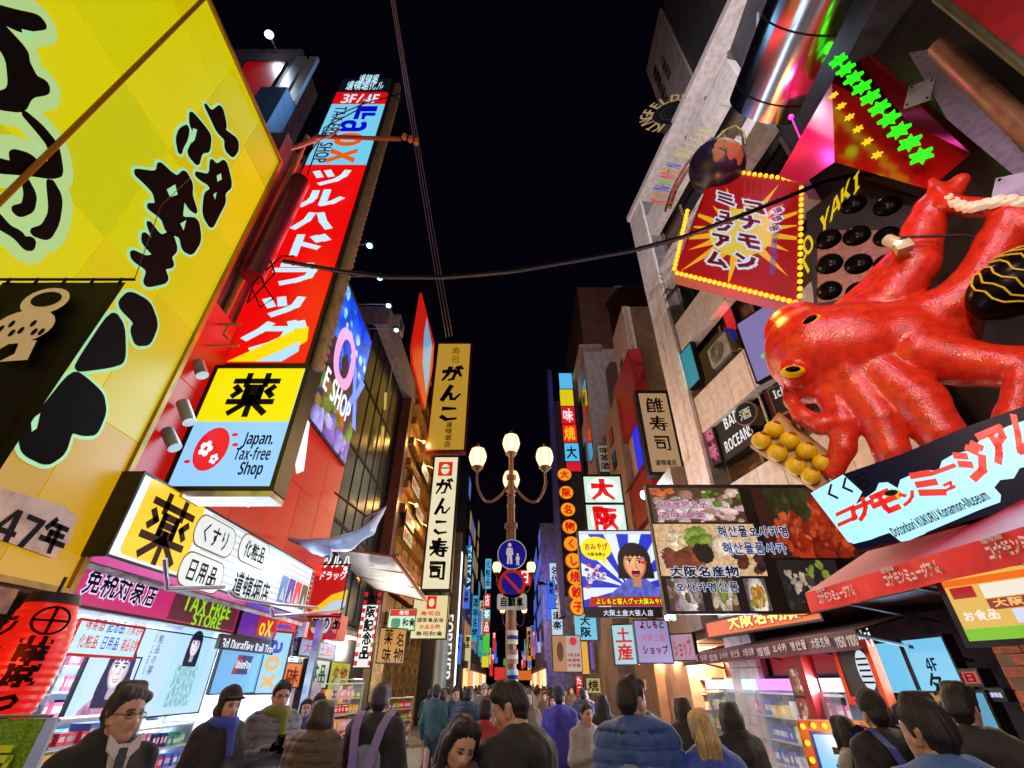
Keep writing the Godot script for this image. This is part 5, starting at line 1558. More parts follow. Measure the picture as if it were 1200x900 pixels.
	put(w, "stay", wr, surf(Color(0.1, 0.1, 0.12), 0.4, 0.5))
	# striped souvenir sign
	var o := sign_box("vertical_sign", "vertical souvenir sign with red and white stripes and black characters", T(0, Vector3(-4.611, 2.092, -15.5)), 0.485, 1.636, glow(Color(0.85, 0.85, 0.84)), 0.12, 0.25, Color(1, 0.95, 0.9))
	var ow := 0.52
	for i in 9:
		for e in [0.0, ow - 0.1]:
			box(o, "red_stripe", Vector3(e, 0.04 + 0.23 * i, 0.0), Vector3(e + 0.1, 0.16 + 0.23 * i, 0.006), glow(Color(0.75, 0.08, 0.08)))
	write(o, "大阪記念品", 0.12, 1.64, 0.3, 0.34, surf(Color(0.03, 0.06, 0.05), 0.5, 0.0, ""), 0.15, true, 0.008)
	# ----- sushi restaurant -----
	var g := thing("sushi_restaurant", "timber-fronted sushi restaurant building with stacked lit beams", "building")
	box(g, "wall", Vector3(-12, 0, -26.5), Vector3(-5.0, 15.5, -19.0), surf(Color(0.12, 0.09, 0.05), 0.7))
	for j in 11:
		box(g, "timber_beam", Vector3(-5.0, 3.6 + 1.05 * j, -26.4), Vector3(-4.55, 3.95 + 1.05 * j, -19.05), surf(Color(0.38, 0.26, 0.1), 0.6, 0.0, "streak", 0.5))
		for k in 5:
			box(g, "wall_panel", Vector3(-4.98, 4.0 + 1.05 * j, -20.4 - 1.47 * k), Vector3(-4.8, 4.58 + 1.05 * j, -19.2 - 1.47 * k), surf(Color(0.5, 0.38, 0.18), 0.6) if (j + k) % 2 else surf(Color(0.4, 0.3, 0.15), 0.6))
	for j in 6:
		box(g, "timber_post", Vector3(-4.98, 0, -19.3 - 1.44 * j), Vector3(-4.6, 3.55, -19.1 - 1.44 * j), surf(Color(0.42, 0.34, 0.2), 0.6, 0.0, "streak", 0.5))
	box(g, "shop_window", Vector3(-4.97, 0.5, -26.3), Vector3(-4.9, 2.8, -19.4), glow(Color(0.5, 0.5, 0.4), 0.5))
	for i in 5:
		var e := thing("beam_sign", "small cream lit beam sign with red square and black characters", "sign", T(90, Vector3(-4.5, [9.1, 7.4, 6.7, 10.6, 8.3][i], [-19.6, -19.3, -19.2, -21.4, -21.2][i])), "beam signs on the timber restaurant")
		box(e, "casing", Vector3(-0.05, -0.05, -0.08), Vector3(1.85, 0.57, -0.01), surf(Color(0.1, 0.06, 0.03), 0.6))
		box(e, "sign_face", Vector3(0, 0, -0.01), Vector3(1.8, 0.52, 0.0), glow(Color(0.78, 0.7, 0.5), 0.9))
		box(e, "red_square", Vector3(0.1, 0.1, 0.0), Vector3(0.42, 0.42, 0.006), glow(Color(0.7, 0.1, 0.05)))
		fit(e, "がんこ", 0.55, 0.1, 1.1, 0.34, surf(Color(0.05, 0.03, 0.02), 0.5, 0.0, ""), 0.16)
	for i in 6:  # small lamps added to warm the dark timber front
		var wp2 := Vector3(-4.25, [5.4, 8.3, 11.4][i % 3], -19.8 - 3.2 * (i / 3))
		var wb := ST()
		ball(wb, wp2, Vector3(0.07, 0.1, 0.07), 10)
		tube(wb, [wp2, wp2 + Vector3(-0.35, 0.15, 0)], 0.02)
		put(g, "added_wall_lamp", wb, glow(Color(1.0, 0.78, 0.45), 3.0))
		lamp(g, wp2 + Vector3(0.12, 0, 0), Color(1.0, 0.75, 0.42), 0.3, 0.08)
	var gold := sign_box("projecting_sign", "tall gold projecting sign with black brush characters high on the sushi restaurant", T(0, Vector3(-4.095, 11.091, -20)), 1.771, 6.475, glow(Color(0.66, 0.5, 0.16), 0.95), 0.5, 1.2, Color(1.0, 0.8, 0.35), "", 0.08, Color(0.3, 0.05, 0.04))
	var ink := surf(Color(0.06, 0.03, 0.02), 0.5, 0.0, "")
	for i in 3:
		write(gold, "がんこ"[i], 0.32, 3.9 - 1.2 * i, 1.15, 1.05, ink, 0.17, false, 0.006, null, 0.2, true)
	write(gold, "寿司", 0.75, 5.7, 0.5, 0.55, ink, 0.06, true, 0.006)
	write(gold, "道頓堀店", 0.8, 1.2, 0.32, 0.34, ink, 0.1, true, 0.006)
	var wt := sign_box("projecting_sign", "tall white projecting sushi sign with red face emblem and brush characters", T(0, Vector3(-3.655, 4.909, -20)), 1.087, 5.782, glow(Color(0.84, 0.8, 0.66)), 0.45, 1.2, Color(1.0, 0.95, 0.8), "", 0.08)
	box(wt, "emblem", Vector3(0.2, 4.85, 0.0), Vector3(0.86, 5.55, 0.006), glow(Color(0.78, 0.12, 0.04)))
	shape(wt, "emblem", oval(0.53, 5.18, 0.2, 0.26), 0.01, glow(Color(0.8, 0.8, 0.66)))
	shape(wt, "emblem", PackedVector2Array([Vector2(0.34, 5.2), Vector2(0.72, 5.2), Vector2(0.72, 5.27), Vector2(0.34, 5.27)]), 0.014, glow(Color(0.2, 0.4, 0.3)))
	for i in 5:
		write(wt, "がんこ寿司"[i], 0.14, 3.9 - 0.9 * i, 0.8, 0.82, ink, 0.14, false, 0.006, null, 0.2, true)
	var cr := sign_box("lightbox_sign", "cream menu lightbox with red emblem and small rows of characters under the white sushi sign", T(0, Vector3(-3.842, 3.12, -19.6)), 1.319, 1.476, glow(Color(0.82, 0.76, 0.55)), 0.25, 0.5, Color(1.0, 0.95, 0.75))
	box(cr, "emblem", Vector3(0.5, 1.0, 0.0), Vector3(0.88, 1.46, 0.006), glow(Color(0.78, 0.1, 0.05)))
	shape(cr, "emblem", oval(0.69, 1.22, 0.11, 0.15, 14), 0.01, glow(Color(0.85, 0.8, 0.6)))
	for i in 4:
		fit(cr, ["寿司店", "酒茶食品味", "お品名物", "寿司和食"][i], 0.3 - 0.12 * (i % 2), 0.76 - 0.23 * i, 0.8 + 0.24 * (i % 2), 0.17, glow(Color(0.75, 0.1, 0.05)) if i % 2 == 0 else surf(Color(0.2, 0.14, 0.05), 0.5, 0.0, ""), 0.12)
	var wa := sign_box("lightbox_sign", "small green-edged white lightbox with red top and food characters", T(0, Vector3(-4.363, 3.267, -18)), 0.921, 0.647, glow(Color(0.72, 0.84, 0.72)), 0.2, 0.2, Color(0.9, 1.0, 0.9), "", 0.03, Color(0.03, 0.2, 0.06))
	box(wa, "sign_face", Vector3(0.02, 0.43, 0.0), Vector3(0.98, 0.64, 0.006), glow(Color(0.78, 0.1, 0.08)))
	fit(wa, "和食", 0.5, 0.1, 0.45, 0.26, surf(Color(0.03, 0.15, 0.06), 0.5, 0.0, ""), 0.14)
	fit(wa, "寿司", 0.35, 0.46, 0.35, 0.15, glow(Color(0.9, 0.85, 0.75)), 0.14, 0.01)
	shape(wa, "picture", rounded(0.1, 0.06, 0.42, 0.36, 0.08), 0.006, glow(Color(0.2, 0.5, 0.4)))
	var yb := sign_box("board_sign", "gold wooden board sign with brush drawing beside the striped sign", T(35, Vector3(-4.314, 2.26, -16.92)), 0.9, 0.96, glow(Color(0.72, 0.5, 0.12), 0.85), 0.08, 0.2, Color(1.0, 0.8, 0.3))
	write(yb, "薬味", 0.15, 0.5, 0.3, 0.5, ink, 0.1, true)
	write(yb, "名物", 0.55, 0.45, 0.32, 0.42, ink, 0.1, true)
	# diamond sign on the roof line
	var dm := thing("diamond_sign", "tall red and pale blue diamond-shaped sign on the roof line before the gold sign", "sign", T(75, Vector3(-5.068, 13.615, -16.705)))
	flat(dm, "sign_face", [0.909, 5.513, 3.053, 3.737, 3.207, 2.115, 2.902, -0.58, 1.108, 0.984, 0.815, 1.701], 0.0, glow(Color(0.75, 0.1, 0.05), 0.85), 0.12)
	flat(dm, "sign_face", [1.819, 4.544, 2.781, 3.41, 2.915, 1.48, 2.794, 0.253, 2.015, 1.671, 1.771, 3.435], 0.006, glow(Color(0.4, 0.62, 0.75), 0.9))
	var lad := ST()
	tube(lad, [Vector3(-4.715, 20.291, -18.423), Vector3(-4.136, 18.092, -20.585)], 0.03)
	tube(lad, [Vector3(-4.831, 19.339, -17.991), Vector3(-4.659, 20.369, -18.634)], 0.03)
	tube(lad, [Vector3(-4.717, 18.487, -18.418), Vector3(-4.527, 19.261, -19.127)], 0.03)
	put(dm, "ladder", lad, surf(Color(0.5, 0.3, 0.28), 0.5, 0.4))
	# ----- clothes store with the lit edge -----
	var f := thing("clothes_store", "clothing store building with thin white lit edge and tall glass front", "building")
	box(f, "wall", Vector3(-12, 0, -36), Vector3(-4.0, 14.0, -27.0), surf(Color(0.07, 0.075, 0.1), 0.4))
	box(f, "portal", Vector3(-4.6, 0, -33.2), Vector3(-3.5, 10.6, -32.6), surf(Color(0.25, 0.24, 0.24), 0.4, 0.2))
	box(f, "edge_light", Vector3(-3.5, 0.2, -33.0), Vector3(-3.42, 9.2, -32.75), glow(Color(0.92, 0.95, 1.0), 1.6))
	box(f, "edge_light", Vector3(-3.98, 9.2, -32.75), Vector3(-3.42, 9.3, -32.65), glow(Color(0.92, 0.95, 1.0), 1.2))
	for i in 4:
		box(f, "shop_window", Vector3(-3.98, 0.3, -28.6 - 1.3 * i), Vector3(-3.93, 4.2, -27.4 - 1.3 * i), glow([Color(0.5, 0.46, 0.36), Color(0.3, 0.38, 0.5), Color(0.55, 0.52, 0.4), Color(0.4, 0.45, 0.5)][i], 0.75))
	for i in 5:
		box(f, "blue_window", Vector3(-3.98, 5.0 + 1.8 * i, -32.4), Vector3(-3.9, 6.5 + 1.8 * i, -27.3), surf(Color(0.03, 0.05, 0.2), 0.15, 0.0, ""))
	var fl := Node3D.new()
	fl.name = "front_lettering"
	fl.transform = T(0, Vector3(-4.35, 0, -32.55))
	f.add_child(fl)
	slanted(fl, "FOREVER 21", Vector2(0.2, 5.4), Vector2(0, -0.66), Vector2(0.5, 0), glow(Color(0.9, 0.9, 0.85)), 0.1, false, 0.01)

func awning(called: String, label: String, x_out: float, x_in: float, d0: float, d1: float, y_lo: float, y_mid: float, y_top: float, m: Material, under: Material) -> Node3D:
	var o := thing(called, label, "awning")
	var s := ST()
	var n := 24
	for i in n:
		var z0 := -lerpf(d0, d1, i / float(n))
		var z1 := -lerpf(d0, d1, (i + 1.0) / n)
		var w0 := 0.02 * sin(i * 1.3)
		var w1 := 0.02 * sin((i + 1) * 1.3)
		quad(s, Vector3(x_out + w1, y_lo, z1), Vector3(x_out + w0, y_lo, z0), Vector3(x_out, y_mid, z0), Vector3(x_out, y_mid, z1))
	put(o, "valance", s, m)
	var t := ST()
	quad(t, Vector3(x_out, y_mid, -d1), Vector3(x_out, y_mid, -d0), Vector3(x_in, y_top, -d0), Vector3(x_in, y_top, -d1))
	quad(t, Vector3(x_out, y_mid - 0.02, -d1), Vector3(x_out, y_mid - 0.02, -d0), Vector3(x_in, y_top - 0.02, -d0), Vector3(x_in, y_top - 0.02, -d1))
	put(o, "roof_cloth", t, under)
	var f := ST()
	for i in 5:
		var z := -lerpf(d0 + 0.05, d1 - 0.05, i / 4.0)
		tube(f, [Vector3(x_out + 0.05, y_mid - 0.05, z), Vector3(x_in, y_mid - 0.35, z)], 0.022)
	tube(f, [Vector3(x_out + 0.04, y_mid - 0.03, -d0), Vector3(x_out + 0.04, y_mid - 0.03, -d1)], 0.025)
	put(o, "arm", f, surf(Color(0.35, 0.33, 0.33), 0.4, 0.7, ""))
	return o

func right_shops():
	# ----- pale tiled building -----
	var b := thing("tiled_building", "pale tiled building with bands of dark windows behind the octopus", "building", T(-79.4, Vector3(5, 0, -12.05)))
	box(b, "wall", Vector3(0.02, 3.2, -7), Vector3(9.5, 17.7, -0.55), surf(Color(0.06, 0.05, 0.05), 0.5))
	var tile := [surf(Color(0.72, 0.68, 0.67), 0.4, 0.0, "soft", 0.6), surf(Color(0.74, 0.7, 0.69), 0.4, 0.0, "soft", 0.5), surf(Color(0.7, 0.66, 0.66), 0.4, 0.0, "soft", 0.7)]
	clad(b, "column_tile", Transform3D(Basis(), Vector3(0, 0, 0.12)), 1.0, 17.9, 3, 18, 0.014, tile, 0.1)
	box(b, "column", Vector3(0.0, 0, -0.55), Vector3(1.0, 17.9, 0.02), surf(Color(0.3, 0.28, 0.27), 0.6))
	clad(b, "side_tile", Transform3D(Basis(Vector3.UP, -PI / 2), Vector3(-0.02, 0, -4.2)), 4.2, 17.9, 4, 18, 0.014, tile, 0.08)
	for k in 5:
		clad(b, "band_tile", Transform3D(Basis(), Vector3(1.0, 4.63 + 2.75 * k, 0.0)), 5.4, 1.11, 7, 1, 0.014, tile, 0.3)
		for i in 4:
			box(b, "window", Vector3(1.1 + 1.3 * i, 5.8 + 2.75 * k, -0.5), Vector3(2.35 + 1.3 * i, 7.3 + 2.75 * k, -0.46), [surf(Color(0.14, 0.1, 0.07), 0.2, 0.0, "grime", 1.0), glow(Color(0.35, 0.25, 0.12), 0.35), surf(Color(0.05, 0.05, 0.06), 0.12, 0.0, "")][(i * 2 + k) % 3])
		for i in 5:
			box(b, "window_post", Vector3(1.02 + 1.3 * i, 5.74 + 2.75 * k, -0.5), Vector3(1.1 + 1.3 * i, 7.38 + 2.75 * k, -0.4), surf(Color(0.3, 0.24, 0.18), 0.5))
	box(b, "roof_edge", Vector3(-0.05, 17.72, -7), Vector3(9.5, 18.0, 0.2), tile[0])
	# tower behind it
	var tw := thing("tower_block", "tall grey panelled tower rising behind the tiled building", "building", T(-90, Vector3(6.5, 0, -10.0)))
	box(tw, "core", Vector3(0, 12, -8), Vector3(12, 26.4, -0.1), surf(Color(0.12, 0.12, 0.14), 0.6))
	var pan := [surf(Color(0.5, 0.46, 0.46), 0.5, 0.0, "soft", 0.4), surf(Color(0.47, 0.43, 0.44), 0.5, 0.0, "soft", 0.5)]
	clad(tw, "wall_panel", Transform3D(Basis(), Vector3(0, 12, 0)), 2.4, 14.5, 2, 12, 0.012, pan, 0.1)
	var gp := [surf(Color(0.34, 0.38, 0.38), 0.5, 0.0, "soft", 0.4), surf(Color(0.31, 0.35, 0.36), 0.5, 0.0, "soft", 0.5)]
	clad(tw, "wall_panel", Transform3D(Basis(), Vector3(2.44, 12, -0.12)), 6.0, 14.5, 4, 9, 0.012, gp, 0.1)
	clad(tw, "wall_panel", Transform3D(Basis(Vector3.UP, -PI / 2), Vector3(-0.02, 12, -3.2)), 3.2, 14.5, 2, 12, 0.012, pan, 0.08)
	var tl := Node3D.new()
	tl.name = "front_lettering"
	tw.add_child(tl)
	write(tl, "道頓堀名物店", 0.35, 24.6, 0.5, 0.5, surf(Color(0.1, 0.08, 0.08), 0.5, 0.0, ""), 0.12, true, 0.03)
	write(tl, "大阪寿司", 1.15, 23.9, 0.42, 0.46, surf(Color(0.1, 0.08, 0.08), 0.5, 0.0, ""), 0.1, true, 0.03)
	# horizontal polished steel barrel
	var st := thing("steel_barrel", "polished steel half-barrel housing lit by coloured reflections high above the octopus", "housing")
	var cs := ST()
	var steel := StandardMaterial3D.new()
	steel.albedo_color = Color(0.75, 0.76, 0.78)
	steel.metallic = 1.0
	steel.roughness = 0.16
	var prof := []
	for i in 25:
		var a := PI * (0.42 + 1.16 * i / 24.0)
		prof.append(Vector2(5.65 + 0.85 * cos(a), 12.3 + 0.85 * sin(a)))
	for i in 24:
		quad(cs, Vector3(prof[i].x, prof[i].y, -4.95), Vector3(prof[i + 1].x, prof[i + 1].y, -4.95), Vector3(prof[i + 1].x, prof[i + 1].y, 1.0), Vector3(prof[i].x, prof[i].y, 1.0))
	cs.index()
	cs.generate_normals()
	put(st, "shell", cs, steel)
	var cap := ST()
	var cp := PackedVector2Array(prof)
	poly(cap, cp, -4.95, 0.0)
	put(st, "end_cap", cap, surf(Color(0.1, 0.1, 0.11), 0.4, 0.5))
	for i in 3:
		var rb := ST()
		for k in 24:
			quad(rb, Vector3(5.65 + (prof[k].x - 5.65) * 1.012, 12.3 + (prof[k].y - 12.3) * 1.012, -4.6 + 1.2 * i), Vector3(5.65 + (prof[k + 1].x - 5.65) * 1.012, 12.3 + (prof[k + 1].y - 12.3) * 1.012, -4.6 + 1.2 * i), Vector3(5.65 + (prof[k + 1].x - 5.65) * 1.012, 12.3 + (prof[k + 1].y - 12.3) * 1.012, -4.57 + 1.2 * i), Vector3(5.65 + (prof[k].x - 5.65) * 1.012, 12.3 + (prof[k].y - 12.3) * 1.012, -4.57 + 1.2 * i))
		put(st, "seam_strap", rb, surf(Color(0.12, 0.12, 0.13), 0.4, 0.6, ""))
	for e in [[Color(1.0, 0.55, 0.05), Vector3(3.2, 14.6, -4.9)], [Color(0.75, 0.85, 1.0), Vector3(2.2, 12.8, -4.9)]]:   # lit tubes that the steel mirrors
		var tb := thing("tube_light", "amber tube light facing the steel barrel" if e[0].b < 0.5 else "white tube light facing the steel barrel", "lamp", T(0, e[1] + Vector3(-3.0, 2.0, 5.0)))
		var ts := ST()
		tube(ts, [Vector3(0, 0, 0), Vector3(0, 0, 5.0)], 0.22, -1, 10)
		put(tb, "light_tube", ts, glow(e[0], 3.0))
		var th := ST()
		tube(th, [Vector3(-0.3, 0.35, 0), Vector3(-0.3, 0.35, 5.0)], 0.08, -1, 8)
		put(tb, "holder", th, surf(Color(0.2, 0.2, 0.2), 0.5))
	var fl := thing("floodlight", "cone-shaped white floodlight hanging beside the steel barrel", "lamp", T(0, [Vector3(6.283, 15.39, -4.9)][0]))
	var fs := ST()
	lathe(fs, [Vector2(0.05, 0.42), Vector2(0.07, 0.28), Vector2(0.09, 0.2), Vector2(0.16, -0.1), Vector2(0.16, -0.16)], 16, Transform3D(Basis(Vector3.BACK, -0.25), Vector3.ZERO))
	tube(fs, [Vector3(0.1, 0.4, 0), Vector3(0.3, 1.3, 0.2)], 0.035)
	put(fl, "shade", fs, surf(Color(0.6, 0.62, 0.66), 0.4, 0.4, ""))
	var fg := ST()
	ball(fg, Vector3(-0.03, -0.14, 0), Vector3(0.14, 0.05, 0.14), 12)
	put(fl, "lamp_glass", fg, glow(Color(0.75, 0.85, 1.0), 6.0))
	spot(fl, Vector3(-0.05, -0.26, 0), Vector3(-0.3, -4.0, -1.0), Color(0.8, 0.88, 1.0), 3.2, 60)
	# ----- near shop with brick pillar -----
	var n := thing("near_shop", "dark shop building with brick pillar under the octopus", "building")
	box(n, "upper_wall", Vector3(7.6, 3.0, -5.0), Vector3(12, 12.5, 4), surf(Color(0.07, 0.06, 0.07), 0.6))
	box(n, "lower_wall", Vector3(6.0, 0, -5.6), Vector3(12, 3.0, 4), surf(Color(0.2, 0.12, 0.08), 0.6))
	box(n, "back_wall", Vector3(6.3, 0, -14.5), Vector3(12, 4.6, -5.6), surf(Color(0.25, 0.2, 0.2), 0.6))
	box(n, "soffit", Vector3(4.7, 2.62, -14.2), Vector3(6.4, 2.8, -3.0), surf(Color(0.14, 0.07, 0.06), 0.6))
	box(n, "shop_floor", Vector3(4.9, 0, -14.2), Vector3(6.3, 0.05, -5.6), surf(Color(0.4, 0.36, 0.34), 0.4))
	var mort := surf(Color(0.3, 0.25, 0.2), 0.8)
	box(n, "pillar_core", Vector3(5.24, 0, -5.7), Vector3(6.0, 2.62, -3.2), mort)
	var bm := BoxMesh.new()
	bm.size = Vector3(0.05, 0.095, 0.3)
	var bt := [surf(Color(0.5, 0.24, 0.12), 0.6, 0.0, "grime", 2.0, 0.3), surf(Color(0.56, 0.28, 0.14), 0.6, 0.0, "grime", 2.4, 0.3), surf(Color(0.44, 0.2, 0.1), 0.6, 0.0, "grime", 1.7, 0.3)]
	for j in 24:
		for i in 8:
			var br := put(n, "brick", bm, bt[(i * 3 + j * 5 + i * j) % 3])
			br.position = Vector3(5.225 + 0.004 * ((i + j) % 2), 0.1 + 0.107 * j, -5.52 + 0.31 * i + (0.155 if j % 2 else 0.0))
	var bm2 := BoxMesh.new()
	bm2.size = Vector3(0.3, 0.095, 0.05)
	for j in 24:
		for i in 2:
			var br := put(n, "brick", bm2, bt[(i + j) % 3])
			br.position = Vector3(5.4 + 0.31 * i, 0.1 + 0.107 * j, -5.715)
	# floor guide lightboxes
	for e in [["pale blue blank lightbox under the brown awning", T(-90, Vector3(5.2, 1.605, -7.681)), 0.7, 0.575, 0], ["tall pale blue floor-guide lightbox with storey numbers", T(-90, Vector3(5.2, 0.914, -6.989)), 0.719, 1.27, 1]]:
		var o := sign_box("lightbox_sign", e[0], e[1], e[2], e[3], glow(Color(0.42, 0.72, 0.86)), 0.12, 0.5, Color(0.6, 0.85, 1.0), "", 0.03)
		if e[4]:
			for i in 3:
				write(o, ["4F", "3F", "2F"][i], 0.28, e[3] - 0.32 - 0.26 * i, 0.13, 0.14, surf(Color(0.03, 0.05, 0.1), 0.5, 0.0, ""), 0.1)
			fit(o, "道頓堀店", 0.5, e[3] - 1.3, 0.5, 0.1, surf(Color(0.03, 0.05, 0.1), 0.5, 0.0, ""), 0.1)
			for i in 6:
				shape(o, "emblem", oval(0.62 + 0.07 * (i % 3), e[3] - 1.02 + 0.07 * (i / 3), 0.022, 0.03, 8), 0.004, surf(Color(0.03, 0.05, 0.1), 0.5, 0.0, ""))
			box(o, "divider", Vector3(0, e[3] - 1.62, 0), Vector3(e[2], e[3] - 1.56, 0.012), surf(Color(0.2, 0.35, 0.4), 0.4))
	small_sign("leaning cyan side panel by the brick pillar", T(-80, Vector3(5.106, 0.98, -6.151)), 0.171, 0.646, Color(0.35, 0.62, 0.75), "", Color.WHITE, false, 0.0, 0.8)
	small_sign("small red notice on the pillar beside the floor guide", T(-90, Vector3(5.18, 1.712, -6.215)), 0.221, 0.113, Color(0.7, 0.1, 0.08), "日", Color(0.3, 0.02, 0.02), false, 0.0, 0.8, "notice")
	small_sign("small dark blue plate on the brick pillar", T(-90, Vector3(5.17, 1.58, -5.961)), 0.181, 0.06, Color(0.05, 0.06, 0.3), "道頓堀", Color(0.8, 0.8, 0.9), false, 0.0, 0.8, "notice")
	var ic := sign_box("lightbox_sign", "orange framed black sign with white latin name beside the blank lightbox", T(-90, Vector3(4.95, 1.549, -8.03)), 0.657, 0.583, glow(Color(0.05, 0.05, 0.06)), 0.1, 0.0, Color.WHITE, "", 0.1, Color(0.85, 0.25, 0.02))
	fit(ic, "Ichaki", 0.15, 0.62, 0.75, 0.24, glow(Color(0.9, 0.9, 0.9)), 0.1)
	shape(ic, "emblem", oval(0.52, 0.32, 0.16, 0.24), 0.006, glow(Color(0.75, 0.8, 0.85)))
	for i in 5:
		box(ic, "emblem", Vector3(0.4, 0.16 + 0.07 * i, 0.008), Vector3(0.64, 0.185 + 0.07 * i, 0.01), surf(Color(0.03, 0.03, 0.04), 0.5, 0.0, ""))
	var sm := sign_box("notice_board", "olive-gold board behind the waiting people at the floor guide", T(-75, Vector3(4.68, 0.963, -6.374)), 0.309, 0.661, surf(Color(0.45, 0.36, 0.14), 0.5), 0.06, 0.0, Color.WHITE, "", 0.02)
	write(sm, "名物", 0.2, 0.6, 0.2, 0.25, surf(Color(0.1, 0.08, 0.03), 0.5, 0.0, ""), 0.12, true, 0.006)
	var tv := sign_box("menu_screen", "tilted menu screen with orange white and green fields above the brick pillar", T(-70, Vector3(4.402, 2.051, -5.007)), 0.71, 0.564, glow(Color(0.82, 0.66, 0.3)), 0.12, 0.5, Color(1.0, 0.9, 0.6), "", 0.05)
	for e in [[0.0, 0.0, 1.3, 0.1, Color(0.45, 0.7, 0.12)], [0.3, 0.34, 0.8, 0.46, Color(0.85, 0.85, 0.8)], [0.3, 0.24, 1.0, 0.33, Color(0.5, 0.2, 0.12)], [0.45, 0.12, 1.1, 0.23, Color(0.75, 0.8, 0.9)], [0.0, 0.47, 1.3, 0.53, Color(0.85, 0.4, 0.1)], [0.04, 0.36, 0.24, 0.46, Color(0.6, 0.1, 0.1)]]:
		box(tv, "screen_field", Vector3(e[0], e[1], 0), Vector3(e[2], e[3], 0.006), glow(e[4]))
	fit(tv, "大阪名物味", 0.34, 0.255, 0.6, 0.07, glow(Color(0.9, 0.7, 0.4)), 0.14, 0.01)
	fit(tv, "お食品", 0.05, 0.16, 0.3, 0.09, glow(Color(0.9, 0.85, 0.8)), 0.14, 0.01)
	# awnings
	var red := surf(Color(0.82, 0.03, 0.03), 0.6, 0.0, "soft", 0.8)
	var a1 := awning("awning", "bright red museum awning with white lettering under the blue sign", 4.0, 5.6, 1.6, 6.75, 2.5, 2.74, 3.55, red, surf(Color(0.6, 0.1, 0.2), 0.5, 0.0, "soft", 0.6))
	var at := Node3D.new()
	at.name = "valance_print"
	at.transform = T(-90, Vector3(3.975, 2.53, -6.75))
	a1.add_child(at)
	for i in 4:
		fit(at, "コナモンミュージアム", 0.3 + 1.25 * i, 0.03, 0.75, 0.13, surf(Color(0.9, 0.85, 0.85), 0.6, 0.0, ""), 0.17, 0.004)
		fit(at, "道頓堀", 0.3 + 1.25 * i, 0.165, 0.2, 0.045, surf(Color(0.9, 0.85, 0.85), 0.6, 0.0, ""), 0.14, 0.004)
	var a2 := awning("awning", "dark maroon awning with pale letters over the stall fronts", 4.5, 5.9, 6.75, 14.0, 2.08, 2.3, 2.62, surf(Color(0.22, 0.06, 0.06), 0.6, 0.0, "cloth", 0.8, 0.4), surf(Color(0.35, 0.25, 0.24), 0.5, 0.0, "cloth", 0.6))
	var a2t := Node3D.new()
	a2t.name = "valance_print"
	a2t.transform = T(-90, Vector3(4.47, 2.11, -14.0))
	a2.add_child(a2t)
	for i in 12:
		fit(a2t, ["オ사카", "명산물", "大阪名物", "1150 1100"][i % 4].replace("オ", "오"), 0.2 + 0.6 * i, 0.03, 0.48, 0.13, surf(Color(0.75, 0.7, 0.68), 0.6, 0.0, ""), 0.13, 0.004)
	# orange crab-stall sign above the maroon awning
	var om := sign_box("fascia_sign", "slanted orange and yellow food-stall fascia sign above the maroon awning", T(-82, Vector3(4.293, 2.548, -11.328)), 3.522, 0.261, glow(Color(0.85, 0.36, 0.12)), 0.15, 0.5, Color(1.0, 0.6, 0.25))
	fit(om, "大阪名物焼", 0.9, 0.06, 2.2, 0.26, glow(Color(0.95, 0.9, 0.5)), 0.16, 0.006, glow(Color(0.7, 0.08, 0.05)))
	# stall fronts
	for i in 4:
		var sh := thing("display_case", ["lit white display case with pale prizes beside the maroon post", "lit display case of yellow and blue goods", "lit display case of pink plush goods under the purple tube", "lit display case of white goods at the far end of the stalls"][i], "display case", T(-90, Vector3(5.3, 0.1, [-9.4, -11.0, -12.6, -13.9][i])))
		goods(sh, [1.2, 1.5, 1.5, 1.1][i], 1.45, 0.35, 80 + i, [[Color(0.95, 0.95, 0.95), Color(0.5, 0.8, 0.9), Color(0.9, 0.5, 0.7)], [Color(0.95, 0.85, 0.2), Color(0.2, 0.4, 0.8), Color(0.9, 0.9, 0.9)], [Color(0.95, 0.5, 0.7), Color(0.9, 0.9, 0.95), Color(0.6, 0.4, 0.8)], [Color(0.9, 0.92, 0.9), Color(0.4, 0.7, 0.6), Color(0.9, 0.7, 0.3)]][i], 0.26)
		var w: float = [1.2, 1.5, 1.5, 1.1][i]
		box(sh, "header_light", Vector3(0, 1.5, 0.1), Vector3(w, 1.68, 0.36), glow([Color(0.8, 0.9, 0.95), Color(0.8, 0.55, 0.95), Color(0.75, 0.9, 0.95), Color(0.85, 0.9, 0.9)][i], 1.3))
		panel_light(sh, w, 0.16, [Color(0.8, 0.95, 1.0), Color(0.9, 0.7, 1.0), Color(0.8, 0.95, 1.0), Color(1, 1, 1)][i], 2.2, 0, Vector3(w / 2, 1.59, 0.4))
		var gs := ST()
		bx(gs, Vector3(0, -0.05, 0.42), Vector3(w, 1.5, 0.424))
		put(sh, "pane", gs, glass(Color(0.9, 0.95, 1.0), 0.08))
	for i in 5:
		small_sign(["deep red backlit panel above the stalls", "deep red backlit panel above the stalls", "deep red backlit panel above the stalls", "deep red backlit panel above the stalls", "deep red backlit panel above the stalls"][i], T(-90, Vector3(5.25, 1.85, -8.4 - 1.2 * i)), 1.0, 0.3, Color(0.5, 0.03, 0.05), "", Color.WHITE, false, 0.1, 0.8, "light_panel_sign", "deep red panels above the stalls")
	var po := thing("maroon_post", "maroon square post with a tall strip of food pictures between display cases", "post", T(-90, Vector3(4.95, 0, -9.35)))
	box(po, "post", Vector3(0.42, 0, 0), Vector3(0.62, 2.1, 0.2), surf(Color(0.42, 0.02, 0.03), 0.4))
	box(po, "picture_strip", Vector3(0.0, 0.2, 0.1), Vector3(0.4, 1.95, 0.16), surf(Color(0.06, 0.04, 0.04), 0.4))
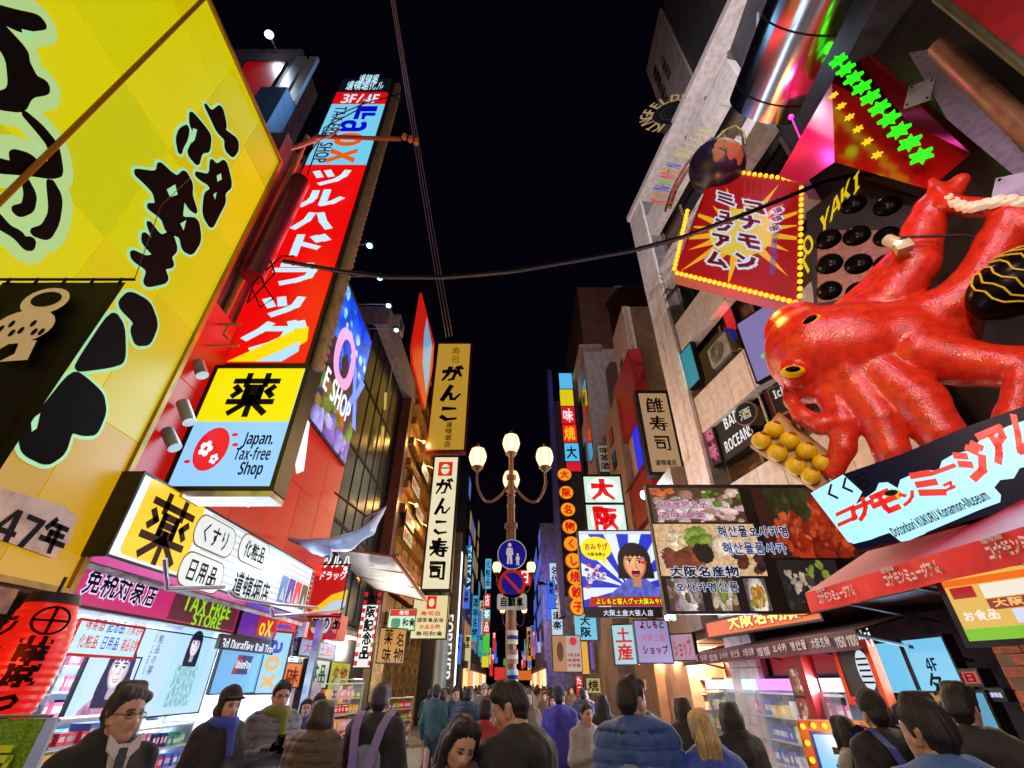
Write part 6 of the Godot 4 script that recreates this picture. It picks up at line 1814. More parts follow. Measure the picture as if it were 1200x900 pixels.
	for i in 4:
		picture_panel(po, "picture", 0.03, 0.25 + 0.43 * i, 0.37, 0.64 + 0.43 * i, 0.165, printed(picture(40, 48, Color(0.5, 0.2, 0.15), [[14, Color(0.85, 0.8, 0.75), Color(0.6, 0.2, 0.15), 0.08, 0.2, 0.1, 0.1, 0.9, 0.9, 0.7], [6, Color(0.2, 0.4, 0.15), Color(0.8, 0.5, 0.2), 0.06, 0.12, 0.1, 0.1, 0.9, 0.9, 0.8]], 300 + i), 0.75))
	# bulb-framed standing sign
	var bf := thing("bulb_sign", "standing sign with orange bulb frame and black brush characters on pale blue", "sign", T(-24, Vector3(3.3, 0, -6.55)))
	box(bf, "frame", Vector3(0, 0.05, -0.12), Vector3(0.86, 1.36, 0.0), surf(Color(0.4, 0.2, 0.04), 0.5))
	box(bf, "sign_face", Vector3(0.13, 0.15, 0.0), Vector3(0.73, 1.23, 0.012), glow(Color(0.5, 0.75, 0.9)))
	box(bf, "blue_border", Vector3(0.1, 0.12, 0.0), Vector3(0.76, 1.26, 0.006), glow(Color(0.05, 0.15, 0.5)))
	write(bf, "お好焼", 0.25, 0.86, 0.34, 0.33, surf(Color(0.02, 0.02, 0.06), 0.5, 0.0, ""), 0.15, true, 0.016, null, 0.2, true)
	var bs := SphereMesh.new()
	bs.radius = 0.03
	bs.height = 0.06
	bs.radial_segments = 10
	bs.rings = 6
	for i in 9:
		for p in [[0.05, 0.1 + 0.15 * i], [0.81, 0.1 + 0.15 * i]]:
			put(bf, "bulb", bs, glow(Color(1.0, 0.66, 0.15), 1.8)).position = Vector3(p[0], p[1], 0.02)
	for i in 6:
		put(bf, "bulb", bs, glow(Color(1.0, 0.66, 0.15), 1.8)).position = Vector3(0.16 + 0.11 * i, 1.31, 0.02)
	lamp(bf, Vector3(0.43, 1.2, 0.35), Color(1.0, 0.75, 0.4), 0.12, 0.2)
	# big food-picture board
	var fb := thing("food_billboard", "large lit board of seafood and grill photographs with characters across it", "billboard", T(0, Vector3(2.5, 2.67, -8)))
	box(fb, "frame", Vector3(-0.05, -0.04, -0.15), Vector3(3.85, 2.1, -0.01), surf(Color(0.03, 0.03, 0.035), 0.5, 0.2))
	var W := Color(0.9, 0.86, 0.84)
	var cells := [
		[[0.002, 2.029, 1.639, 1.405], Color(0.3, 0.2, 0.14), [[1, Color(0.93, 0.9, 0.86), Color(0.88, 0.86, 0.84), 0.2, 0.22, 0.25, 0.5, 0.3, 0.55, 0.75], [1, Color(0.93, 0.9, 0.86), Color(0.88, 0.86, 0.84), 0.2, 0.22, 0.72, 0.5, 0.76, 0.55, 0.75], [20, Color(0.85, 0.74, 0.66), Color(0.6, 0.46, 0.4), 0.05, 0.1, 0, 0.1, 1, 1, 0.6], [10, Color(0.95, 0.85, 0.85), Color(0.75, 0.6, 0.6), 0.06, 0.1, 0, 0.3, 1, 0.9, 0.7], [5, Color(0.2, 0.45, 0.1), Color(0.35, 0.55, 0.15), 0.03, 0.06, 0.5, 0.1, 1, 0.5, 0.8], [4, Color(0.85, 0.45, 0.15), Color(0.7, 0.3, 0.1), 0.05, 0.08, 0, 0, 0.3, 0.2, 0.5]]],
		[[1.848, 2.029, 3.393, 0.803], Color(0.2, 0.1, 0.06), [[20, Color(0.7, 0.2, 0.08), Color(0.5, 0.12, 0.05), 0.1, 0.2, 0.3, 0.3, 0.9, 0.9, 0.7], [22, Color(0.75, 0.3, 0.15), Color(0.6, 0.2, 0.1), 0.02, 0.06, 0.2, 0.3, 0.9, 0.9, 0.6], [12, Color(0.12, 0.16, 0.06), Color(0.25, 0.25, 0.1), 0.05, 0.12, 0.1, 0, 0.6, 0.4, 0.5], [8, Color(0.8, 0.35, 0.2), Color(0.7, 0.25, 0.12), 0.04, 0.07, 0.05, 0.4, 0.5, 0.75, 0.3]]],
		[[-0.031, 1.375, 1.725, 0.521], Color(0.8, 0.66, 0.5), [[3, Color(0.45, 0.2, 0.12), Color(0.55, 0.28, 0.15), 0.12, 0.18, 0.1, 0.6, 0.35, 0.8, 0.6], [3, Color(0.9, 0.88, 0.85), Color(0.85, 0.75, 0.55), 0.1, 0.14, 0.1, 0.25, 0.3, 0.4, 0.5], [9, Color(0.35, 0.5, 0.1), Color(0.55, 0.65, 0.25), 0.05, 0.1, 0.32, 0.15, 0.5, 0.45, 0.9], [5, Color(0.06, 0.08, 0.05), Color(0.12, 0.1, 0.06), 0.06, 0.1, 0.35, 0.45, 0.5, 0.65, 0.9], [7, Color(0.92, 0.85, 0.72), Color(0.85, 0.72, 0.5), 0.06, 0.12, 0.6, 0.3, 0.95, 0.8, 0.5], [4, Color(0.4, 0.2, 0.12), Color(0.1, 0.1, 0.2), 0.06, 0.1, 0.75, 0.6, 1, 0.85, 0.5]]],
		[[0.027, 0.481, 0.575, 0], Color(0.3, 0.2, 0.16), [[1, Color(0.93, 0.9, 0.86), Color(0.88, 0.86, 0.84), 0.4, 0.42, 0.5, 0.55, 0.5, 0.55, 0.8], [8, Color(0.75, 0.7, 0.72), Color(0.4, 0.3, 0.3), 0.1, 0.2, 0, 0, 1, 1, 0.7], [3, Color(0.2, 0.35, 0.15), Color(0.6, 0.25, 0.3), 0.08, 0.12, 0, 0, 1, 0.6, 0.8]]],
		[[0.715, 0.481, 1.13, 0], Color(0.35, 0.25, 0.16), [[1, Color(0.93, 0.9, 0.86), Color(0.88, 0.86, 0.84), 0.4, 0.42, 0.5, 0.55, 0.5, 0.55, 0.8], [8, Color(0.85, 0.82, 0.75), Color(0.6, 0.5, 0.4), 0.1, 0.2, 0, 0.3, 1, 1, 0.6], [7, Color(0.35, 0.5, 0.12), Color(0.5, 0.55, 0.2), 0.07, 0.15, 0.1, 0.1, 0.9, 0.6, 0.7]]],
		[[1.291, 0.481, 1.645, 0], Color(0.35, 0.3, 0.28), [[1, Color(0.93, 0.9, 0.86), Color(0.88, 0.86, 0.84), 0.42, 0.44, 0.5, 0.55, 0.5, 0.55, 0.8], [9, Color(0.8, 0.55, 0.15), Color(0.65, 0.4, 0.1), 0.12, 0.2, 0.3, 0.3, 0.7, 0.8, 0.4], [4, Color(0.4, 0.5, 0.2), Color(0.85, 0.75, 0.5), 0.07, 0.12, 0.1, 0.4, 0.9, 0.9, 0.7]]],
		[[1.918, 0.776, 2.918, 0], Color(0.12, 0.12, 0.12), [[9, Color(0.78, 0.72, 0.66), Color(0.6, 0.5, 0.42), 0.05, 0.1, 0.0, 0.2, 0.5, 0.6, 0.5], [6, Color(0.45, 0.55, 0.15), Color(0.55, 0.6, 0.25), 0.04, 0.09, 0.4, 0.1, 0.8, 0.5, 0.3], [10, Color(0.25, 0.24, 0.22), Color(0.16, 0.16, 0.15), 0.04, 0.08, 0, 0.4, 1, 1, 0.4]]],
	]
	for i in cells.size():
		var g: Array = cells[i][0]
		picture_panel(fb, "picture", g[0], minf(g[1], g[3]), g[2], maxf(g[1], g[3]), 0.0, printed(picture(220, 124, cells[i][1], cells[i][2], 90 + i, 0.05), 0.85))
	var pr := surf(Color(0.05, 0.08, 0.3), 0.5, 0.0, "")
	var edge := glow(Color(0.7, 0.72, 0.8))
	fit(fb, "大阪名産物", 0.117, 0.507, 1.15, 0.17, pr, 0.13, 0.006, edge)
	fit(fb, "오사카명산품", 0.155, 0.275, 1.05, 0.15, pr, 0.12, 0.006, edge)
	fit(fb, "해산물오사카명", 1.063, 1.141, 1.25, 0.2, pr, 0.12, 0.006, edge)
	fit(fb, "해산물품사카", 1.079, 0.858, 1.1, 0.2, glow(Color(0.12, 0.18, 0.4)), 0.12, 0.006, edge)
	fit(fb, "대阪産物名品".replace("대", "大"), 0.062, 1.649, 0.95, 0.15, glow(Color(0.6, 0.15, 0.3)), 0.1, 0.006, edge)
	fit(fb, "海味道楽".replace("海", "酒"), 0.09, 1.465, 0.85, 0.13, glow(Color(0.6, 0.15, 0.3)), 0.1, 0.006, edge)
	panel_light(fb, 3.6, 1.9, Color(1.0, 0.9, 0.8), 0.9)
	var rl := ST()
	tube(rl, [Vector3(2.293, 5.039, -8.1), Vector3(5.49, 5.039, -8.1)], 0.04)
	tube(rl, [Vector3(2.261, 4.819, -8.1), Vector3(5.413, 4.819, -8.1)], 0.045)
	for u in [[Vector3(2.762, 5.059, -8.15), Vector3(2.63, 4.304, -8.15)], [Vector3(4.062, 5.059, -8.15), Vector3(3.867, 4.304, -8.15)]]:
		tube(rl, u, 0.03)
	put(fb, "railing", rl, surf(Color(0.03, 0.03, 0.03), 0.4, 0.5, ""))
	# signs on the tiled building
	var te := sign_box("video_screen", "small teal video screen between the tiled bands", T(-79.4, Vector3(5.125, 8.826, -11.232)), 0.712, 1.274, printed(picture(40, 64, Color(0.15, 0.5, 0.55), [[12, Color(0.5, 0.85, 0.9), Color(0.1, 0.4, 0.5), 0.1, 0.3, 0, 0, 1, 1, 0.6]], 7), 0.9), 0.15, 0.15, Color(0.5, 0.9, 1.0))
	var bar := sign_box("projecting_sign", "black bar sign with white brush and latin letters between tiled bands", T(-79.4, Vector3(5.382, 6.395, -10.662)), 1.183, 1.094, surf(Color(0.03, 0.028, 0.028), 0.5), 0.2, 0.0, Color.WHITE, "", 0.04)
	fit(bar, "BAR", 0.35, 0.75, 0.6, 0.3, glow(Color(0.85, 0.85, 0.85)), 0.1)
	fit(bar, "ROCEANS", 0.15, 0.2, 1.1, 0.3, glow(Color(0.85, 0.85, 0.85)), 0.1)
	write(bar, "道", 0.35, 1.1, 0.55, 0.5, glow(Color(0.85, 0.85, 0.85)), 0.1, false, 0.004, null, 0.2, true)
	small_sign("colourful lit side panel beside the tiled column", T(-79.4, Vector3(5.249, 6.434, -11.155)), 0.441, 1.224, Color(0.35, 0.1, 0.25), "酒味", Color(0.8, 0.4, 0.5), true, 0.0, 0.6)
	for e in [["round blue drum sign on the tiled front", [Vector3(5.779, 9.205, -9.34)], Color(0.06, 0.12, 0.5)], ["round black drum sign beside the bar sign", [Vector3(5.743, 7.083, -9.533)], Color(0.08, 0.08, 0.09)]]:
		var dr := thing("drum_sign", e[0], "sign", T(-60, e[1][0]))
		var ds := ST()
		lathe(ds, [Vector2(0.0, -0.2), Vector2(0.3, -0.2), Vector2(0.3, 0.2), Vector2(0.0, 0.2)], 20, Transform3D(Basis(Vector3.RIGHT, PI / 2), Vector3.ZERO))
		put(dr, "drum", ds, surf(Color(0.5, 0.4, 0.3), 0.3, 0.4))
		shape(dr, "sign_face", oval(0, 0, 0.27, 0.27), 0.206, glow(e[2], 0.9))
		write(dr, "酒", -0.16, -0.15, 0.3, 0.3, glow(Color(0.7, 0.65, 0.5)), 0.1, false, 0.21)
	small_sign("narrow red lit panel on the tiled front near the violet screen", T(-79.4, Vector3(5.814, 9.432, -9.421)), 0.36, 1.126, Color(0.75, 0.08, 0.12), "", Color.WHITE, false, 0.2, 0.9)
	var vs := sign_box("video_screen", "violet-grey projection screen behind the octopus head", T(-60, Vector3(5.312, 7.157, -8.178)), 0.903, 1.62, glow(Color(0.5, 0.45, 0.66), 0.85), 0.12, 0.3, Color(0.8, 0.75, 1.0))
	for i in 5:
		shape(vs, "screen_spot", oval(0.3 + 0.18 * i, 0.5 + 0.22 * (i % 3), 0.05, 0.06, 10), 0.004, glow(Color(0.4, 0.8, 0.4), 0.9))
	small_sign("dark red board with framed latin name under the octopus chin", T(-60, Vector3(5.101, 5.878, -7.771)), 0.91, 0.766, Color(0.25, 0.03, 0.03), "", Color.WHITE, false, 0.0, 0.7)
	var nm := sign_box("lightbox_sign", "small black framed name sign under the octopus chin", T(-60, Vector3(4.978, 5.908, -7.437)), 0.515, 0.553, surf(Color(0.02, 0.02, 0.02), 0.5), 0.06, 0.0, Color.WHITE, "", 0.02, Color(0.4, 0.35, 0.3))
	fit(nm, "Ichaki", 0.06, 0.35, 0.5, 0.18, glow(Color(0.75, 0.75, 0.75)), 0.1)

func right_far():
	# souvenir building with woman poster
	var b := thing("souvenir_building", "dim souvenir building behind the calling woman poster", "building")
	box(b, "wall", Vector3(4.6, 2.8, -15.2), Vector3(12, 7.0, -12.4), surf(Color(0.34, 0.28, 0.26), 0.6, 0.0, "soft"))
	box(b, "back_wall", Vector3(6.4, 0, -19), Vector3(12, 8, -15.2), surf(Color(0.25, 0.18, 0.15), 0.6))
	box(b, "lintel", Vector3(4.3, 2.6, -19), Vector3(6.4, 2.85, -14.2), surf(Color(0.3, 0.12, 0.1), 0.5))
	box(b, "shop_back", Vector3(6.0, 0, -19), Vector3(6.4, 2.6, -14.2), surf(Color(0.6, 0.5, 0.42), 0.6))
	for i in 3:
		box(b, "ceiling_light", Vector3(4.8, 2.52, -15.0 - 1.4 * i), Vector3(5.8, 2.58, -14.8 - 1.4 * i), glow(Color(1.0, 0.85, 0.65), 2.5))
		lamp(b, Vector3(5.0, 2.35, -14.9 - 1.4 * i), Color(1.0, 0.82, 0.6), 0.9, 0.1)
	for i in 2:
		var g := thing("display_shelf", ["souvenir shelf with red and white packets below the shop signs", "souvenir shelf of mixed sweets further along the arcade"][i], "shelf", T(-90, Vector3(5.6, 0.1, [-16.2, -18.4][i])))
		goods(g, 1.8, 1.7, 0.3, 110 + i, [Color(0.9, 0.2, 0.2), Color(0.95, 0.9, 0.85), Color(0.9, 0.6, 0.2), Color(0.9, 0.5, 0.6)], 0.24)
	var w := sign_box("poster_sign", "big square poster sign of a calling woman with black bob on blue and white rays", T(0, Vector3(2.023, 3.383, -14)), 2.226, 2.186, glow(Color(0.75, 0.8, 0.86)), 0.25, 0.9, Color(0.9, 0.9, 1.0))
	var W := 2.4
	var H := 2.1
	var rays := func(u, v):
		return Color(0.04, 0.16, 0.72) if sin(atan2(v - 0.25, u - 0.65) * 13.0) > 0.0 else Color(0.8, 0.85, 0.92)
	picture_panel(w, "picture", 0, 0.1, W, H, 0.004, printed(face_print(230, 192, 0.78, 0.58, 0.4, rays, Color(0.03, 0.035, 0.05), Color(0.88, 0.6, 0.4), Color(0.35, 0.4, 0.8), true, false), 1.0))
	shape(w, "makeup_print", oval(1.83, 1.28, 0.1, 0.04, 12), 0.008, glow(Color(0.8, 0.12, 0.15)))
	shape(w, "balloon_print", oval(0.48, 1.68, 0.46, 0.34, 24), 0.01, glow(Color(0.9, 0.85, 0.05)))
	flat(w, "balloon_print", [0.55, 1.4, 0.75, 1.45, 0.72, 1.2], 0.01, glow(Color(0.9, 0.85, 0.05)))
	fit(w, "おみやげ", 0.14, 1.62, 0.7, 0.22, glow(Color(0.75, 0.12, 0.05)), 0.14, 0.016)
	fit(w, "大阪名物よ", 0.2, 1.46, 0.55, 0.1, surf(Color(0.1, 0.1, 0.05), 0.5, 0.0, ""), 0.14, 0.016)
	for i in 14:
		shape(w, "confetti_print", oval(0.15 + 0.07 * (i % 8), 0.62 + 0.1 * (i % 5) + 0.02 * i, 0.07, 0.05, 7), 0.006 + 0.0005 * i, glow([Color(0.75, 0.2, 0.3), Color(0.8, 0.75, 0.85), Color(0.3, 0.2, 0.6)][i % 3]))
	fit(w, "よしもと", 0.1, 0.8, 0.6, 0.2, glow(Color(0.15, 0.12, 0.5)), 0.16, 0.016, glow(Color(0.85, 0.8, 0.85)))
	flat(w, "ribbon", [0.12, 0.12, 2.42, 0.12, 2.36, 0.36, 0.2, 0.36], 0.02, glow(Color(0.7, 0.05, 0.04)), 0.01)
	fit(w, "よしもと芸人グッ大阪みやげ", 0.32, 0.16, 1.95, 0.16, glow(Color(0.9, 0.85, 0.1)), 0.15, 0.026, surf(Color(0.05, 0.02, 0.02), 0.5, 0.0, ""))
	box(w, "base_strip", Vector3(0.0, -0.16, -0.1), Vector3(2.45, 0.1, 0.02), surf(Color(0.02, 0.02, 0.03), 0.5))
	fit(w, "大阪土産大芸人店", 0.5, -0.13, 1.4, 0.16, glow(Color(0.8, 0.8, 0.85)), 0.12, 0.026)
	var o := thing("framed_sign", "two stacked white lit squares with big red characters in a black frame", "sign", T(0, Vector3(2.3, 5.55, -14.2)))
	for i in 2:
		var yy := 0.95 * (1 - i)
		box(o, "sign_face", Vector3(0.05, yy + 0.04, -0.02), Vector3(1.25, yy + 0.9, 0.0), glow(Color(0.75, 0.85, 0.78)))
		shape(o, "disc_print", oval(0.65, yy + 0.47, 0.5, 0.41, 24), 0.004, glow(Color(0.9, 0.93, 0.9)))
		write(o, "大阪"[i], 0.26, yy + 0.1, 0.76, 0.74, glow(Color(0.8, 0.03, 0.05)), 0.19, false, 0.008, null, 0.2, true)
	var fr := ST()
	for e in [[0.0, 0.0, 1.3, 0.05], [0.0, 0.92, 1.3, 0.97], [0.0, 1.86, 1.3, 1.92], [0.0, 0.0, 0.05, 1.92], [1.25, 0.0, 1.3, 1.92]]:
		bx(fr, Vector3(e[0], e[1], -0.1), Vector3(e[2], e[3], 0.03))
	tube(fr, [Vector3(-0.2, -0.05, 0), Vector3(2.2, -0.02, 0)], 0.05)
	put(o, "frame", fr, surf(Color(0.03, 0.03, 0.03), 0.4, 0.4, ""))
	panel_light(o, 1.2, 1.8, Color(1.0, 0.9, 0.85), 0.5)
	var y = small_sign("lilac shop sign with dark red kana below the woman poster", T(0, Vector3(3.156, 2.135, -13.2)), 0.847, 0.924, Color(0.55, 0.5, 0.68), "", Color.WHITE, false, 0.3, 0.95)
	fit(y, "よしもと", 0.12, 0.74, 0.66, 0.2, surf(Color(0.4, 0.03, 0.08), 0.5, 0.0, ""), 0.15)
	fit(y, "大阪土産", 0.14, 0.46, 0.6, 0.16, glow(Color(0.65, 0.35, 0.5)), 0.12)
	fit(y, "ショップ", 0.12, 0.18, 0.66, 0.2, surf(Color(0.4, 0.03, 0.08), 0.5, 0.0, ""), 0.15)
	small_sign("white sign with big slanted red characters under the poster's corner", T(-18, Vector3(2.838, 2.136, -14.577)), 0.584, 0.945, Color(0.6, 0.78, 0.8), "土産", Color(0.8, 0.05, 0.12), true, 0.2, 0.95)
	small_sign("pale pink side board with red kana beside the lilac sign", T(-40, Vector3(4.05, 2.186, -13.293)), 0.578, 0.554, Color(0.66, 0.5, 0.58), "ショップ", Color(0.6, 0.1, 0.2), false, 0.1, 0.85)
	var fl := thing("floodlight", "small intense white floodlight under the food board's corner", "lamp", T(0, [Vector3(2.698, 2.69, -8.6)][0]))
	var fs := ST()
	ball(fs, Vector3.ZERO, Vector3(0.08, 0.07, 0.05), 12)
	put(fl, "lamp_glass", fs, glow(Color(0.85, 0.97, 1.0), 9.0))
	var fa := ST()
	bx(fa, Vector3(-0.1, -0.09, -0.14), Vector3(0.1, 0.09, -0.04))
	tube(fa, [Vector3(0, 0, -0.1), Vector3(0.3, 0.3, -0.4)], 0.02)
	put(fl, "housing", fa, surf(Color(0.2, 0.2, 0.22), 0.4, 0.5, ""))
	lamp(fl, Vector3(0, 0, 0.15), Color(0.85, 0.95, 1.0), 0.35, 0.05)
	var f2 := thing("floodlight", "small white floodlight on the red balcony by the framed red characters", "lamp", T(0, [Vector3(4.119, 6.636, -13.8)][0]))
	var f2s := ST()
	ball(f2s, Vector3.ZERO, Vector3(0.1, 0.14, 0.08), 12)
	put(f2, "lamp_glass", f2s, glow(Color(0.8, 0.92, 1.0), 6.0))
	var f2h := ST()
	bx(f2h, Vector3(0.02, -0.18, -0.2), Vector3(0.24, 0.16, -0.06))
	put(f2, "housing", f2h, surf(Color(0.3, 0.35, 0.38), 0.4, 0.5, ""))
	lamp(f2, Vector3(-0.05, 0, 0.2), Color(0.8, 0.92, 1.0), 0.5, 0.08)
	# sushi sign
	var s := sign_box("projecting_sign", "brown-framed beige vertical sushi sign with black brush characters", T(0, Vector3(4.463, 7.321, -13.6)), 0.973, 2.949, glow(Color(0.6, 0.47, 0.34), 0.95), 0.3, 0.4, Color(1.0, 0.85, 0.65), "", 0.12, Color(0.05, 0.035, 0.03))
	for i in 3:
		write(s, "雛寿司"[i], 0.2, 2.15 - 0.72 * i, 0.62, 0.62, surf(Color(0.05, 0.03, 0.02), 0.5, 0.0, ""), 0.1, false, 0.006, null, 0.2, true)
	fit(s, "道頓堀店", 0.15, 0.22, 0.7, 0.2, surf(Color(0.05, 0.03, 0.02), 0.5, 0.0, ""), 0.12)
	# red balcony block
	var r := thing("red_balcony", "red slanted balcony panels with a blue lit strip behind the beige sushi sign", "balcony", T(-90, Vector3(4.9, 0, -18.2)))
	for e in [[10.3, 13.2], [6.6, 8.2]]:
		box(r, "red_panel", Vector3(0, e[0], -0.4), Vector3(3.4, e[1], 0.12), surf(Color(0.45, 0.03, 0.03), 0.5))
	box(r, "strip_light", Vector3(1.6, 8.4, -0.05), Vector3(2.4, 10.2, 0.0), glow(Color(0.08, 0.12, 0.8), 1.0))
	box(r, "rail", Vector3(0, 8.2, -0.4), Vector3(3.4, 8.3, 0.2), surf(Color(0.2, 0.02, 0.02), 0.5))
	# stepped beige buildings and the brown-topped block
	var g1 := thing("beige_building", "stepped beige building rising beyond the red balcony", "building")
	var be := surf(Color(0.52, 0.44, 0.4), 0.65, 0.0, "soft", 0.35)
	box(g1, "wall", Vector3(5.0, 0, -17.6), Vector3(12, 16.0, -15.3), be)
	box(g1, "wall", Vector3(4.7, 0, -20.5), Vector3(12, 12.6, -17.7), surf(Color(0.38, 0.3, 0.25), 0.65, 0.0, "soft", 0.35))
	for i in 3:
		box(g1, "window", Vector3(4.66, 8.6 + 1.2 * i, -19.6), Vector3(4.7, 9.4 + 1.2 * i, -18.9), surf(Color(0.03, 0.03, 0.03), 0.3, 0.0, ""))
	var ps := ST()
	tube(ps, [Vector3(5.1, 10.0, -15.2), Vector3(5.1, 15.9, -15.2)], 0.06)
	put(g1, "drain_pipe", ps, surf(Color(0.45, 0.38, 0.33), 0.6))
	var g2 := thing("brown_block", "tall block with dark brown mottled top beyond the beige building", "building")
	box(g2, "upper_wall", Vector3(4.4, 18.6, -30), Vector3(14, 24.0, -22.0), surf(Color(0.16, 0.08, 0.04), 0.7, 0.0, "grime", 0.15))
	box(g2, "lower_wall", Vector3(4.3, 0, -30), Vector3(14, 18.6, -21.8), surf(Color(0.46, 0.4, 0.4), 0.7, 0.0, "soft", 0.35))
	box(g2, "roof_house", Vector3(7.2, 24.0, -28), Vector3(9.4, 25.2, -23), surf(Color(0.35, 0.32, 0.26), 0.6))
	for i in 4:
		for j in 4:
			box(g2, "window", Vector3(4.27, 5.5 + 3.1 * j, -29.2 + 2.0 * i), Vector3(4.31, 7.3 + 3.1 * j, -28.0 + 2.0 * i), surf(Color(0.03, 0.03, 0.04), 0.2, 0.0, ""))
	box(g2, "ledge", Vector3(4.0, 18.4, -30), Vector3(5.4, 18.65, -21.4), surf(Color(0.42, 0.35, 0.33), 0.7))
	# stacked cube signs and round lantern signs
	var yy := [19.057, 17.766, 16.471, 15.177, 13.887, 12.66, 12.016]
	for i in 6:
		small_sign(["plain cyan cube sign on top of the stack", "plain yellow cube sign second in the stack", "red cube sign with white character in the stack", "scarlet cube sign with yellow character in the stack", "pale cyan cube sign with black character in the stack", "short red cube sign at the foot of the stack"][i], T(0, Vector3([2.78, 2.76, 2.76, 2.78, 2.82, 2.86][i] + 0.35, yy[i + 1] + 0.03, -25.0)), 0.85, yy[i] - yy[i + 1] - 0.06, [Color(0.3, 0.66, 0.85), Color(0.8, 0.72, 0.05), Color(0.78, 0.06, 0.12), Color(0.85, 0.1, 0.06), Color(0.3, 0.68, 0.85), Color(0.78, 0.05, 0.15)][i], ["", "", "味", "焼", "大", ""][i], [Color.WHITE, Color.WHITE, Color(0.95, 0.85, 0.85), Color(0.95, 0.7, 0.1), Color(0.02, 0.05, 0.2), Color.WHITE][i], false, 0.15 if i != 5 else 0.0)
	var rl := ["大", "阪", "名", "物", "く", "し", "焼", "餃", "子"]
	var ry := [11.655, 10.596, 9.631, 8.705, 7.817, 6.963, 6.183, 5.47, 4.819]
	for i in 9:
		var q := thing("round_sign", "orange round lit sign with the red character number %s from the top of its column" % ["one", "two", "three", "four", "five", "six", "seven", "eight", "nine"][i], "sign", T(0, Vector3(3.0 + 0.03 * i, ry[i], -24.5)), "orange round signs in a column")
		shape(q, "casing", oval(0, 0, 0.42, 0.4, 24), -0.01, surf(Color(0.3, 0.1, 0.03), 0.5), 0.2)
		shape(q, "sign_face", oval(0, 0, 0.39, 0.37, 24), 0.0, glow(Color(0.9, 0.55, 0.08)))
		write(q, rl[i], -0.25, -0.25, 0.5, 0.5, glow(Color(0.75, 0.05, 0.03)), 0.16, false, 0.006)
	var col := thing("sign_fin", "dark violet vertical fin carrying the cube and round signs", "sign support")
	box(col, "fin", Vector3(2.35, 4.4, -25.6), Vector3(2.62, 19.0, -24.6), surf(Color(0.16, 0.15, 0.4), 0.5))
	box(col, "back_plate", Vector3(2.62, 5.4, -25.4), Vector3(4.4, 17.0, -25.25), surf(Color(0.08, 0.05, 0.08), 0.5))
	small_sign("beige vertical sign with dark characters above the framed red characters", T(0, Vector3(4.328, 10.368, -21)), 0.618, 1.428, Color(0.5, 0.45, 0.38), "味茶酒", Color(0.05, 0.04, 0.03), true, 0.0, 0.8)
	small_sign("red cloth banner with white kana at the arcade mouth", T(0, Vector3(2.348, 1.331, -20)), 0.251, 0.6, Color(0.75, 0.08, 0.06), "たこ", Color(0.95, 0.9, 0.9), true, 0.0, 0.9, "banner_sign")
	small_sign("picture board of street food at the arcade mouth", T(0, Vector3(2.603, 1.424, -19)), 0.476, 0.421, Color(0.6, 0.55, 0.3), "焼", Color(0.2, 0.1, 0.05), false, 0.1, 0.9)
	small_sign("red lit counter front in the souvenir arcade", T(0, Vector3(3.436, 1.543, -17)), 0.744, 0.233, Color(0.8, 0.05, 0.06), "", Color.WHITE, false, 0.15, 0.9)

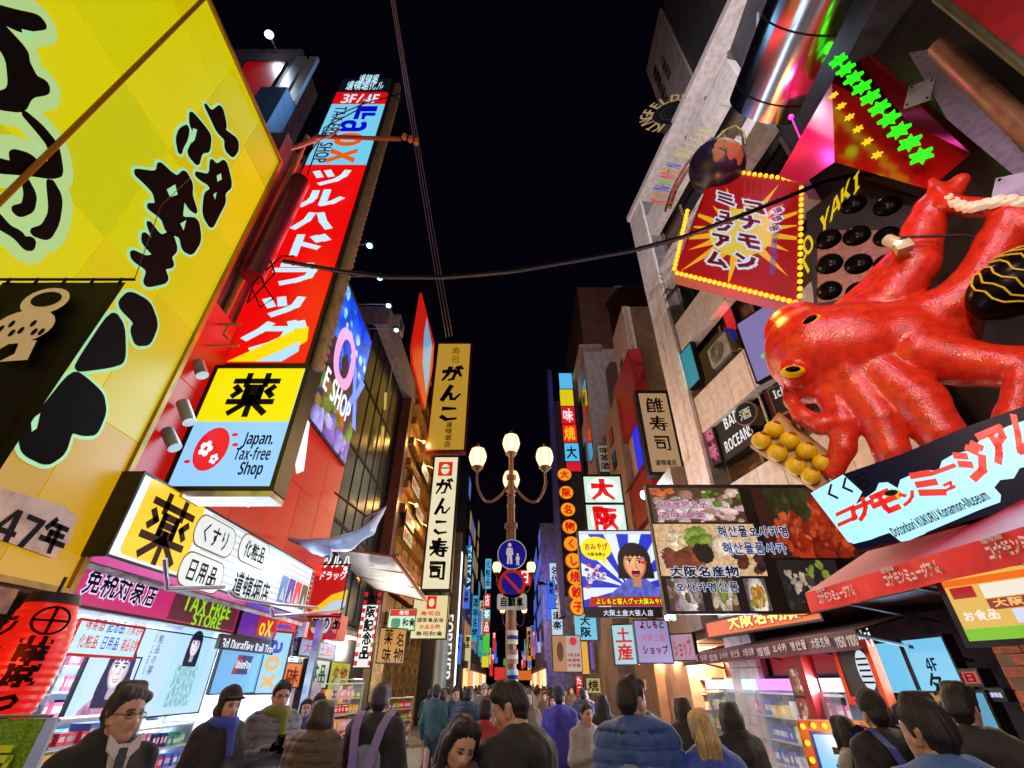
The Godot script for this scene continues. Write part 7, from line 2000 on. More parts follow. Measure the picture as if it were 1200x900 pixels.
func octopus_place():
	# ----- the octopus: one smooth body with eight arms -----
	var o := thing("octopus_sculpture", "giant glossy red octopus sculpture with yellow eyes clinging above the blue sign", "sculpture", T(-45, Vector3(4.75, 0, -5.2)))
	var f := Field.new(Vector3(-1.25, 3.7, -0.75), Vector3(3.1, 8.35, 0.85), 0.032, 46.0)
	f.chain([Vector4(-0.387, 6.247, 0.05, 0.476), Vector4(-0.293, 5.836, 0.1, 0.644), Vector4(0.144, 5.713, 0, 0.619), Vector4(0.639, 5.612, -0.1, 0.487), Vector4(1.102, 5.547, -0.2, 0.334)])
	f.chain([Vector4(-0.581, 5.671, 0.1, 0.332), Vector4(-0.517, 5.365, 0.1, 0.297), Vector4(-0.142, 5.352, 0, 0.483)])
	for a in [
		[Vector4(0.29, 6.15, -0.05, 0.374), Vector4(0.79, 6.234, -0.05, 0.384), Vector4(1.194, 6.572, 0, 0.344), Vector4(1.479, 7.044, 0, 0.301), Vector4(1.677, 7.281, 0.05, 0.252), Vector4(1.894, 7.337, 0.1, 0.188), Vector4(2.06, 7.417, 0.15, 0.128)],
		[Vector4(0.739, 5.747, -0.1, 0.488), Vector4(1.293, 5.774, -0.1, 0.397), Vector4(1.655, 5.976, 0, 0.332), Vector4(1.965, 6.311, 0.05, 0.299), Vector4(2.166, 6.527, 0.1, 0.265), Vector4(2.356, 6.283, 0.1, 0.244)],
		[Vector4(2.437, 6.379, 0.12, 0.172), Vector4(2.196, 6.679, 0.14, 0.16), Vector4(1.971, 6.917, 0.16, 0.145), Vector4(1.816, 7.124, 0.2, 0.138), Vector4(1.81, 7.416, 0.22, 0.106), Vector4(1.828, 7.576, 0.22, 0.072)],
		[Vector4(0.744, 5.255, 0, 0.462), Vector4(1.051, 4.988, -0.05, 0.355), Vector4(1.306, 4.77, 0, 0.296), Vector4(1.558, 4.701, 0, 0.247)],
		[Vector4(1.609, 4.707, 0.05, 0.151), Vector4(1.413, 4.632, 0.12, 0.142), Vector4(1.272, 4.394, 0.14, 0.15), Vector4(1.136, 4.167, 0.12, 0.186), Vector4(0.971, 3.954, 0.1, 0.204), Vector4(0.908, 3.709, 0.05, 0.183)],
		[Vector4(0.246, 5.164, 0, 0.481), Vector4(0.456, 4.614, 0.08, 0.38), Vector4(0.5, 4.166, 0.1, 0.291), Vector4(0.471, 3.845, 0.05, 0.235), Vector4(0.411, 3.568, 0, 0.192)],
		[Vector4(-0.048, 5.126, 0.08, 0.396), Vector4(0.038, 4.537, 0.14, 0.294), Vector4(-0.003, 4.083, 0.12, 0.231), Vector4(-0.107, 3.779, 0.05, 0.186)],
		[Vector4(-0.312, 5.097, 0.1, 0.285), Vector4(-0.315, 4.604, 0.16, 0.215), Vector4(-0.453, 4.284, 0.14, 0.179), Vector4(-0.667, 4.039, 0.1, 0.157)],
		[Vector4(-0.261, 4.928, 0.12, 0.233), Vector4(-0.344, 4.638, 0.2, 0.181), Vector4(-0.57, 4.631, 0.24, 0.162), Vector4(-0.736, 4.821, 0.26, 0.143), Vector4(-0.794, 5.096, 0.26, 0.11), Vector4(-0.797, 5.272, 0.26, 0.075)],
		[Vector4(0.168, 6.307, -0.1, 0.282), Vector4(0.556, 6.496, -0.15, 0.253), Vector4(0.859, 6.736, -0.15, 0.201), Vector4(1.054, 6.891, -0.15, 0.175)],
	]:
		for i in a.size():
			a[i].w *= 0.8
		f.chain(a)
	for e in [[Vector4(-0.161, 6.023, 0.5, 0.245)], [Vector4(-0.582, 5.381, 0.5, 0.217)]]:
		f.cap(Vector3(e[0].x, e[0].y, 0.42), Vector3(e[0].x, e[0].y, 0.5), e[0].w * 0.9, e[0].w * 0.8)
	var red := StandardMaterial3D.new()
	red.albedo_color = Color(0.82, 0.19, 0.1)
	red.roughness = 0.26
	red.albedo_texture = noise_tex("grime")
	red.uv1_triplanar = true
	red.uv1_scale = Vector3.ONE * 0.9
	red.heightmap_enabled = true
	red.heightmap_texture = noise_tex("bumps")
	red.heightmap_scale = 0.4
	put(o, "body", f.mesh(), red)
	for e in [[Vector4(-0.159, 5.924, 0.66, 0.179), 0.25], [Vector4(-0.579, 5.306, 0.62, 0.166), -0.35]]:
		var b := Basis(Vector3.BACK, e[1])
		var s := ST()
		ball(s, Vector3.ZERO, Vector3(e[0].w * 0.95, e[0].w * 0.5, 0.1), 16, Transform3D(b, Vector3(e[0].x, e[0].y, 0.66)))
		var eye := put(o, "eye", s, surf(Color(0.85, 0.68, 0.03), 0.25, 0.0, ""))
		var p := ST()
		ball(p, Vector3(0.02, 0, 0.05), Vector3(e[0].w * 0.62, e[0].w * 0.3, 0.075), 14, Transform3D(b, Vector3(e[0].x, e[0].y, 0.66)))
		put(eye, "pupil", p, surf(Color(0.02, 0.02, 0.015), 0.2, 0.0, ""))
	var cup := ST()
	for e in [Vector4(1.832, 7.104, 0.42, 0.039), Vector4(1.842, 7.001, 0.42, 0.05), Vector4(1.869, 6.902, 0.42, 0.055), Vector4(1.905, 6.829, 0.42, 0.054), Vector4(1.962, 6.788, 0.42, 0.065), Vector4(2.04, 6.761, 0.42, 0.064), Vector4(2.132, 6.717, 0.42, 0.079), Vector4(2.217, 6.646, 0.42, 0.072), Vector4(2.273, 6.554, 0.42, 0.071)]:
		lathe(cup, [Vector2(e.w * 1.2, -0.04), Vector2(e.w * 1.25, 0.025), Vector2(e.w * 0.95, 0.055), Vector2(e.w * 0.6, 0.015), Vector2(0.0, 0.0)], 14, Transform3D(Basis(Vector3.RIGHT, 0.95), Vector3(e.x, e.y + 0.02, 0.29)))
	put(o, "sucker", cup, surf(Color(0.95, 0.9, 0.82), 0.4, 0.0, ""))
	# dark dumpling ball with pale drizzle, held by the arms
	var d := thing("dumpling_ball", "black glossy dumpling ball with yellow drizzle stripes held in the octopus arms", "sculpture", T(-45, [Vector3(5.761, 5.525, -3.694)][0]))
	var db := ST()
	ball(db, Vector3.ZERO, Vector3(0.5, 0.34, 0.34), 24, Transform3D(Basis(Vector3.BACK, 0.35), Vector3.ZERO))
	put(d, "ball", db, surf(Color(0.035, 0.025, 0.02), 0.25, 0.0, ""))
	var dz := ST()
	for i in 7:
		var path := []
		for k in 9:
			var t := -1.1 + 2.2 * k / 8.0
			var u := -0.75 + 0.25 * i + 0.06 * sin(k * 2.0 + i)
			var v := Vector3(sin(u) * cos(t), sin(t), cos(u) * cos(t))
			path.append(Basis(Vector3.BACK, 0.35) * Vector3(v.x * 0.5, v.y * 0.35, v.z * 0.35) * 1.02)
		tube(dz, path, 0.012, -1, 5)
	put(d, "drizzle", dz, surf(Color(0.75, 0.65, 0.2), 0.35, 0.0, ""))
	# ----- blue sign under it -----
	var s := thing("name_sign", "navy sign with red kana on pale blue outlined shapes below the octopus", "sign", T(-45, Vector3(4.43, 0, -4.62)))
	flat(s, "backboard", [-1.094, 3.663, -0.714, 3.798, -0.057, 3.872, 0.505, 3.984, 1.088, 4.051, 0.889, 3.305, 0.576, 3.121, -0.246, 3.016, -0.846, 2.945, -0.87, 2.995], -0.02, surf(Color(0.02, 0.03, 0.16), 0.35, 0.0, ""), 0.14)
	flat(s, "sign_face", [-1.085, 3.661, -0.69, 3.791, -0.584, 3.553, -0.7, 3.421, -0.459, 3.531, -0.399, 3.606, -0.322, 3.595, -0.261, 3.509, -0.205, 3.592, -0.013, 3.636, 0.135, 3.603, 0.199, 3.69, 0.315, 3.731, 0.433, 3.732, 0.568, 3.812, 0.806, 3.88, 1.021, 3.903, 0.909, 3.469, 0.7, 3.463, 0.621, 3.38, 0.526, 3.389, 0.456, 3.329, 0.47, 3.248, 0.437, 3.187, 0.285, 3.155, -0.369, 2.978, -0.445, 2.974, -0.505, 3.075, -0.605, 3.057, -0.692, 3.037, -0.86, 3.021, -0.906, 3.057], 0.0, glow(Color(0.66, 0.9, 0.97)), 0.05)
	var rd := glow(Color(0.85, 0.02, 0.03))
	var ax := [Vector2(-0.925, 3.273), Vector2(-0.683, 3.328)]
	for e in [["コ", [Vector2(-0.961, 3.192), Vector2(-0.709, 3.257), Vector2(-0.924, 3.402)]], ["ナ", [Vector2(-0.745, 3.226), Vector2(-0.523, 3.274), Vector2(-0.726, 3.467)]], ["モ", [Vector2(-0.543, 3.221), Vector2(-0.289, 3.278), Vector2(-0.574, 3.511)]], ["ン", [Vector2(-0.3, 3.29), Vector2(-0.137, 3.326), Vector2(-0.295, 3.46)]], ["ミ", [Vector2(-0.134, 3.297), Vector2(0.136, 3.35), Vector2(-0.163, 3.64)]], ["ュ", [Vector2(0.076, 3.356), Vector2(0.199, 3.388), Vector2(0.096, 3.509)]], ["ー", [Vector2(0.05, 3.465), Vector2(0.304, 3.506), Vector2(0.039, 3.69)]], ["ジ", [Vector2(0.313, 3.403), Vector2(0.578, 3.463), Vector2(0.26, 3.769)]], ["ア", [Vector2(0.53, 3.514), Vector2(0.776, 3.564), Vector2(0.525, 3.916)]], ["ム", [Vector2(0.734, 3.524), Vector2(0.959, 3.576), Vector2(0.766, 3.964)]]]:
		var p: Array = e[1]
		slanted(s, e[0], p[0], p[1] - p[0], p[2] - p[0], rd, 0.2, false, 0.006)
	var lp := [Vector2(-0.475, 3.033), Vector2(0.387, 3.243), Vector2(-0.464, 3.122)]
	var n := "Dotonbori KUKURU Konamon-Museum"
	var dirv: Vector2 = (lp[1] - lp[0]) / text_width(n, 1.0)
	slanted(s, n, lp[0], dirv, Vector2(-dirv.y, dirv.x).normalized() * 0.1, surf(Color(0.02, 0.03, 0.15), 0.5, 0.0, ""), 0.1, false, 0.006)
	var kk := [Vector2(-0.936, 3.497), Vector2(-0.781, 3.532), Vector2(-0.947, 3.679)]
	slanted(s, "くくる", kk[0], kk[1] - kk[0], (kk[2] - kk[0]) * 1.1, surf(Color(0.02, 0.03, 0.12), 0.5, 0.0, ""), 0.14, false, 0.006)
	var dot := [Vector2(-0.324, 3.447)]
	shape(s, "emblem", oval(dot[0].x, dot[0].y, 0.075, 0.06), 0.004, glow(Color(0.85, 0.6, 0.1)))
	shape(s, "emblem", oval(dot[0].x - 0.01, dot[0].y + 0.025, 0.06, 0.032), 0.008, surf(Color(0.02, 0.08, 0.05), 0.5, 0.0, ""))
	panel_light(s, 1.9, 0.5, Color(0.6, 0.9, 1.0), 0.4, 0, Vector3(0.1, 3.6, 0.1))
	# ----- tray of dumplings -----
	var t := thing("dumpling_tray", "tan tray of eight yellow-green dumplings sticking out below the octopus chin", "sculpture", T(-25, Vector3(3.75, 0, -5.8)))
	flat(t, "tray", [0.154, 5.032, 0.675, 4.109, 0.254, 3.828, -0.343, 4.613], -0.05, surf(Color(0.5, 0.34, 0.12), 0.5), 0.12)
	flat(t, "paper", [0.145, 4.963, 0.603, 4.122, 0.266, 3.896, -0.269, 4.598], -0.045, surf(Color(0.62, 0.5, 0.26), 0.6))
	for e in [Vector4(0.005, 4.744, 0, 0.128), Vector4(-0.199, 4.61, 0, 0.128), Vector4(0.14, 4.54, 0, 0.131), Vector4(-0.052, 4.396, 0, 0.131), Vector4(0.292, 4.354, 0, 0.128), Vector4(0.1, 4.165, 0, 0.127), Vector4(0.41, 4.158, 0, 0.119), Vector4(0.233, 4.008, 0, 0.119)]:
		var b := ST()
		ball(b, Vector3(e.x, e.y, 0.02), Vector3(e.w, e.w * 0.96, e.w), 18)
		var dm := put(t, "dumpling", b, surf(Color(0.8, 0.66, 0.03), 0.3, 0.0, "soft", 3.0, 0.4))
		var sc := ST()
		ball(sc, Vector3(e.x + e.w * 0.25, e.y + e.w * 0.3, 0.02 + e.w * 0.62), Vector3(e.w * 0.5, e.w * 0.42, e.w * 0.3), 10)
		put(dm, "browned_spot", sc, surf(Color(0.5, 0.28, 0.04), 0.3, 0.0, ""))
	# ----- red square sign with burst -----
	var q := thing("burst_sign", "tilted red square museum sign with yellow burst and amber bulb edges", "sign", T(-20, Vector3(4, 0, -6.2)))
	flat(q, "casing", [0.664, 11.607, 2.028, 10.314, 1.045, 7.278, -0.747, 8.71], -0.02, surf(Color(0.5, 0.02, 0.03), 0.4), 0.35)
	flat(q, "sign_face", [0.676, 11.498, 1.986, 10.278, 1.044, 7.36, -0.676, 8.733], 0.0, glow(Color(0.6, 0.02, 0.025), 0.85))
	var cen := [Vector2(0.659, 9.323)]
	var quadp := PackedVector2Array([Vector2(0.676, 11.498), Vector2(1.986, 10.278), Vector2(1.044, 7.36), Vector2(-0.676, 8.733)])
	for i in 18:
		var a := TAU * i / 18.0 + 0.12
		var lng := 1.5 if i % 2 == 0 else 1.05
		var tri := PackedVector2Array([cen[0] + Vector2(cos(a - 0.16), sin(a - 0.16)) * 0.55, cen[0] + Vector2(cos(a), sin(a)) * lng, cen[0] + Vector2(cos(a + 0.16), sin(a + 0.16)) * 0.55])
		for pg in Geometry2D.intersect_polygons(tri, quadp):
			shape(q, "burst_print", pg, 0.004, glow(Color(0.86, 0.62, 0.1), 0.9))
	shape(q, "burst_print", oval(cen[0].x, cen[0].y, 0.58, 0.7, 28), 0.006, glow(Color(0.8, 0.7, 0.25), 0.9))
	var mr := glow(Color(0.36, 0.02, 0.04), 0.9)
	var pale := glow(Color(0.75, 0.78, 0.85), 0.9)
	for i in 4:
		var p0 := [Vector2(0.876, 9.853), Vector2(0.684, 9.419), Vector2(0.524, 8.916), Vector2(0.333, 8.404)]
		var p1 := [Vector2(1.211, 9.558), Vector2(1.017, 9.142), Vector2(0.867, 8.653), Vector2(0.686, 8.156)]
		slanted(q, "コナモン"[i], p0[i], p1[i] - p0[i], Vector2(0.06, 0.46), mr, 0.2, false, 0.012, pale, 0.42)
	for i in 5:
		var p0 := [Vector2(0.436, 10.383), Vector2(0.373, 9.889), Vector2(0.23, 9.564), Vector2(0.085, 9.147), Vector2(-0.133, 8.677)]
		var p1 := [Vector2(0.783, 10.068), Vector2(0.617, 9.666), Vector2(0.526, 9.302), Vector2(0.393, 8.893), Vector2(0.21, 8.402)]
		slanted(q, "ミュラアム".replace("ラ", "ジ")[i], p0[i], p1[i] - p0[i], Vector2(0.06, 0.42), mr, 0.2, false, 0.012, pale, 0.42)
	for i in 3:
		var p0 := [Vector2(1.424, 9.649), Vector2(1.341, 9.417), Vector2(1.227, 9.179)]
		shape(q, "badge_print", oval(p0[i].x, p0[i].y, 0.13, 0.11, 16), 0.008, pale)
		write(q, "道頓堀"[i], p0[i].x - 0.09, p0[i].y - 0.08, 0.18, 0.17, mr, 0.12, false, 0.012)
	var lb := [Vector2(0.834, 8.011), Vector2(1.167, 9.025)]
	slanted(q, "Konamon Museum", lb[1], (lb[0] - lb[1]) / text_width("Konamon Museum", 1.0), Vector2(0.13, 0), glow(Color(0.2, 0.25, 0.5)), 0.1, false, 0.012)
	var bulb := SphereMesh.new()
	bulb.radius = 0.045
	bulb.height = 0.09
	bulb.radial_segments = 10
	bulb.rings = 6
	var am := glow(Color(1.0, 0.62, 0.1), 2.0)
	for e in [[[Vector2(-0.74, 8.658), Vector2(1.046, 7.237)], 24], [[Vector2(-0.747, 8.71), Vector2(-0.136, 10.42)], 16], [[Vector2(1.093, 7.303), Vector2(2.016, 10.174)], 18], [[Vector2(1.118, 11.119), Vector2(2.023, 10.347)], 10]]:
		for i in e[1]:
			var p: Vector2 = e[0][0].lerp(e[0][1], (i + 0.5) / e[1])
			put(q, "bulb", bulb, am).position = Vector3(p.x, p.y, 0.02)
	lamp(q, Vector3(cen[0].x - 0.6, cen[0].y - 1.6, 0.5), Color(1.0, 0.7, 0.3), 0.25, 0.2)
	panel_light(q, 1.6, 2.4, Color(1.0, 0.5, 0.3), 0.5, 0, Vector3(cen[0].x, cen[0].y, 0.1))
	# ----- frying-plate sign -----
	var pl := thing("griddle_sign", "dark griddle plate sign with rows of round black moulds and yellow latin letters", "sign", T(-40, Vector3(4.9, 0, -5.6)))
	flat(pl, "plate", [0.602, 8.881, 1.479, 9.18, 1.969, 8.055, 1.051, 6.56, 0.068, 6.778], 0.0, surf(Color(0.05, 0.045, 0.045), 0.5, 0.3), 0.2)
	flat(pl, "copper_field", [0.542, 8.107, 0.855, 8.192, 1.641, 7.545, 1.078, 6.631, 0.151, 6.917], 0.006, surf(Color(0.42, 0.3, 0.25), 0.4, 0.5, "grime", 1.5, 0.5))
	for e in [Vector4(1.233, 8.556, 0, 0.19), Vector4(1.58, 8.194, 0, 0.194), Vector4(0.689, 8.08, 0, 0.205), Vector4(1.044, 7.884, 0, 0.198), Vector4(1.36, 7.609, 0, 0.189), Vector4(0.543, 7.569, 0, 0.2), Vector4(0.872, 7.334, 0, 0.192), Vector4(1.175, 7.116, 0, 0.185), Vector4(0.373, 7.065, 0, 0.181), Vector4(0.696, 6.84, 0, 0.174)]:
		var b := ST()
		ball(b, Vector3(e.x, e.y, 0.0), Vector3(e.w, e.w, e.w * 0.7), 20)
		put(pl, "mould", b, surf(Color(0.03, 0.028, 0.032), 0.22, 0.2, ""))
	var yl := glow(Color(0.82, 0.7, 0.02), 0.95)
	for i in 4:
		var p0 := [Vector2(0.609, 8.234), Vector2(0.835, 8.438), Vector2(1.07, 8.633), Vector2(1.309, 8.772)]
		slanted(pl, "YAKI"[i], p0[i], ([Vector2(0.835, 8.438)][0] - p0[0]) * 1.25, Vector2(0.14, 0.4), yl, 0.1, false, 0.03)
	for i in 2:
		var p0 := [Vector2(0.157, 7.528), Vector2(0.306, 7.911)]
		slanted(pl, ["T", "O"][i], p0[i], Vector2(0.22, 0.26), Vector2(0.0, 0.32), yl, 0.1, false, 0.03)
	# ----- red prism with star lamps -----
	var pr := thing("star_prism", "big glossy red prism with a row of green star lamps along its edge", "sculpture")
	var P := [Vector3(5.166, 9.936, -5.138), Vector3(6.39, 11.727, -4.267), Vector3(7.006, 12.864, -3.934), Vector3(6.874, 8.338, -3.783), Vector3(6.187, 7.842, -4.046), Vector3(5.456, 9.076, -4.352), Vector3(5.085, 9.017, -4.724)]
	var pm := StandardMaterial3D.new()
	pm.albedo_color = Color(0.66, 0.04, 0.04)
	pm.roughness = 0.16
	var ss := ST()
	quad(ss, P[1], P[5], P[4], P[3])
	quad(ss, P[1], P[3], P[2], P[1])
	put(pr, "star_face", ss, pm)
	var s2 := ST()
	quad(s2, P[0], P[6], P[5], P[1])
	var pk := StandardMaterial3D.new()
	pk.albedo_color = Color(0.75, 0.16, 0.3)  # magenta light on the red prism, put into this face's colour
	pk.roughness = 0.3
	put(pr, "pink_lit_face", s2, pk)
	var s3 := ST()
	quad(s3, P[2], P[3], P[3] + Vector3(0.5, 0.2, 0), P[2] + Vector3(0.5, 0.2, 0))
	put(pr, "top_face", s3, surf(Color(0.4, 0.03, 0.04), 0.4))
	var pt := ST()  # bulb and stem added to throw pink light on the prism
	ball(pt, P[0].lerp(P[1], 0.4) + Vector3(-0.35, 0.05, 0.37), Vector3.ONE * 0.05, 10)
	tube(pt, [P[0].lerp(P[1], 0.4) + Vector3(-0.35, 0.05, 0.37), P[0].lerp(P[1], 0.4)], 0.012)
	put(pr, "added_lamp_bulb", pt, glow(Color(1.0, 0.2, 0.7), 2.0))
	lamp(pr, P[0].lerp(P[1], 0.4) + Vector3(-0.4, 0.05, 0.42), Color(1.0, 0.25, 0.65), 0.16, 0.1)
	var star := PackedVector2Array()
	for i in 12:
		var a := TAU * i / 12.0 + PI / 2
		var rr := 0.155 if i % 2 == 0 else 0.075
		star.append(Vector2(cos(a), sin(a)) * rr)
	var g := glow(Color(0.12, 0.95, 0.08), 1.3)
	var line := [Vector3(6.308, 11.656, -3.924), Vector3(6.212, 8.323, -3.88)]
	for i in 10:
		var p: Vector3 = line[0].lerp(line[1], i / 9.0)
		var sm := shape(pr, "star_light_or_glint", star, 0.03, g, 0.06)
		sm.transform = T(-45, p) * Transform3D(Basis(Vector3.BACK, 0.2 * i), Vector3(0, 0, 0.1))
		if i % 3 == 1:
			lamp(pr, p + Vector3(-0.25, 0, 0.25), Color(0.2, 1.0, 0.1), 0.004, 0.1)
	var am2 := glow(Color(0.9, 0.75, 0.05), 1.1)  # small amber stars stand in for the star lamps' reflection in the gloss
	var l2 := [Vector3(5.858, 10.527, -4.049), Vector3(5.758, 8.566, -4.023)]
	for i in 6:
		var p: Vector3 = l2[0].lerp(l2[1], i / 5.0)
		var sm := shape(pr, "star_light_or_glint", star, 0.02, am2, 0.03)
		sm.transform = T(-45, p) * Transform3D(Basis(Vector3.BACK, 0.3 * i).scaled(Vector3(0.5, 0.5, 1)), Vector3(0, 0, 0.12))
	# ----- globe and arched letters -----
	var gb := thing("globe_ornament", "painted globe with tan continents above the red square sign", "sculpture", T(0, [Vector3(4.645, 11.486, -5.9)][0]))
	var gs := ST()
	ball(gs, Vector3.ZERO, Vector3.ONE * 0.6, 32)
	put(gb, "globe", gs, surf(Color(0.06, 0.045, 0.09), 0.3, 0.0, "grime", 1.0))
	var land := ST()
	for e in [[0.2, -0.25, 0.34, 0.5], [0.5, -0.55, 0.25, 0.3], [-0.25, -0.1, 0.2, 0.28], [-0.45, -0.5, 0.22, 0.25], [0.75, 0.1, 0.2, 0.2]]:
		var ring := []
		for i in 18:
			var a := TAU * i / 18.0
			var k := 1.0 + 0.25 * sin(a * 3.0 + e[0] * 9.0)
			var lon: float = e[0] + e[2] * k * cos(a)
			var lat: float = e[1] + e[3] * k * sin(a)
			ring.append(Vector3(sin(lon) * cos(lat), sin(lat), cos(lon) * cos(lat)))
		var cc := Vector3(sin(e[0]) * cos(e[1]), sin(e[1]), cos(e[0]) * cos(e[1]))
		for i in 18:
			for lv in 4:
				var q4 := []
				for w in [[i, lv], [i + 1, lv], [i + 1, lv + 1], [i, lv + 1]]:
					q4.append(cc.lerp(ring[w[0] % 18], w[1] / 4.0).normalized() * 0.607)
				tri(land, [q4[0], q4[1], q4[2]], [q4[0], q4[1], q4[2]])
				tri(land, [q4[0], q4[2], q4[3]], [q4[0], q4[2], q4[3]])
	put(gb, "continent", land, surf(Color(0.48, 0.3, 0.12), 0.5, 0.0, "grime", 2.0, 0.6))
	var ring2 := ST()
	var arc := []
	for p in [Vector3(3.525, 10.585, -6.3), Vector3(3.79, 11.252, -6.3), Vector3(4.143, 11.899, -6.3), Vector3(4.567, 12.516, -6.3), Vector3(5.093, 13.212, -6.3), Vector3(5.601, 13.829, -6.3), Vector3(5.928, 14.043, -6.3), Vector3(6.048, 13.745, -6.3), Vector3(5.919, 13.132, -6.3)]:
		arc.append(p - gb.position)
	tube(ring2, arc, 0.04, -1, 8)
	put(gb, "meridian_arch", ring2, surf(Color(0.3, 0.26, 0.08), 0.4, 0.4))
	var al := thing("arched_letters", "arch of lit latin letters curving round the globe", "sign", T(0, Vector3(0, 0, -6.25)))
	var mus := "KONAMON MUSEUM"
	for i in 14:
		if mus[i] == " ":
			continue
		var tt := i / 13.0
		var c0 := [Vector2(3.343, 10.607), Vector2(3.577, 11.242), Vector2(3.847, 11.818), Vector2(4.189, 12.393), Vector2(4.625, 13.042), Vector2(5.072, 13.566)]
		var seg := minf(tt * 5.0, 4.999)
		var p: Vector2 = c0[int(seg)].lerp(c0[int(seg) + 1], seg - int(seg))
		var dr: Vector2 = (c0[int(seg) + 1] - c0[int(seg)]).normalized()
		slanted(al, mus[i], p, dr * 0.2, Vector2(-dr.y, dr.x) * 0.36, glow([Color(0.8, 0.3, 0.1), Color(0.75, 0.5, 0.15), Color(0.3, 0.3, 0.7), Color(0.3, 0.7, 0.2)][i % 4] if i < 8 else Color(0.75, 0.68, 0.35), 0.85), 0.1, false, 0.0)
		if i < 12:
			var p2 := p + Vector2(dr.y, -dr.x) * 0.2 + dr * 0.1
			slanted(al, "konamon dish"[i], p2, dr * 0.16, Vector2(-dr.y, dr.x) * 0.17, glow(Color(0.78, 0.25, 0.08), 0.8), 0.1, false, 0.0)
	var br := ST()
	var brp := []
	for p in [Vector2(3.385, 10.424), Vector2(3.65, 11.112), Vector2(3.92, 11.68), Vector2(4.27, 12.282), Vector2(4.697, 12.885), Vector2(5.153, 13.443)]:
		brp.append(Vector3(p.x, p.y, -0.03))
	tube(br, brp, 0.03, -1, 6)
	put(al, "arch_rail", br, surf(Color(0.2, 0.12, 0.05), 0.5, 0.4))
	# ----- gear-like round sign on the corner -----
	var gg := thing("round_letter_sign", "black round sign ringed by tan raised letters at the tower corner", "sign", T(-20, Vector3(4.3, 0, -8.6)))
	var gc := [Vector2(1.439, 18.499)]
	shape(gg, "disc", oval(gc[0].x, gc[0].y, 0.7, 0.7, 32), 0.0, surf(Color(0.02, 0.02, 0.02), 0.5), 0.3)
	var rg := ST()
	for i in 36:
		var a0 := TAU * i / 36.0
		var a1 := TAU * (i + 1) / 36.0
		for rr in [[0.38, 0.42], [0.26, 0.28]]:
			quad(rg, Vector3(gc[0].x + rr[0] * cos(a0), gc[0].y + rr[0] * sin(a0), 0.01), Vector3(gc[0].x + rr[1] * cos(a0), gc[0].y + rr[1] * sin(a0), 0.01), Vector3(gc[0].x + rr[1] * cos(a1), gc[0].y + rr[1] * sin(a1), 0.01), Vector3(gc[0].x + rr[0] * cos(a1), gc[0].y + rr[0] * sin(a1), 0.01))
	put(gg, "ring", rg, surf(Color(0.25, 0.23, 0.2), 0.4, 0.3, ""))
	var word := "KINGFELDS"
	for i in 9:
		var a := PI * 1.28 - PI * 0.98 * i / 8.0
		var dr := Vector2(sin(a), -cos(a))
		var upv := Vector2(cos(a), sin(a))
		slanted(gg, word[i], gc[0] + upv * 0.74 - dr * 0.14, dr * 0.42, upv * 0.46, glow(Color(0.62, 0.5, 0.36), 0.85), 0.1, false, 0.02)
	var lt := ST()
	tube(lt, [Vector3(gc[0].x, gc[0].y, -0.2), Vector3(gc[0].x + 1.2, gc[0].y + 0.2, -0.6)], 0.1)
	put(gg, "bracket", lt, surf(Color(0.05, 0.05, 0.05), 0.5, 0.3))
	# ----- machinery along the top edge -----
	var bm := thing("beam", "violet-grey stone beam with rounded copper top above the octopus", "beam")
	var b1 := [Vector3(6.51, 10.351, -3.237), Vector3(6.636, 9.981, -3.017), Vector3(6.602, 7.695, -3.076), Vector3(6.567, 6.583, -3.137), Vector3(6.428, 6.956, -3.378), Vector3(6.395, 8.633, -3.436)]
	var bs := ST()
	var back := Vector3(0.5, 0.3, -0.2)
	quad(bs, b1[0], b1[5], b1[2], b1[1])
	quad(bs, b1[5], b1[4], b1[3], b1[2])
	quad(bs, b1[1], b1[2], b1[2] + back, b1[1] + back)
	quad(bs, b1[2], b1[3], b1[3] + back, b1[2] + back)
	put(bm, "stone_face", bs, surf(Color(0.3, 0.28, 0.36), 0.6, 0.0, "grime", 1.2, 0.5))
	var bp := ST()
	tube(bp, [b1[1], b1[2], b1[3]], 0.14, -1, 10)
	put(bm, "coping", bp, surf(Color(0.45, 0.33, 0.24), 0.4, 0.3))
	for i in 2:
		var pp: Vector3 = [[Vector3(6.374, 9.407, -3.435)][0], [Vector3(6.35, 6.961, -3.464)][0]][i]
		var bxs := thing("flood_housing", ["grey bolted floodlight housing on the stone beam", "second grey bolted housing by the raised tentacle"][i], "lamp housing", T(-50, pp))
		var hb := Basis(Vector3.BACK, -0.55)
		var h1 := ST()
		bx(h1, Vector3(-0.16, -0.2, 0.0), Vector3(0.16, 0.2, 0.03), Transform3D(hb, Vector3.ZERO))
		put(bxs, "plate", h1, surf(Color(0.5, 0.5, 0.56), 0.4, 0.4))
		var h2 := ST()
		bx(h2, Vector3(0.16, -0.1, -0.3), Vector3(0.42, 0.12, 0.0), Transform3D(hb, Vector3.ZERO))
		put(bxs, "housing", h2, surf(Color(0.12, 0.12, 0.14), 0.4, 0.5))
		var h3 := ST()
		for e in [[-0.12, -0.16], [0.12, -0.16], [-0.12, 0.16], [0.12, 0.16]]:
			ball(h3, Vector3(e[0], e[1], 0.03), Vector3.ONE * 0.02, 8, Transform3D(hb, Vector3.ZERO))
		put(bxs, "bolt", h3, surf(Color(0.08, 0.08, 0.08), 0.4, 0.6, ""))
	var rp := thing("overhead_hoarding", "plain dark red panel jutting in overhead at the street edge", "panel")
	var r1 := [Vector3(6.078, 9.977, -2.386), Vector3(6.062, 7.566, -2.43), Vector3(6.4, 8.289, -1.501), Vector3(6.418, 10.225, -1.451)]
	var rs := ST()
	quad(rs, r1[0], r1[1], r1[2], r1[3])
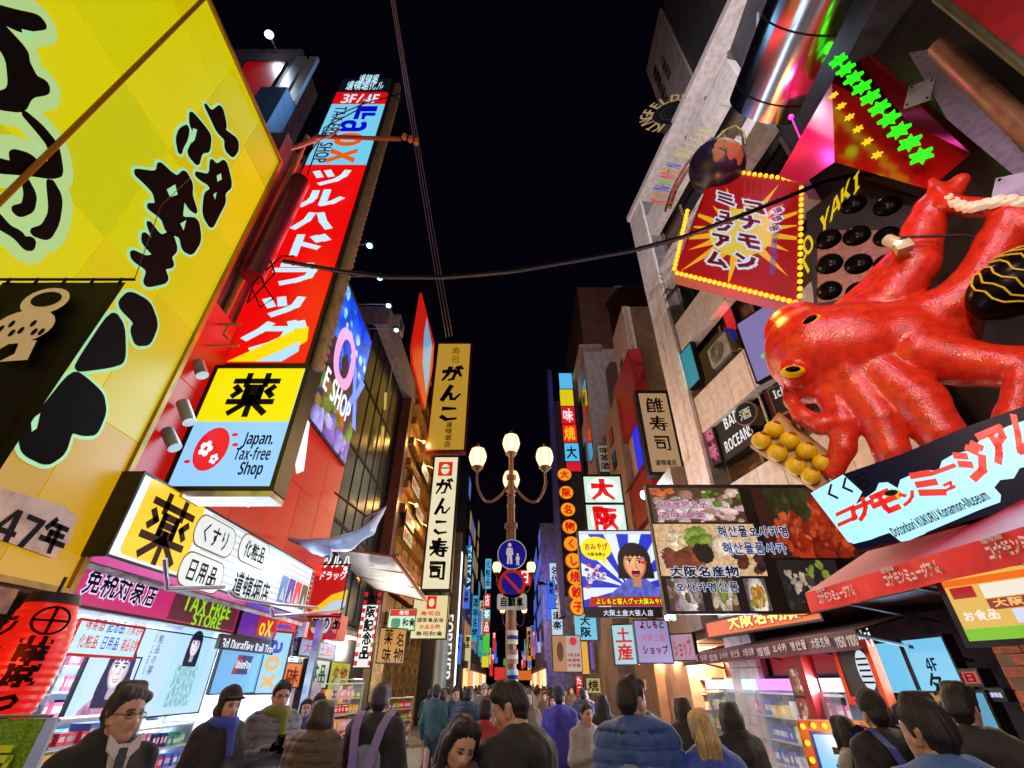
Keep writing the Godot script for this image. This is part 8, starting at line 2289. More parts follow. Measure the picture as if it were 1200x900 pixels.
	put(rp, "panel", rs, surf(Color(0.5, 0.03, 0.05), 0.5))
	var re := ST()
	tube(re, [r1[0] + Vector3(0, -0.06, 0), r1[1] + Vector3(0, -0.06, 0)], 0.06)
	put(rp, "edge", re, surf(Color(0.15, 0.16, 0.1), 0.5, 0.3))
	var sp := thing("clamp_light", "cream clamp-on spotlight on a long rod over the griddle sign", "lamp", T(-30, [Vector3(5.156, 6.725, -4.086)][0]))
	var s4 := ST()
	lathe(s4, [Vector2(0.0, -0.09), Vector2(0.08, -0.08), Vector2(0.08, 0.06), Vector2(0.06, 0.09), Vector2(0.0, 0.1)], 14, Transform3D(Basis(Vector3.BACK, 0.5), Vector3.ZERO))
	bx(s4, Vector3(-0.02, -0.22, -0.06), Vector3(0.16, -0.08, 0.06))
	put(sp, "housing", s4, surf(Color(0.66, 0.62, 0.5), 0.4))
	var s5 := ST()
	tube(s5, [Vector3(0.05, 0.05, 0), Vector3(0.7, -0.2, -0.1), Vector3(1.0, -0.28, -0.3)], 0.018)
	put(sp, "rod", s5, surf(Color(0.25, 0.25, 0.26), 0.4, 0.6, ""))
	var s6 := ST()
	ball(s6, Vector3(0.02, -0.11, 0.07), Vector3(0.05, 0.03, 0.03), 8)
	put(sp, "lamp_glass", s6, glow(Color(1.0, 0.95, 0.8), 2.0))
	# unseen lamps added to light the octopus and the tower
	for e in [[Vector3(0.8, 6.5, 1.2), Vector3(4.9, 5.6, -5.0), Color(1.0, 0.86, 0.74), 22.0, "added unseen white floodlight on a wire mast aimed at the octopus"], [Vector3(2.4, 9.5, 0.8), Vector3(5.2, 6.4, -4.8), Color(1.0, 0.8, 0.9), 17.0, "added unseen pink-white floodlight hung high on a wire aimed at the octopus"], [Vector3(3.0, 12.0, 1.5), Vector3(6.0, 17.0, -9.0), Color(0.95, 0.95, 1.0), 150.0, "added unseen wide white floodlight hung over the street aimed at the tiled building and tower"]]:
		var fo := thing("floodlight", e[4], "lamp", T(0, e[0]))
		var hs := ST()
		lathe(hs, [Vector2(0.0, 0.12), Vector2(0.05, 0.12), Vector2(0.1, -0.05)], 12)
		tube(hs, [Vector3(-5.6 - e[0].x, 0.3, 0), Vector3(0, 0.14, 0), Vector3(5.8 - e[0].x, 0.3, 0)], 0.012, -1, 5)
		put(fo, "shade", hs, surf(Color(0.2, 0.2, 0.2), 0.5))
		var hg := ST()
		ball(hg, Vector3(0, -0.05, 0), Vector3(0.08, 0.03, 0.08), 10)
		put(fo, "lamp_glass", hg, glow(e[2], 4.0))
		spot(fo, Vector3(0, -0.15, 0), e[1] - e[0] + Vector3(0, -0.15, 0), e[2], e[3], 34)

func block(called: String, label: String, lo: Vector3, hi: Vector3, wall: Color, nx: int, ny: int, lit: Array, left: bool, sd: int):
	var b := thing(called, label, "building")
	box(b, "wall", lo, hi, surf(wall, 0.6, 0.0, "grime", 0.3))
	var r := RandomNumberGenerator.new()
	r.seed = sd
	var x := hi.x if left else lo.x
	for i in nx:
		for j in ny:
			var w := (hi.z - lo.z) / nx
			var h := (hi.y - 4.0) / ny
			var z0 := lo.z + w * i + w * 0.15
			var y0 := 4.0 + h * j + h * 0.15
			var m: Material = glow(lit[r.randi() % lit.size()], 0.8) if r.randf() < 0.65 else surf(Color(0.02, 0.025, 0.05), 0.15, 0.0, "")
			if left:
				box(b, "window", Vector3(x - 0.02, y0, z0), Vector3(x + 0.03, y0 + h * 0.7, z0 + w * 0.7), m)
			else:
				box(b, "window", Vector3(x - 0.03, y0, z0), Vector3(x + 0.02, y0 + h * 0.7, z0 + w * 0.7), m)
	return b

func distant_street():
	block("office_building", "dark blue building behind the bookshop sign", Vector3(-10, 0, -52), Vector3(-3.7, 17, -37), Color(0.04, 0.05, 0.12), 6, 6, [Color(0.5, 0.45, 0.35), Color(0.3, 0.4, 0.7), Color(0.6, 0.45, 0.25)], true, 1)
	block("office_building", "dim narrow building far down the street beyond the bookshop", Vector3(-9, 0, -75), Vector3(-3.9, 14, -53), Color(0.05, 0.05, 0.08), 6, 5, [Color(0.3, 0.5, 0.6), Color(0.6, 0.5, 0.3)], true, 2)
	block("blue_lit_building", "tall building washed in blue and violet light far along the street", Vector3(2.6, 0, -60), Vector3(8, 14.0, -42), Color(0.42, 0.42, 0.68), 5, 5, [Color(0.3, 0.4, 0.8)], false, 3)  # blue floodlighting is partly put into the wall colour
	block("end_building", "dark building closing the far end of the street", Vector3(-6, 0, -128), Vector3(8, 12, -122), Color(0.03, 0.03, 0.05), 4, 4, [Color(0.6, 0.5, 0.3)], false, 4)
	var fl := thing("wall_washer", "blue wall-washing floodlight before the blue building", "lamp", T(0, Vector3(2.2, 8.0, -37.0)))
	var fs := ST()
	bx(fs, Vector3(-0.2, -0.1, -0.2), Vector3(0.2, 0.1, 0.2))
	tube(fs, [Vector3(0, 0, 0), Vector3(2.0, -0.3, 0)], 0.05)
	put(fl, "housing", fs, surf(Color(0.1, 0.1, 0.1), 0.4, 0.5, ""))
	var fg := ST()
	bx(fg, Vector3(-0.17, -0.08, -0.23), Vector3(0.17, 0.08, -0.2))
	put(fl, "lamp_glass", fg, glow(Color(0.25, 0.3, 1.0), 4.0))
	spot(fl, Vector3(0, 0, -0.3), Vector3(0.5, -1.0, -5), Color(0.4, 0.42, 1.0), 14.0, 70)
	# signs down both sides: [label, depth, corners, face, text, ink, down]
	var tsu = small_sign("blue vertical bookshop sign with pale latin letters", T(0, Vector3(-3.973, 6.229, -40)), 0.628, 4.394, Color(0.02, 0.04, 0.3), "", Color.WHITE, true, 0.0)
	slanted(tsu, "TSUTAYA", Vector2(0.15, 5.3), Vector2(0, -0.78), Vector2(0.5, 0), glow(Color(0.45, 0.85, 0.95)), 0.1, false, 0.006)
	for e in [
		["cyan vertical lightbox beside the bookshop sign", T(0, Vector3(-3.315, 4.479, -42)), 0.528, 3.404, Color(0.1, 0.55, 0.75), "酒味名物", Color(0.02, 0.1, 0.3)],
		["slim pale blue vertical sign far down the street", T(0, Vector3(-2.779, 9.692, -50)), 0.618, 2.899, Color(0.3, 0.65, 0.8), "化粧品", Color(0.02, 0.1, 0.4)],
		["red round-top vertical sign far down the street", T(0, Vector3(-2.782, 7.967, -50)), 0.599, 1.248, Color(0.75, 0.08, 0.2), "店", Color(0.9, 0.85, 0.85)],
		["teal vertical sign between two red ones", T(0, Vector3(-2.825, 6.905, -50)), 0.675, 0.908, Color(0.2, 0.6, 0.65), "茶", Color(0.9, 0.95, 0.95)],
		["second red vertical sign under the teal one", T(0, Vector3(-2.786, 5.725, -50)), 0.582, 1.031, Color(0.75, 0.06, 0.15), "品", Color(0.9, 0.85, 0.85)],
		["bright green lit sign far down the street", T(0, Vector3(-2.817, 4.018, -50)), 0.653, 1.49, Color(0.15, 0.7, 0.2), "", Color.WHITE],
		["yellow lit sign at the foot of the stacked signs", T(0, Vector3(-2.847, 2.919, -50)), 0.642, 0.89, Color(0.8, 0.75, 0.1), "", Color.WHITE],
		["white vertical crab restaurant sign with black characters before the blue building", T(0, Vector3(3.043, 4.674, -39)), 0.804, 5.193, Color(0.68, 0.78, 0.86), "名代味かに道楽", Color(0.1, 0.05, 0.2)],
		["pale cyan lightbox under the round orange signs", T(0, Vector3(3.179, 3.502, -26)), 1.104, 1.149, Color(0.45, 0.72, 0.82), "大阪", Color(0.05, 0.1, 0.3)],
		["tan poster with white right half and pink disc", T(0, Vector3(1.863, 2.134, -24)), 1.282, 1.404, Color(0.62, 0.44, 0.28), "", Color.WHITE],
		["red lit square sign behind the lamp post", T(0, Vector3(0.716, 9.682, -48)), 1.096, 1.419, Color(0.85, 0.04, 0.05), "日", Color(0.95, 0.95, 0.95)],
		["orange lantern-like sign low in the distance", T(0, Vector3(0.391, 1.937, -55)), 1.566, 0.805, Color(0.75, 0.35, 0.05), "", Color.WHITE],
		["green sign low in the far distance", T(0, Vector3(-0.962, 3.322, -60)), 0.673, 0.657, Color(0.1, 0.55, 0.3), "", Color.WHITE],
		["red and white sign low in the far distance", T(0, Vector3(-1.885, 1.949, -58)), 1.149, 1.162, Color(0.75, 0.1, 0.1), "", Color.WHITE],
		["amber vertical sign right of the far lamp", T(0, Vector3(1.486, 3.463, -52)), 0.425, 2.955, Color(0.7, 0.45, 0.15), "酒", Color(0.2, 0.02, 0.02)],
		["white and yellow vertical sign under the cyan lightbox", T(0, Vector3(3.675, 2.091, -28)), 0.361, 1.469, Color(0.85, 0.62, 0.25), "", Color.WHITE],
		["violet vertical sign by the shop arcade", T(0, Vector3(4.136, 2.278, -28)), 0.271, 1.281, Color(0.4, 0.3, 0.65), "", Color.WHITE],
		["yellow vertical sign by the shop arcade", T(0, Vector3(4.309, 2.149, -27)), 0.305, 1.344, Color(0.85, 0.75, 0.1), "", Color.WHITE],
		["small blue lightbox above the far left crowd", T(0, Vector3(-4.335, 1.72, -45)), 0.573, 1.943, Color(0.2, 0.4, 0.8), "", Color.WHITE],
	]:
		var sg = small_sign(e[0], e[1], e[2], e[3], e[4], e[5], e[6], true, 0.0, 0.95)
		if e[0].begins_with("tan poster"):
			box(sg, "white_half", Vector3(e[2] * 0.48, 0, 0), Vector3(e[2], e[3], 0.006), glow(Color(0.62, 0.56, 0.55)))
			shape(sg, "disc", oval(e[2] * 0.74, e[3] * 0.84, e[2] * 0.13, e[2] * 0.13), 0.01, glow(Color(0.75, 0.12, 0.2)))
			shape(sg, "picture", oval(e[2] * 0.26, e[3] * 0.55, e[2] * 0.12, e[3] * 0.28), 0.008, glow(Color(0.28, 0.14, 0.06)))
			for k in 3:
				fit(sg, ["大阪名物", "味道楽", "お茶屋"][k], e[2] * 0.5, e[3] * (0.4 - 0.14 * k), e[2] * 0.46, e[3] * 0.1, glow(Color(0.55, 0.12, 0.12)), 0.14, 0.01)
	for i in 44:   # the smallest lit fronts along both sides
		var d := 34.0 + 1.9 * i
		var left := i % 2 == 0
		var x := (-3.5 - rng.randf() * 0.4) if left else (2.3 + rng.randf() * 0.5 - 0.01 * i)
		var c: Color = [Color(0.2, 0.4, 0.85), Color(0.8, 0.3, 0.1), Color(0.75, 0.7, 0.5), Color(0.2, 0.6, 0.6), Color(0.8, 0.15, 0.2), Color(0.6, 0.6, 0.75)][rng.randi() % 6]
		var hh := 0.7 + rng.randf() * 2.4
		var o := thing("far_sign", "tiny lit projecting sign deep down the street", "sign", T(0, Vector3(x, 2.4 + rng.randf() * 4.5, -d)), "tiny signs deep down the street")
		box(o, "sign_face", Vector3(0, 0, 0), Vector3(0.55, hh, 0.02), glow(c, 0.9))
		if hh > 1.1:
			write(o, ["酒味", "寿司", "名物", "茶店", "薬品"][i % 5], 0.1, hh - 0.5, 0.34, 0.4, surf(Color(0.06, 0.04, 0.08), 0.5, 0.0, "") if c.r + c.g + c.b > 1.25 else glow(Color(0.9, 0.9, 0.88)), 0.15, true, 0.026)
		box(o, "casing", Vector3(-0.03, -0.03, -0.12), Vector3(0.58, hh + 0.03, -0.005), surf(Color(0.05, 0.05, 0.05), 0.5))
	for i in 14:
		var left := i % 2 == 0
		var o := thing("far_shop", "small lit shop front at street level in the far distance", "shop", T(90 if left else -90, Vector3(-3.65 if left else 2.55, 0.0, -40.0 - 5.0 * (i / 2))), "far shop fronts")
		var c: Color = [Color(0.95, 0.78, 0.5), Color(0.85, 0.8, 0.7), Color(0.9, 0.55, 0.3)][i % 3]
		box(o, "window", Vector3(0.2 if left else -4.2, 0.4, 0.0), Vector3(4.2 if left else -0.2, 2.6, 0.05), glow(c, 1.2))
		box(o, "lintel", Vector3(0.1 if left else -4.3, 2.65, 0.0), Vector3(4.3 if left else -0.1, 3.1, 0.25), surf(Color(0.2, 0.1, 0.1), 0.5))

func street_lamp(label: String, at: Vector3, arm: bool, e: float):
	var o := thing("street_lamp", label, "street lamp", T(0, at))
	var pole := surf(Color(0.3, 0.2, 0.13), 0.4, 0.5, "grime", 1.0)
	var s := ST()
	lathe(s, [Vector2(0.2, 0), Vector2(0.2, 0.3), Vector2(0.13, 0.5), Vector2(0.105, 0.6), Vector2(0.1, 4.6), Vector2(0.14, 4.62), Vector2(0.14, 4.72), Vector2(0.085, 4.75), Vector2(0.075, 5.75), Vector2(0.12, 5.78), Vector2(0.12, 5.86), Vector2(0.06, 5.9), Vector2(0.06, 6.35), Vector2(0.0, 6.36)], 16)
	for y in [5.1, 5.35]:
		lathe(s, [Vector2(0.08, y), Vector2(0.11, y + 0.03), Vector2(0.08, y + 0.06)], 16)
	put(o, "pole", s, pole)
	var spots := [[0.0, 6.42, 0.0, 1.0], [-0.82, 6.05, 0.0, 1.0], [0.82, 6.05, 0.0, 1.0], [0.0, 5.78, -0.82, 1.0]]
	for i in 4:
		var p := Vector3(spots[i][0], spots[i][1], spots[i][2])
		if i > 0:
			var a := ST()
			var d := Vector3(signf(p.x), 0, signf(p.z))
			var path := []
			for k in 13:
				var t := k / 12.0
				path.append(Vector3(0, 5.62, 0) + d * (0.06 + 0.76 * minf(1.0, t * 1.25 if t < 0.8 else 1.0)) + Vector3(0, -0.4 * sin(PI * minf(1.0, t * 1.05)) + (p.y - 5.62 - 0.1) * smoothstep(0.55, 1.0, t), 0))
			tube(a, path, 0.032)
			put(o, "arm", a, pole)
		var c := ST()
		lathe(c, [Vector2(0.03, -0.1), Vector2(0.07, -0.06), Vector2(0.15, 0.02), Vector2(0.13, 0.05)], 14, Transform3D(Basis(), p))
		lathe(c, [Vector2(0.17, 0.5), Vector2(0.1, 0.56), Vector2(0.03, 0.58), Vector2(0.035, 0.63), Vector2(0.0, 0.67)], 14, Transform3D(Basis(), p))
		for k in 6:
			var an := TAU * k / 6.0
			var rib := []
			for m in [[0.135, 0.05], [0.2, 0.2], [0.222, 0.3], [0.2, 0.42], [0.165, 0.5]]:
				rib.append(p + Vector3(m[0] * cos(an), m[1], m[0] * sin(an)))
			tube(c, rib, 0.008, -1, 5)
		put(o, "lantern_frame", c, pole)
		var g := ST()
		lathe(g, [Vector2(0.0, 0.05), Vector2(0.13, 0.05), Vector2(0.19, 0.19), Vector2(0.212, 0.3), Vector2(0.19, 0.42), Vector2(0.155, 0.5), Vector2(0.0, 0.5)], 20, Transform3D(Basis(), p))
		put(o, "lamp_globe", g, glow(Color(1.0, 0.86, 0.62), 2.0))
		lamp(o, p + Vector3(0, 0.28, 0.0), Color(1.0, 0.78, 0.5), e, 0.2)
	return o

func street_things():
	street_lamp("tall brown street lamp with four glowing globes in the middle of the street", Vector3(-0.02, 0, -10.3), true, 0.55)
	street_lamp("second globe street lamp further down behind the round signs", Vector3(0.1, 0, -23.0), true, 0.6)
	street_lamp("third small globe street lamp in the far distance", Vector3(0.1, 0, -38.0), true, 0.8)
	var gz := -10.05
	for i in 3:
		var y: float = [4.0, 3.42, 0.0][i]
		if i == 2:
			var pl := thing("road_sign", "white plate reading motor vehicle under the round signs", "sign", T(0, Vector3(-0.3, 2.93, gz)))
			shape(pl, "plate", rounded(0.0, 0.0, 0.6, 0.3, 0.05), 0.0, surf(Color(0.62, 0.62, 0.6), 0.4), 0.02)
			fit(pl, "自動車", 0.06, 0.06, 0.48, 0.18, surf(Color(0.03, 0.03, 0.03), 0.5, 0.0, ""), 0.14)
			continue
		var o := thing("road_sign", ["round blue pedestrian road sign with white adult and child", "round no-parking road sign with red ring and slash"][i], "sign", T(0, Vector3(0, y, gz)))
		shape(o, "plate", oval(0, 0, 0.31 - 0.03 * i, 0.31 - 0.03 * i, 32), 0.0, surf(Color(0.75, 0.75, 0.78) if i == 0 else Color(0.75, 0.16, 0.08), 0.35, 0.0, ""), 0.02)
		shape(o, "plate_field", oval(0, 0, 0.29 if i == 0 else 0.215, 0.29 if i == 0 else 0.215, 32), 0.004, surf(Color(0.06, 0.07, 0.6), 0.3, 0.0, ""))
		var wm := surf(Color(0.85, 0.85, 0.9), 0.35, 0.0, "")
		if i == 0:
			for f in [[-0.05, 0.02, 1.0], [0.12, -0.1, 0.55]]:
				var k: float = f[2]
				shape(o, "figure", oval(f[0], f[1] + 0.17 * k, 0.04 * k, 0.045 * k, 12), 0.008, wm)
				shape(o, "figure", PackedVector2Array([Vector2(f[0] - 0.08 * k, f[1] - 0.02 * k), Vector2(f[0] - 0.06 * k, f[1] + 0.11 * k), Vector2(f[0] + 0.06 * k, f[1] + 0.11 * k), Vector2(f[0] + 0.08 * k, f[1] - 0.02 * k), Vector2(f[0] + 0.05 * k, f[1] - 0.05 * k), Vector2(f[0] + 0.06 * k, f[1] - 0.22 * k), Vector2(f[0] + 0.01 * k, f[1] - 0.22 * k), Vector2(f[0], f[1] - 0.06 * k), Vector2(f[0] - 0.01 * k, f[1] - 0.22 * k), Vector2(f[0] - 0.06 * k, f[1] - 0.22 * k), Vector2(f[0] - 0.05 * k, f[1] - 0.05 * k)]), 0.008, wm)
		else:
			shape(o, "slash", PackedVector2Array([Vector2(-0.17, 0.13), Vector2(-0.13, 0.17), Vector2(0.17, -0.13), Vector2(0.13, -0.17)]), 0.008, surf(Color(0.8, 0.16, 0.08), 0.35, 0.0, ""))
	for i in 3:
		var st := thing("pole_sticker", ["yellow and white notice wrapped on the lamp post", "brown notice with pale letters on the lamp post", "blue and white notice low on the lamp post"][i], "notice", T(0, Vector3(0, 2.35 - 0.33 * i, -10.3)))
		var s := ST()
		lathe(s, [Vector2(0.118, 0), Vector2(0.118, 0.24)], 16)
		put(st, "sheet", s, surf([Color(0.7, 0.68, 0.55), Color(0.35, 0.28, 0.2), Color(0.55, 0.65, 0.75)][i], 0.5))
		var s2 := ST()
		lathe(s2, [Vector2(0.1195, 0.08), Vector2(0.1195, 0.15)], 16)
		put(st, "stripe", s2, surf([Color(0.2, 0.2, 0.4), Color(0.75, 0.7, 0.6), Color(0.1, 0.15, 0.4)][i], 0.5, 0.0, ""))

func overhead():
	var blk := surf(Color(0.03, 0.03, 0.035), 0.5, 0.0, "")
	var gry := surf(Color(0.3, 0.27, 0.33), 0.5, 0.2, "")
	var c := thing("overhead_cable", "thick black bundled cable sagging right across the street", "cable")
	var s := ST()
	var pts := [Vector3(-4.108, 8.047, -5.6), Vector3(-3.012, 7.783, -5.6), Vector3(-2.161, 7.634, -5.6), Vector3(-1.171, 7.529, -5.5), Vector3(0, 7.567, -5.4), Vector3(0.884, 7.778, -5.4), Vector3(2.03, 7.848, -5.2), Vector3(2.858, 7.951, -5), Vector3(3.848, 8.447, -5), Vector3(4.929, 9.029, -5), Vector3(5.809, 9.524, -5), Vector3(6.456, 9.743, -5), Vector3(7.114, 9.771, -5), Vector3(7.519, 9.605, -5), Vector3(7.646, 9.285, -5)]
	tube(s, pts, 0.038, -1, 8)
	put(c, "cable", s, blk)
	var s2 := ST()
	var p2 := []
	for p in pts:
		p2.append(p + Vector3(0, -0.05, 0.03))
	tube(s2, p2.slice(0, 9), 0.014, -1, 6)
	put(c, "messenger_wire", s2, gry)
	var tw := ST()
	for i in range(1, pts.size()):
		for k in 3:
			var q: Vector3 = pts[i - 1].lerp(pts[i], (k + 0.5) / 3.0)
			tube(tw, [q + Vector3(-0.012, 0, 0), q + Vector3(0.012, 0, 0)], 0.05, -1, 8)
	put(c, "cable_tie", tw, surf(Color(0.1, 0.1, 0.11), 0.6, 0.0, ""))
	var o := thing("power_lines", "three long grey power lines running down the street overhead", "cable")
	for i in 3:
		var l := ST()
		tube(l, sag([Vector3(-2.535, 13.741, -3)][0] + Vector3(0.03 * i, 0, 0), [Vector3(-3.532, 17.24, -19)][0] + Vector3(0.16 * i, 0.05 * i, 0), 0.12), 0.014, 0.03, 6)
		put(o, "wire", l, gry)
	var ar := thing("cable_bracket", "rusty orange horizontal bracket arm carrying the power lines", "bracket")
	var a := ST()
	tube(a, [Vector3(-4.799, 12.974, -6), Vector3(-2.721, 12.857, -6)], 0.05, -1, 10)
	tube(a, [Vector3(-5.553, 12.218, -6), Vector3(-4.799, 12.974, -6)], 0.04, -1, 8)
	put(ar, "arm", a, surf(Color(0.42, 0.2, 0.08), 0.6, 0.3))
	var k := ST()
	for p in [Vector3(-2.643, 12.937, -5.98), Vector3(-2.482, 12.82, -5.98), Vector3(-2.323, 12.704, -5.98)]:
		lathe(k, [Vector2(0.0, -0.09), Vector2(0.06, -0.08), Vector2(0.06, -0.02), Vector2(0.035, 0.0), Vector2(0.06, 0.03), Vector2(0.05, 0.09), Vector2(0.0, 0.1)], 10, Transform3D(Basis(), p))
	put(ar, "insulator", k, surf(Color(0.6, 0.28, 0.1), 0.3))
	var lp := ST()
	tube(lp, [Vector3(-5.461, 12.043, -5.9), Vector3(-5.017, 12.333, -5.9), Vector3(-4.45, 12.786, -5.9), Vector3(-4.246, 13.1, -5.9)], 0.028, -1, 8)
	put(ar, "clamp", lp, surf(Color(0.6, 0.6, 0.62), 0.35, 0.7))
	var w := thing("loose_cables", "tangle of thin dark cables looping beside the tall drugstore sign", "cable")
	for e in [[Vector3(-4.919, 9.017, -6), Vector3(-4.472, 8.171, -6), Vector3(-4.654, 7.617, -6), Vector3(-4.742, 7.407, -6), Vector3(-4.787, 7.944, -6), Vector3(-4.475, 8.643, -6), Vector3(-4.227, 8.643, -6)], [Vector3(-4.972, 8.643, -6), Vector3(-4.564, 7.834, -6), Vector3(-4.313, 7.511, -6), Vector3(-4.481, 7.304, -6), Vector3(-4.75, 7.725, -6)], [Vector3(-5.298, 12.018, -6.2), Vector3(-5.099, 12.198, -6.2), Vector3(-4.984, 12.567, -6.2), Vector3(-4.685, 14.415, -6.2), Vector3(-4.007, 15.109, -6.2), Vector3(-3.129, 15.595, -6.2)], [Vector3(-4.803, 11.668, -6.2), Vector3(-4.879, 13.763, -6.2), Vector3(-4.173, 14.734, -6.2), Vector3(-3.935, 16.103, -6.2), Vector3(-3.077, 15.204, -6.2)]]:
		var l := ST()
		tube(l, e, 0.016, -1, 6)
		put(w, "cable", l, blk)

# the street goes on behind the camera: its lit fronts, plus unseen signs added to light the crowd's backs
func behind():
	for e in [["added warm white fill-light sign behind the viewer over the noodle-shop side", Vector3(-1.9, 3.2, 6.0), 2.4, 4.2, Color(0.95, 0.86, 0.74), 4.0], ["added pink-white fill-light sign behind the viewer over the octopus side", Vector3(4.3, 3.4, 5.0), 2.6, 4.6, Color(0.95, 0.8, 0.86), 4.5], ["added tall cool white fill-light sign further behind the viewer", Vector3(5.2, 5.5, 10.0), 3.2, 7.0, Color(0.95, 0.9, 0.82), 5.0]]:
		var o := sign_box("projecting_sign", e[0], T(180, e[1]), e[2], e[3], glow(e[4]), 0.4, e[5], e[4])
		write(o, "道頓堀", e[2] * 0.2, e[3] * 0.66, e[2] * 0.6, e[3] * 0.26, surf(Color(0.3, 0.03, 0.03), 0.5, 0.0, ""), 0.12, true)
		box(o, "bracket", Vector3(-2.0 if e[1].x > 0.5 else e[2], e[3] * 0.5, -0.3), Vector3(0.0 if e[1].x > 0.5 else e[2] + 1.5, e[3] * 0.5 + 0.1, -0.2), surf(Color(0.1, 0.1, 0.1), 0.5, 0.4))
	for i in 2:
		var b := thing("shop_building", ["plain shop building behind the viewer on the noodle-shop side", "plain shop building behind the viewer on the octopus side"][i], "building")
		var x0: float = [-12.0, 5.6][i]
		box(b, "wall", Vector3(x0, 3.0, 6.5), Vector3(x0 + 6.4, 15.0, 24.0), surf(Color(0.3, 0.27, 0.25), 0.7))
		box(b, "lower_wall", Vector3(x0, 0, 6.5), Vector3(x0 + 6.4, 2.9, 24.0), surf(Color(0.5, 0.47, 0.42), 0.6))
		for k in 3:
			box(b, "shop_window", Vector3([-5.58, 5.52][i], 0.4, 7.0 + 4.0 * k), Vector3([-5.52, 5.58][i], 2.7, 10.2 + 4.0 * k), glow(Color(0.85, 0.8, 0.7)))

# outdoor air-conditioner boxes and drain pipes on the upper walls
func wall_units():
	var list := [["on the beige wall above the red balcony", -90.0, Vector3(4.95, 13.4, -17.0)], ["low on the brown-topped block", -90.0, Vector3(4.25, 9.6, -22.6)], ["high on the brown-topped block", -90.0, Vector3(4.25, 15.4, -23.4)], ["under the tower's pale panels", -90.0, Vector3(6.45, 18.6, -9.0)], ["on the drugstore's upper wall", 90.0, Vector3(-5.15, 12.6, -6.6)], ["beside the dark glass building's cornice", 90.0, Vector3(-4.65, 13.95, -14.2)], ["between two windows of the tiled front", -79.4, Vector3(5.35, 8.7, -9.9)], ["on the sushi restaurant's roof edge", 90.0, Vector3(-4.5, 15.6, -20.5)]]
	for e in list:
		var o := thing("air_conditioner", "grey outdoor air-conditioner box " + e[0], "air conditioner", T(e[1], e[2]))
		bbox(o, "cabinet", Vector3(0, 0, -0.32), Vector3(0.85, 0.62, 0.0), surf(Color(0.5, 0.49, 0.47), 0.5, 0.1), 0.03)
		var s := ST()
		for r in [0.08, 0.14, 0.2, 0.26]:
			var ring := []
			for i in 21:
				ring.append(Vector3(0.36 + r * cos(TAU * i / 20.0), 0.31 + r * sin(TAU * i / 20.0), 0.012))
			tube(s, ring, 0.008, -1, 5)
		put(o, "fan_grille", s, surf(Color(0.2, 0.2, 0.2), 0.5, 0.4, ""))
		box(o, "bracket", Vector3(0.05, -0.06, -0.4), Vector3(0.8, 0.0, -0.05), surf(Color(0.25, 0.24, 0.23), 0.5, 0.4))
		var p := ST()
		tube(p, [Vector3(0.8, 0.1, -0.2), Vector3(0.95, 0.0, -0.25), Vector3(0.95, -2.4, -0.25)], 0.03)
		put(o, "hose", p, surf(Color(0.6, 0.57, 0.52), 0.6))

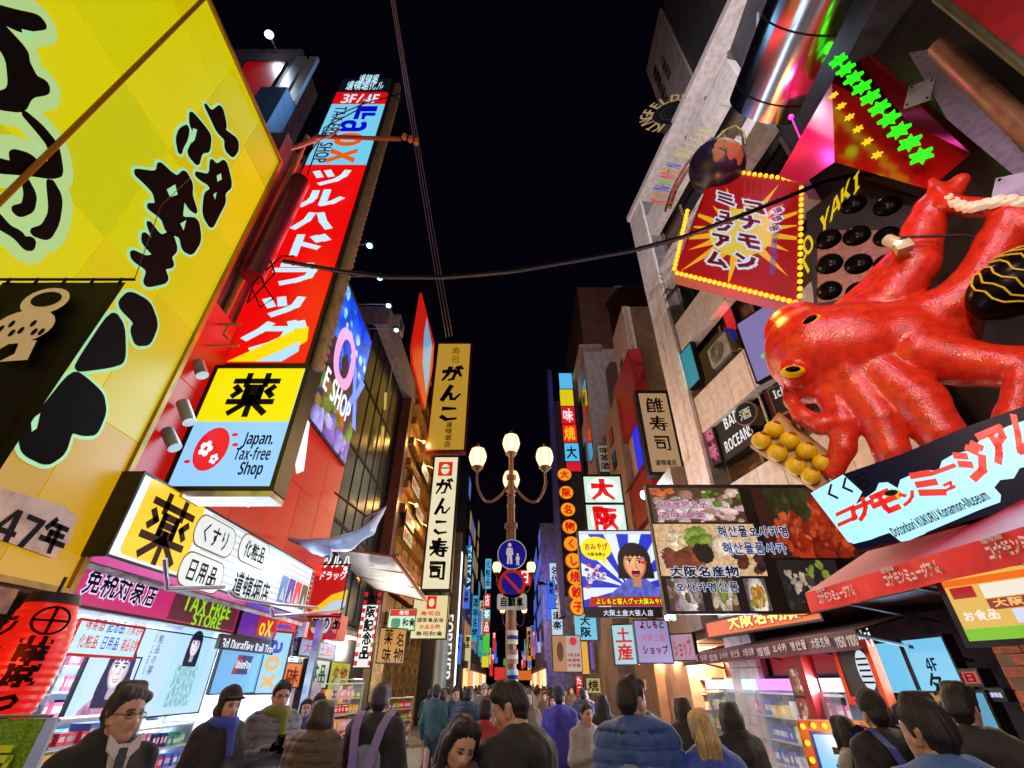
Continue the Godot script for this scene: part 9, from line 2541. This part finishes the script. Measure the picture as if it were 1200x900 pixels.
func people():
	var P := func(label, x, d, yaw, tall, q, g := ""): return person(label, x, d, yaw, tall, q, g)
	# nearest row
	P.call("man in dark suit with glasses and tie looking aside", -1.98, 2.85, 62, 1.72, {"hair": "part", "glasses": true, "jacket": Color(0.014, 0.014, 0.017), "shine": 0.0, "shirt": Color(0.8, 0.76, 0.7), "turn": 8.0, "fine": 0.006, "cell": 0.02, "hair_color": Color(0.05, 0.045, 0.045)})
	P.call("woman in black coat and black cap with blue hood", -2.45, 4.8, 48, 1.68, {"woman": true, "hair": "bob", "cap": Color(0.02, 0.02, 0.025), "jacket": Color(0.014, 0.014, 0.017), "bulk": 1.05, "scarf": Color(0.06, 0.1, 0.6), "turn": 10.0})
	P.call("man with glasses in grey quilted vest and green scarf holding a phone", -2.25, 5.35, 40, 1.74, {"hair": "short", "glasses": true, "jacket": Color(0.2, 0.21, 0.25), "quilt": 0.014, "quilt_pitch": 0.06, "arms": "phone", "scarf": Color(0.22, 0.26, 0.05), "shine": 0.6, "bulk": 1.03})
	P.call("woman seen from behind in brown hooded puffer coat", -1.48, 4.35, 176, 1.62, {"woman": true, "hair": "bob", "jacket": Color(0.11, 0.075, 0.05), "quilt": 0.016, "hood": true, "bulk": 1.12, "shine": 0.5, "hair_color": Color(0.05, 0.035, 0.03)})
	P.call("man seen from behind in black hooded jacket with violet backpack straps", -1.12, 4.7, 178, 1.72, {"hair": "short", "jacket": Color(0.014, 0.014, 0.017), "hood": true, "bulk": 1.1, "hair_color": Color(0.04, 0.03, 0.05)})
	backpack("violet and grey backpack on the back of the man in black jacket", -1.12, 4.7, 178, 1.72, Color(0.22, 0.22, 0.34), Color(0.32, 0.24, 0.62))
	P.call("young woman with long dark hair looking down at the street", -0.26, 2.8, 12, 1.6, {"woman": true, "hair": "long", "jacket": Color(0.14, 0.12, 0.12), "tilt": 24.0, "turn": 14.0, "lean": -8.0, "fine": 0.006, "arms": "phone", "cell": 0.02})
	P.call("man in black hooded coat bowing his head to one side", 0.02, 3.0, 222, 1.74, {"hair": "short", "jacket": Color(0.014, 0.014, 0.017), "hood": true, "bulk": 1.12, "tilt": 22.0, "turn": 35.0, "fine": 0.006, "cell": 0.02, "forward": 0.03})
	P.call("man seen from behind in blue puffer jacket with grey quilted back", 0.76, 3.5, 170, 1.76, {"hair": "short", "jacket": Color(0.05, 0.13, 0.42), "vest": Color(0.32, 0.37, 0.5), "quilt": 0.012, "hood": true, "bulk": 1.14, "turn": -42.0, "shine": 0.5, "cell": 0.02, "fine": 0.0065})
	P.call("woman seen from behind with blonde ponytail and royal blue jacket", 1.16, 3.45, 182, 1.6, {"woman": true, "hair": "pony", "hair_color": Color(0.62, 0.45, 0.2), "jacket": Color(0.03, 0.1, 0.6), "bulk": 1.12, "shine": 0.6, "turn": -12.0, "cell": 0.02, "fine": 0.0065})
	P.call("woman with long dark hair and black coat walking away", 1.8, 4.6, 190, 1.6, {"woman": true, "hair": "long", "jacket": Color(0.014, 0.014, 0.017), "turn": -25.0})
	P.call("woman with long black hair and pale grey top by the bulb sign", 2.52, 4.3, 215, 1.52, {"woman": true, "hair": "long", "jacket": Color(0.5, 0.48, 0.47), "turn": -30.0})
	P.call("man seen from behind in black hooded jacket with blue backpack", 2.56, 3.95, 176, 1.66, {"hair": "short", "jacket": Color(0.014, 0.014, 0.017), "hood": true, "bulk": 1.08, "cap": Color(0.03, 0.028, 0.028), "beanie": true})
	backpack("bright blue backpack on the back of the man by the floor guide", 2.56, 3.95, 176, 1.66, Color(0.05, 0.08, 0.5), Color(0.06, 0.1, 0.5))
	P.call("man with black hair and blue coat close to the floor guide", 1.68, 2.3, 168, 1.68, {"hair": "part", "jacket": Color(0.1, 0.25, 0.62), "bulk": 1.12, "turn": 28.0, "fine": 0.006, "cell": 0.02, "hood": true})
	P.call("person with curly dark hair standing before the gold board", 2.7, 3.35, 120, 1.72, {"hair": "part", "jacket": Color(0.04, 0.035, 0.035), "glasses": true, "hood": true})
	var ph := thing("mobile_phone", "dark mobile phone in the hands of the man in grey quilted vest", "phone", T(40, Vector3(-2.25, 0, -5.35)) * Transform3D(Basis(Vector3.RIGHT, -0.6), Vector3(0, 1.27, 0.34)))
	bbox(ph, "case", Vector3(-0.037, -0.075, -0.009), Vector3(0.037, 0.075, 0.0), surf(Color(0.04, 0.04, 0.05), 0.3, 0.2, ""), 0.008)
	box(ph, "screen", Vector3(-0.033, -0.068, -0.0105), Vector3(0.033, 0.068, -0.0092), glow(Color(0.6, 0.75, 0.9), 1.0))
	# second row
	var mid := [
		["woman in tan blouse standing by the souvenir shelf", -2.5, 6.6, 20, 1.6, {"woman": true, "hair": "bob", "jacket": Color(0.3, 0.24, 0.19)}],
		["child-height person in black by the souvenir shelf", -1.65, 6.2, 60, 1.55, {"hair": "short", "jacket": Color(0.014, 0.014, 0.017)}],
		["person in teal jacket seen from behind near the sushi signs", -1.3, 9.2, 175, 1.72, {"jacket": Color(0.03, 0.1, 0.1), "cap": Color(0.03, 0.05, 0.04), "beanie": true}],
		["person in bright blue coat near the restaurant window", -1.5, 11.0, 185, 1.68, {"jacket": Color(0.05, 0.2, 0.45), "hem": 0.6}],
		["woman in black dress coat walking away with white bag strap", -1.25, 9.6, 178, 1.66, {"woman": true, "hair": "bob", "jacket": Color(0.014, 0.014, 0.017), "hem": 0.55}],
		["man in patterned navy coat and jeans holding a phone", -0.98, 9.3, 20, 1.7, {"jacket": Color(0.05, 0.07, 0.16), "arms": "phone", "legs": Color(0.14, 0.24, 0.45), "hem": 0.66}],
		["person seen from behind in navy striped puffer coat", -0.62, 7.6, 172, 1.72, {"jacket": Color(0.03, 0.05, 0.13), "quilt": 0.016, "quilt_pitch": 0.09, "hood": true, "bulk": 1.1, "legs": Color(0.15, 0.25, 0.5)}],
		["man in grey cap and grey jacket facing the camera", -0.6, 11.5, 5, 1.74, {"jacket": Color(0.16, 0.17, 0.22), "cap": Color(0.35, 0.33, 0.34)}],
		["person in bright red jacket behind the bowing man", -0.22, 4.6, 170, 1.66, {"jacket": Color(0.5, 0.02, 0.03)}],
		["person in teal sleeve beside the bowing man", -0.02, 3.6, 160, 1.5, {"jacket": Color(0.1, 0.2, 0.22)}],
		["person in royal violet-blue jacket in the middle of the street", 0.58, 6.6, 165, 1.72, {"jacket": Color(0.06, 0.05, 0.55), "hood": true, "bulk": 1.1, "cap": Color(0.05, 0.06, 0.1), "beanie": true}],
		["woman with brown hair and brown coat facing the camera", 0.22, 7.6, 10, 1.68, {"woman": true, "hair": "long", "hair_color": Color(0.2, 0.11, 0.05), "jacket": Color(0.22, 0.13, 0.06)}],
		["person in grey-white coat carrying a pale bag", 0.75, 5.6, 30, 1.58, {"jacket": Color(0.45, 0.42, 0.4), "arms": "phone"}],
		["person in black coat beside the blue puffer man", 1.0, 6.0, 185, 1.66, {"jacket": Color(0.02, 0.02, 0.025), "hair": "long", "woman": true}],
		["man in dark jacket facing the camera between the couple", 1.5, 6.6, 5, 1.7, {"jacket": Color(0.05, 0.05, 0.07)}],
		["woman in black with long hair behind the blonde woman", 1.55, 4.9, 178, 1.66, {"woman": true, "hair": "long", "jacket": Color(0.03, 0.028, 0.03)}],
		["person in blue hood behind the black-capped woman", -2.15, 6.0, 30, 1.66, {"jacket": Color(0.06, 0.12, 0.5), "hair": "short"}],
		["person in red jacket behind the black-capped woman", -2.5, 5.8, 20, 1.66, {"jacket": Color(0.5, 0.06, 0.05), "hair": "short"}],
	]
	for m in mid:
		var q: Dictionary = m[5]
		q["fine"] = 0.0095
		q["cell"] = 0.032
		person(m[0], m[1] * 1.12, m[2] * 1.15, m[3], m[4] * 0.97, q)
	# the crowd further off: copies of a few people
	var kinds := [
		["distant pedestrian in a black coat seen from behind", 178.0, {"jacket": Color(0.014, 0.014, 0.017), "hood": true}],
		["distant pedestrian in a brown coat facing the camera", 4.0, {"jacket": Color(0.16, 0.1, 0.06), "woman": true, "hair": "bob"}],
		["distant pedestrian in a navy puffer seen from behind", 182.0, {"jacket": Color(0.03, 0.05, 0.14), "quilt": 0.014, "bulk": 1.1}],
		["distant woman in a grey coat with long hair", 170.0, {"jacket": Color(0.2, 0.2, 0.21), "woman": true, "hair": "long"}],
		["distant pedestrian in a dark red jacket", 8.0, {"jacket": Color(0.28, 0.03, 0.04)}],
		["distant man in a pale jacket facing the camera", -6.0, {"jacket": Color(0.4, 0.36, 0.3)}],
	]
	var src := []
	for k in kinds:
		var q: Dictionary = k[2]
		q["fine"] = 0.013
		q["cell"] = 0.042
		src.append(person(k[0], 0.0, 90.0, k[1], 1.7, q, "crowd filling the far street"))
	var n := 0
	for row in 17:
		var d := 11.2 + row * 1.1 + row * row * 0.11
		var wide := minf(3.1, 2.2 + 0.1 * row)
		var count := 5 + row / 4
		for i in count:
			var x := lerpf(-wide, wide * 0.95, (i + 0.5) / count) + (rng.randf() - 0.5) * 0.5
			if absf(x) < 0.35 and absf(d - 10.3) < 0.6:
				continue
			if x < -0.3 and d < 13.0:
				continue
			var k := (row * 3 + i * 5 + (i * row) % 4) % 6
			var o: Node3D
			if n < 6:
				o = src[n]
				k = n
			else:
				o = src[k].duplicate()
				o.name = numbered("person")
				add_child(o)
			n += 1
			var tall := 1.5 + rng.randf() * 0.14
			o.transform = Transform3D(Basis(Vector3.UP, deg_to_rad(kinds[k][1] + (rng.randf() - 0.5) * 50.0)).scaled(Vector3.ONE * tall / 1.7), Vector3(x, 0, -d))
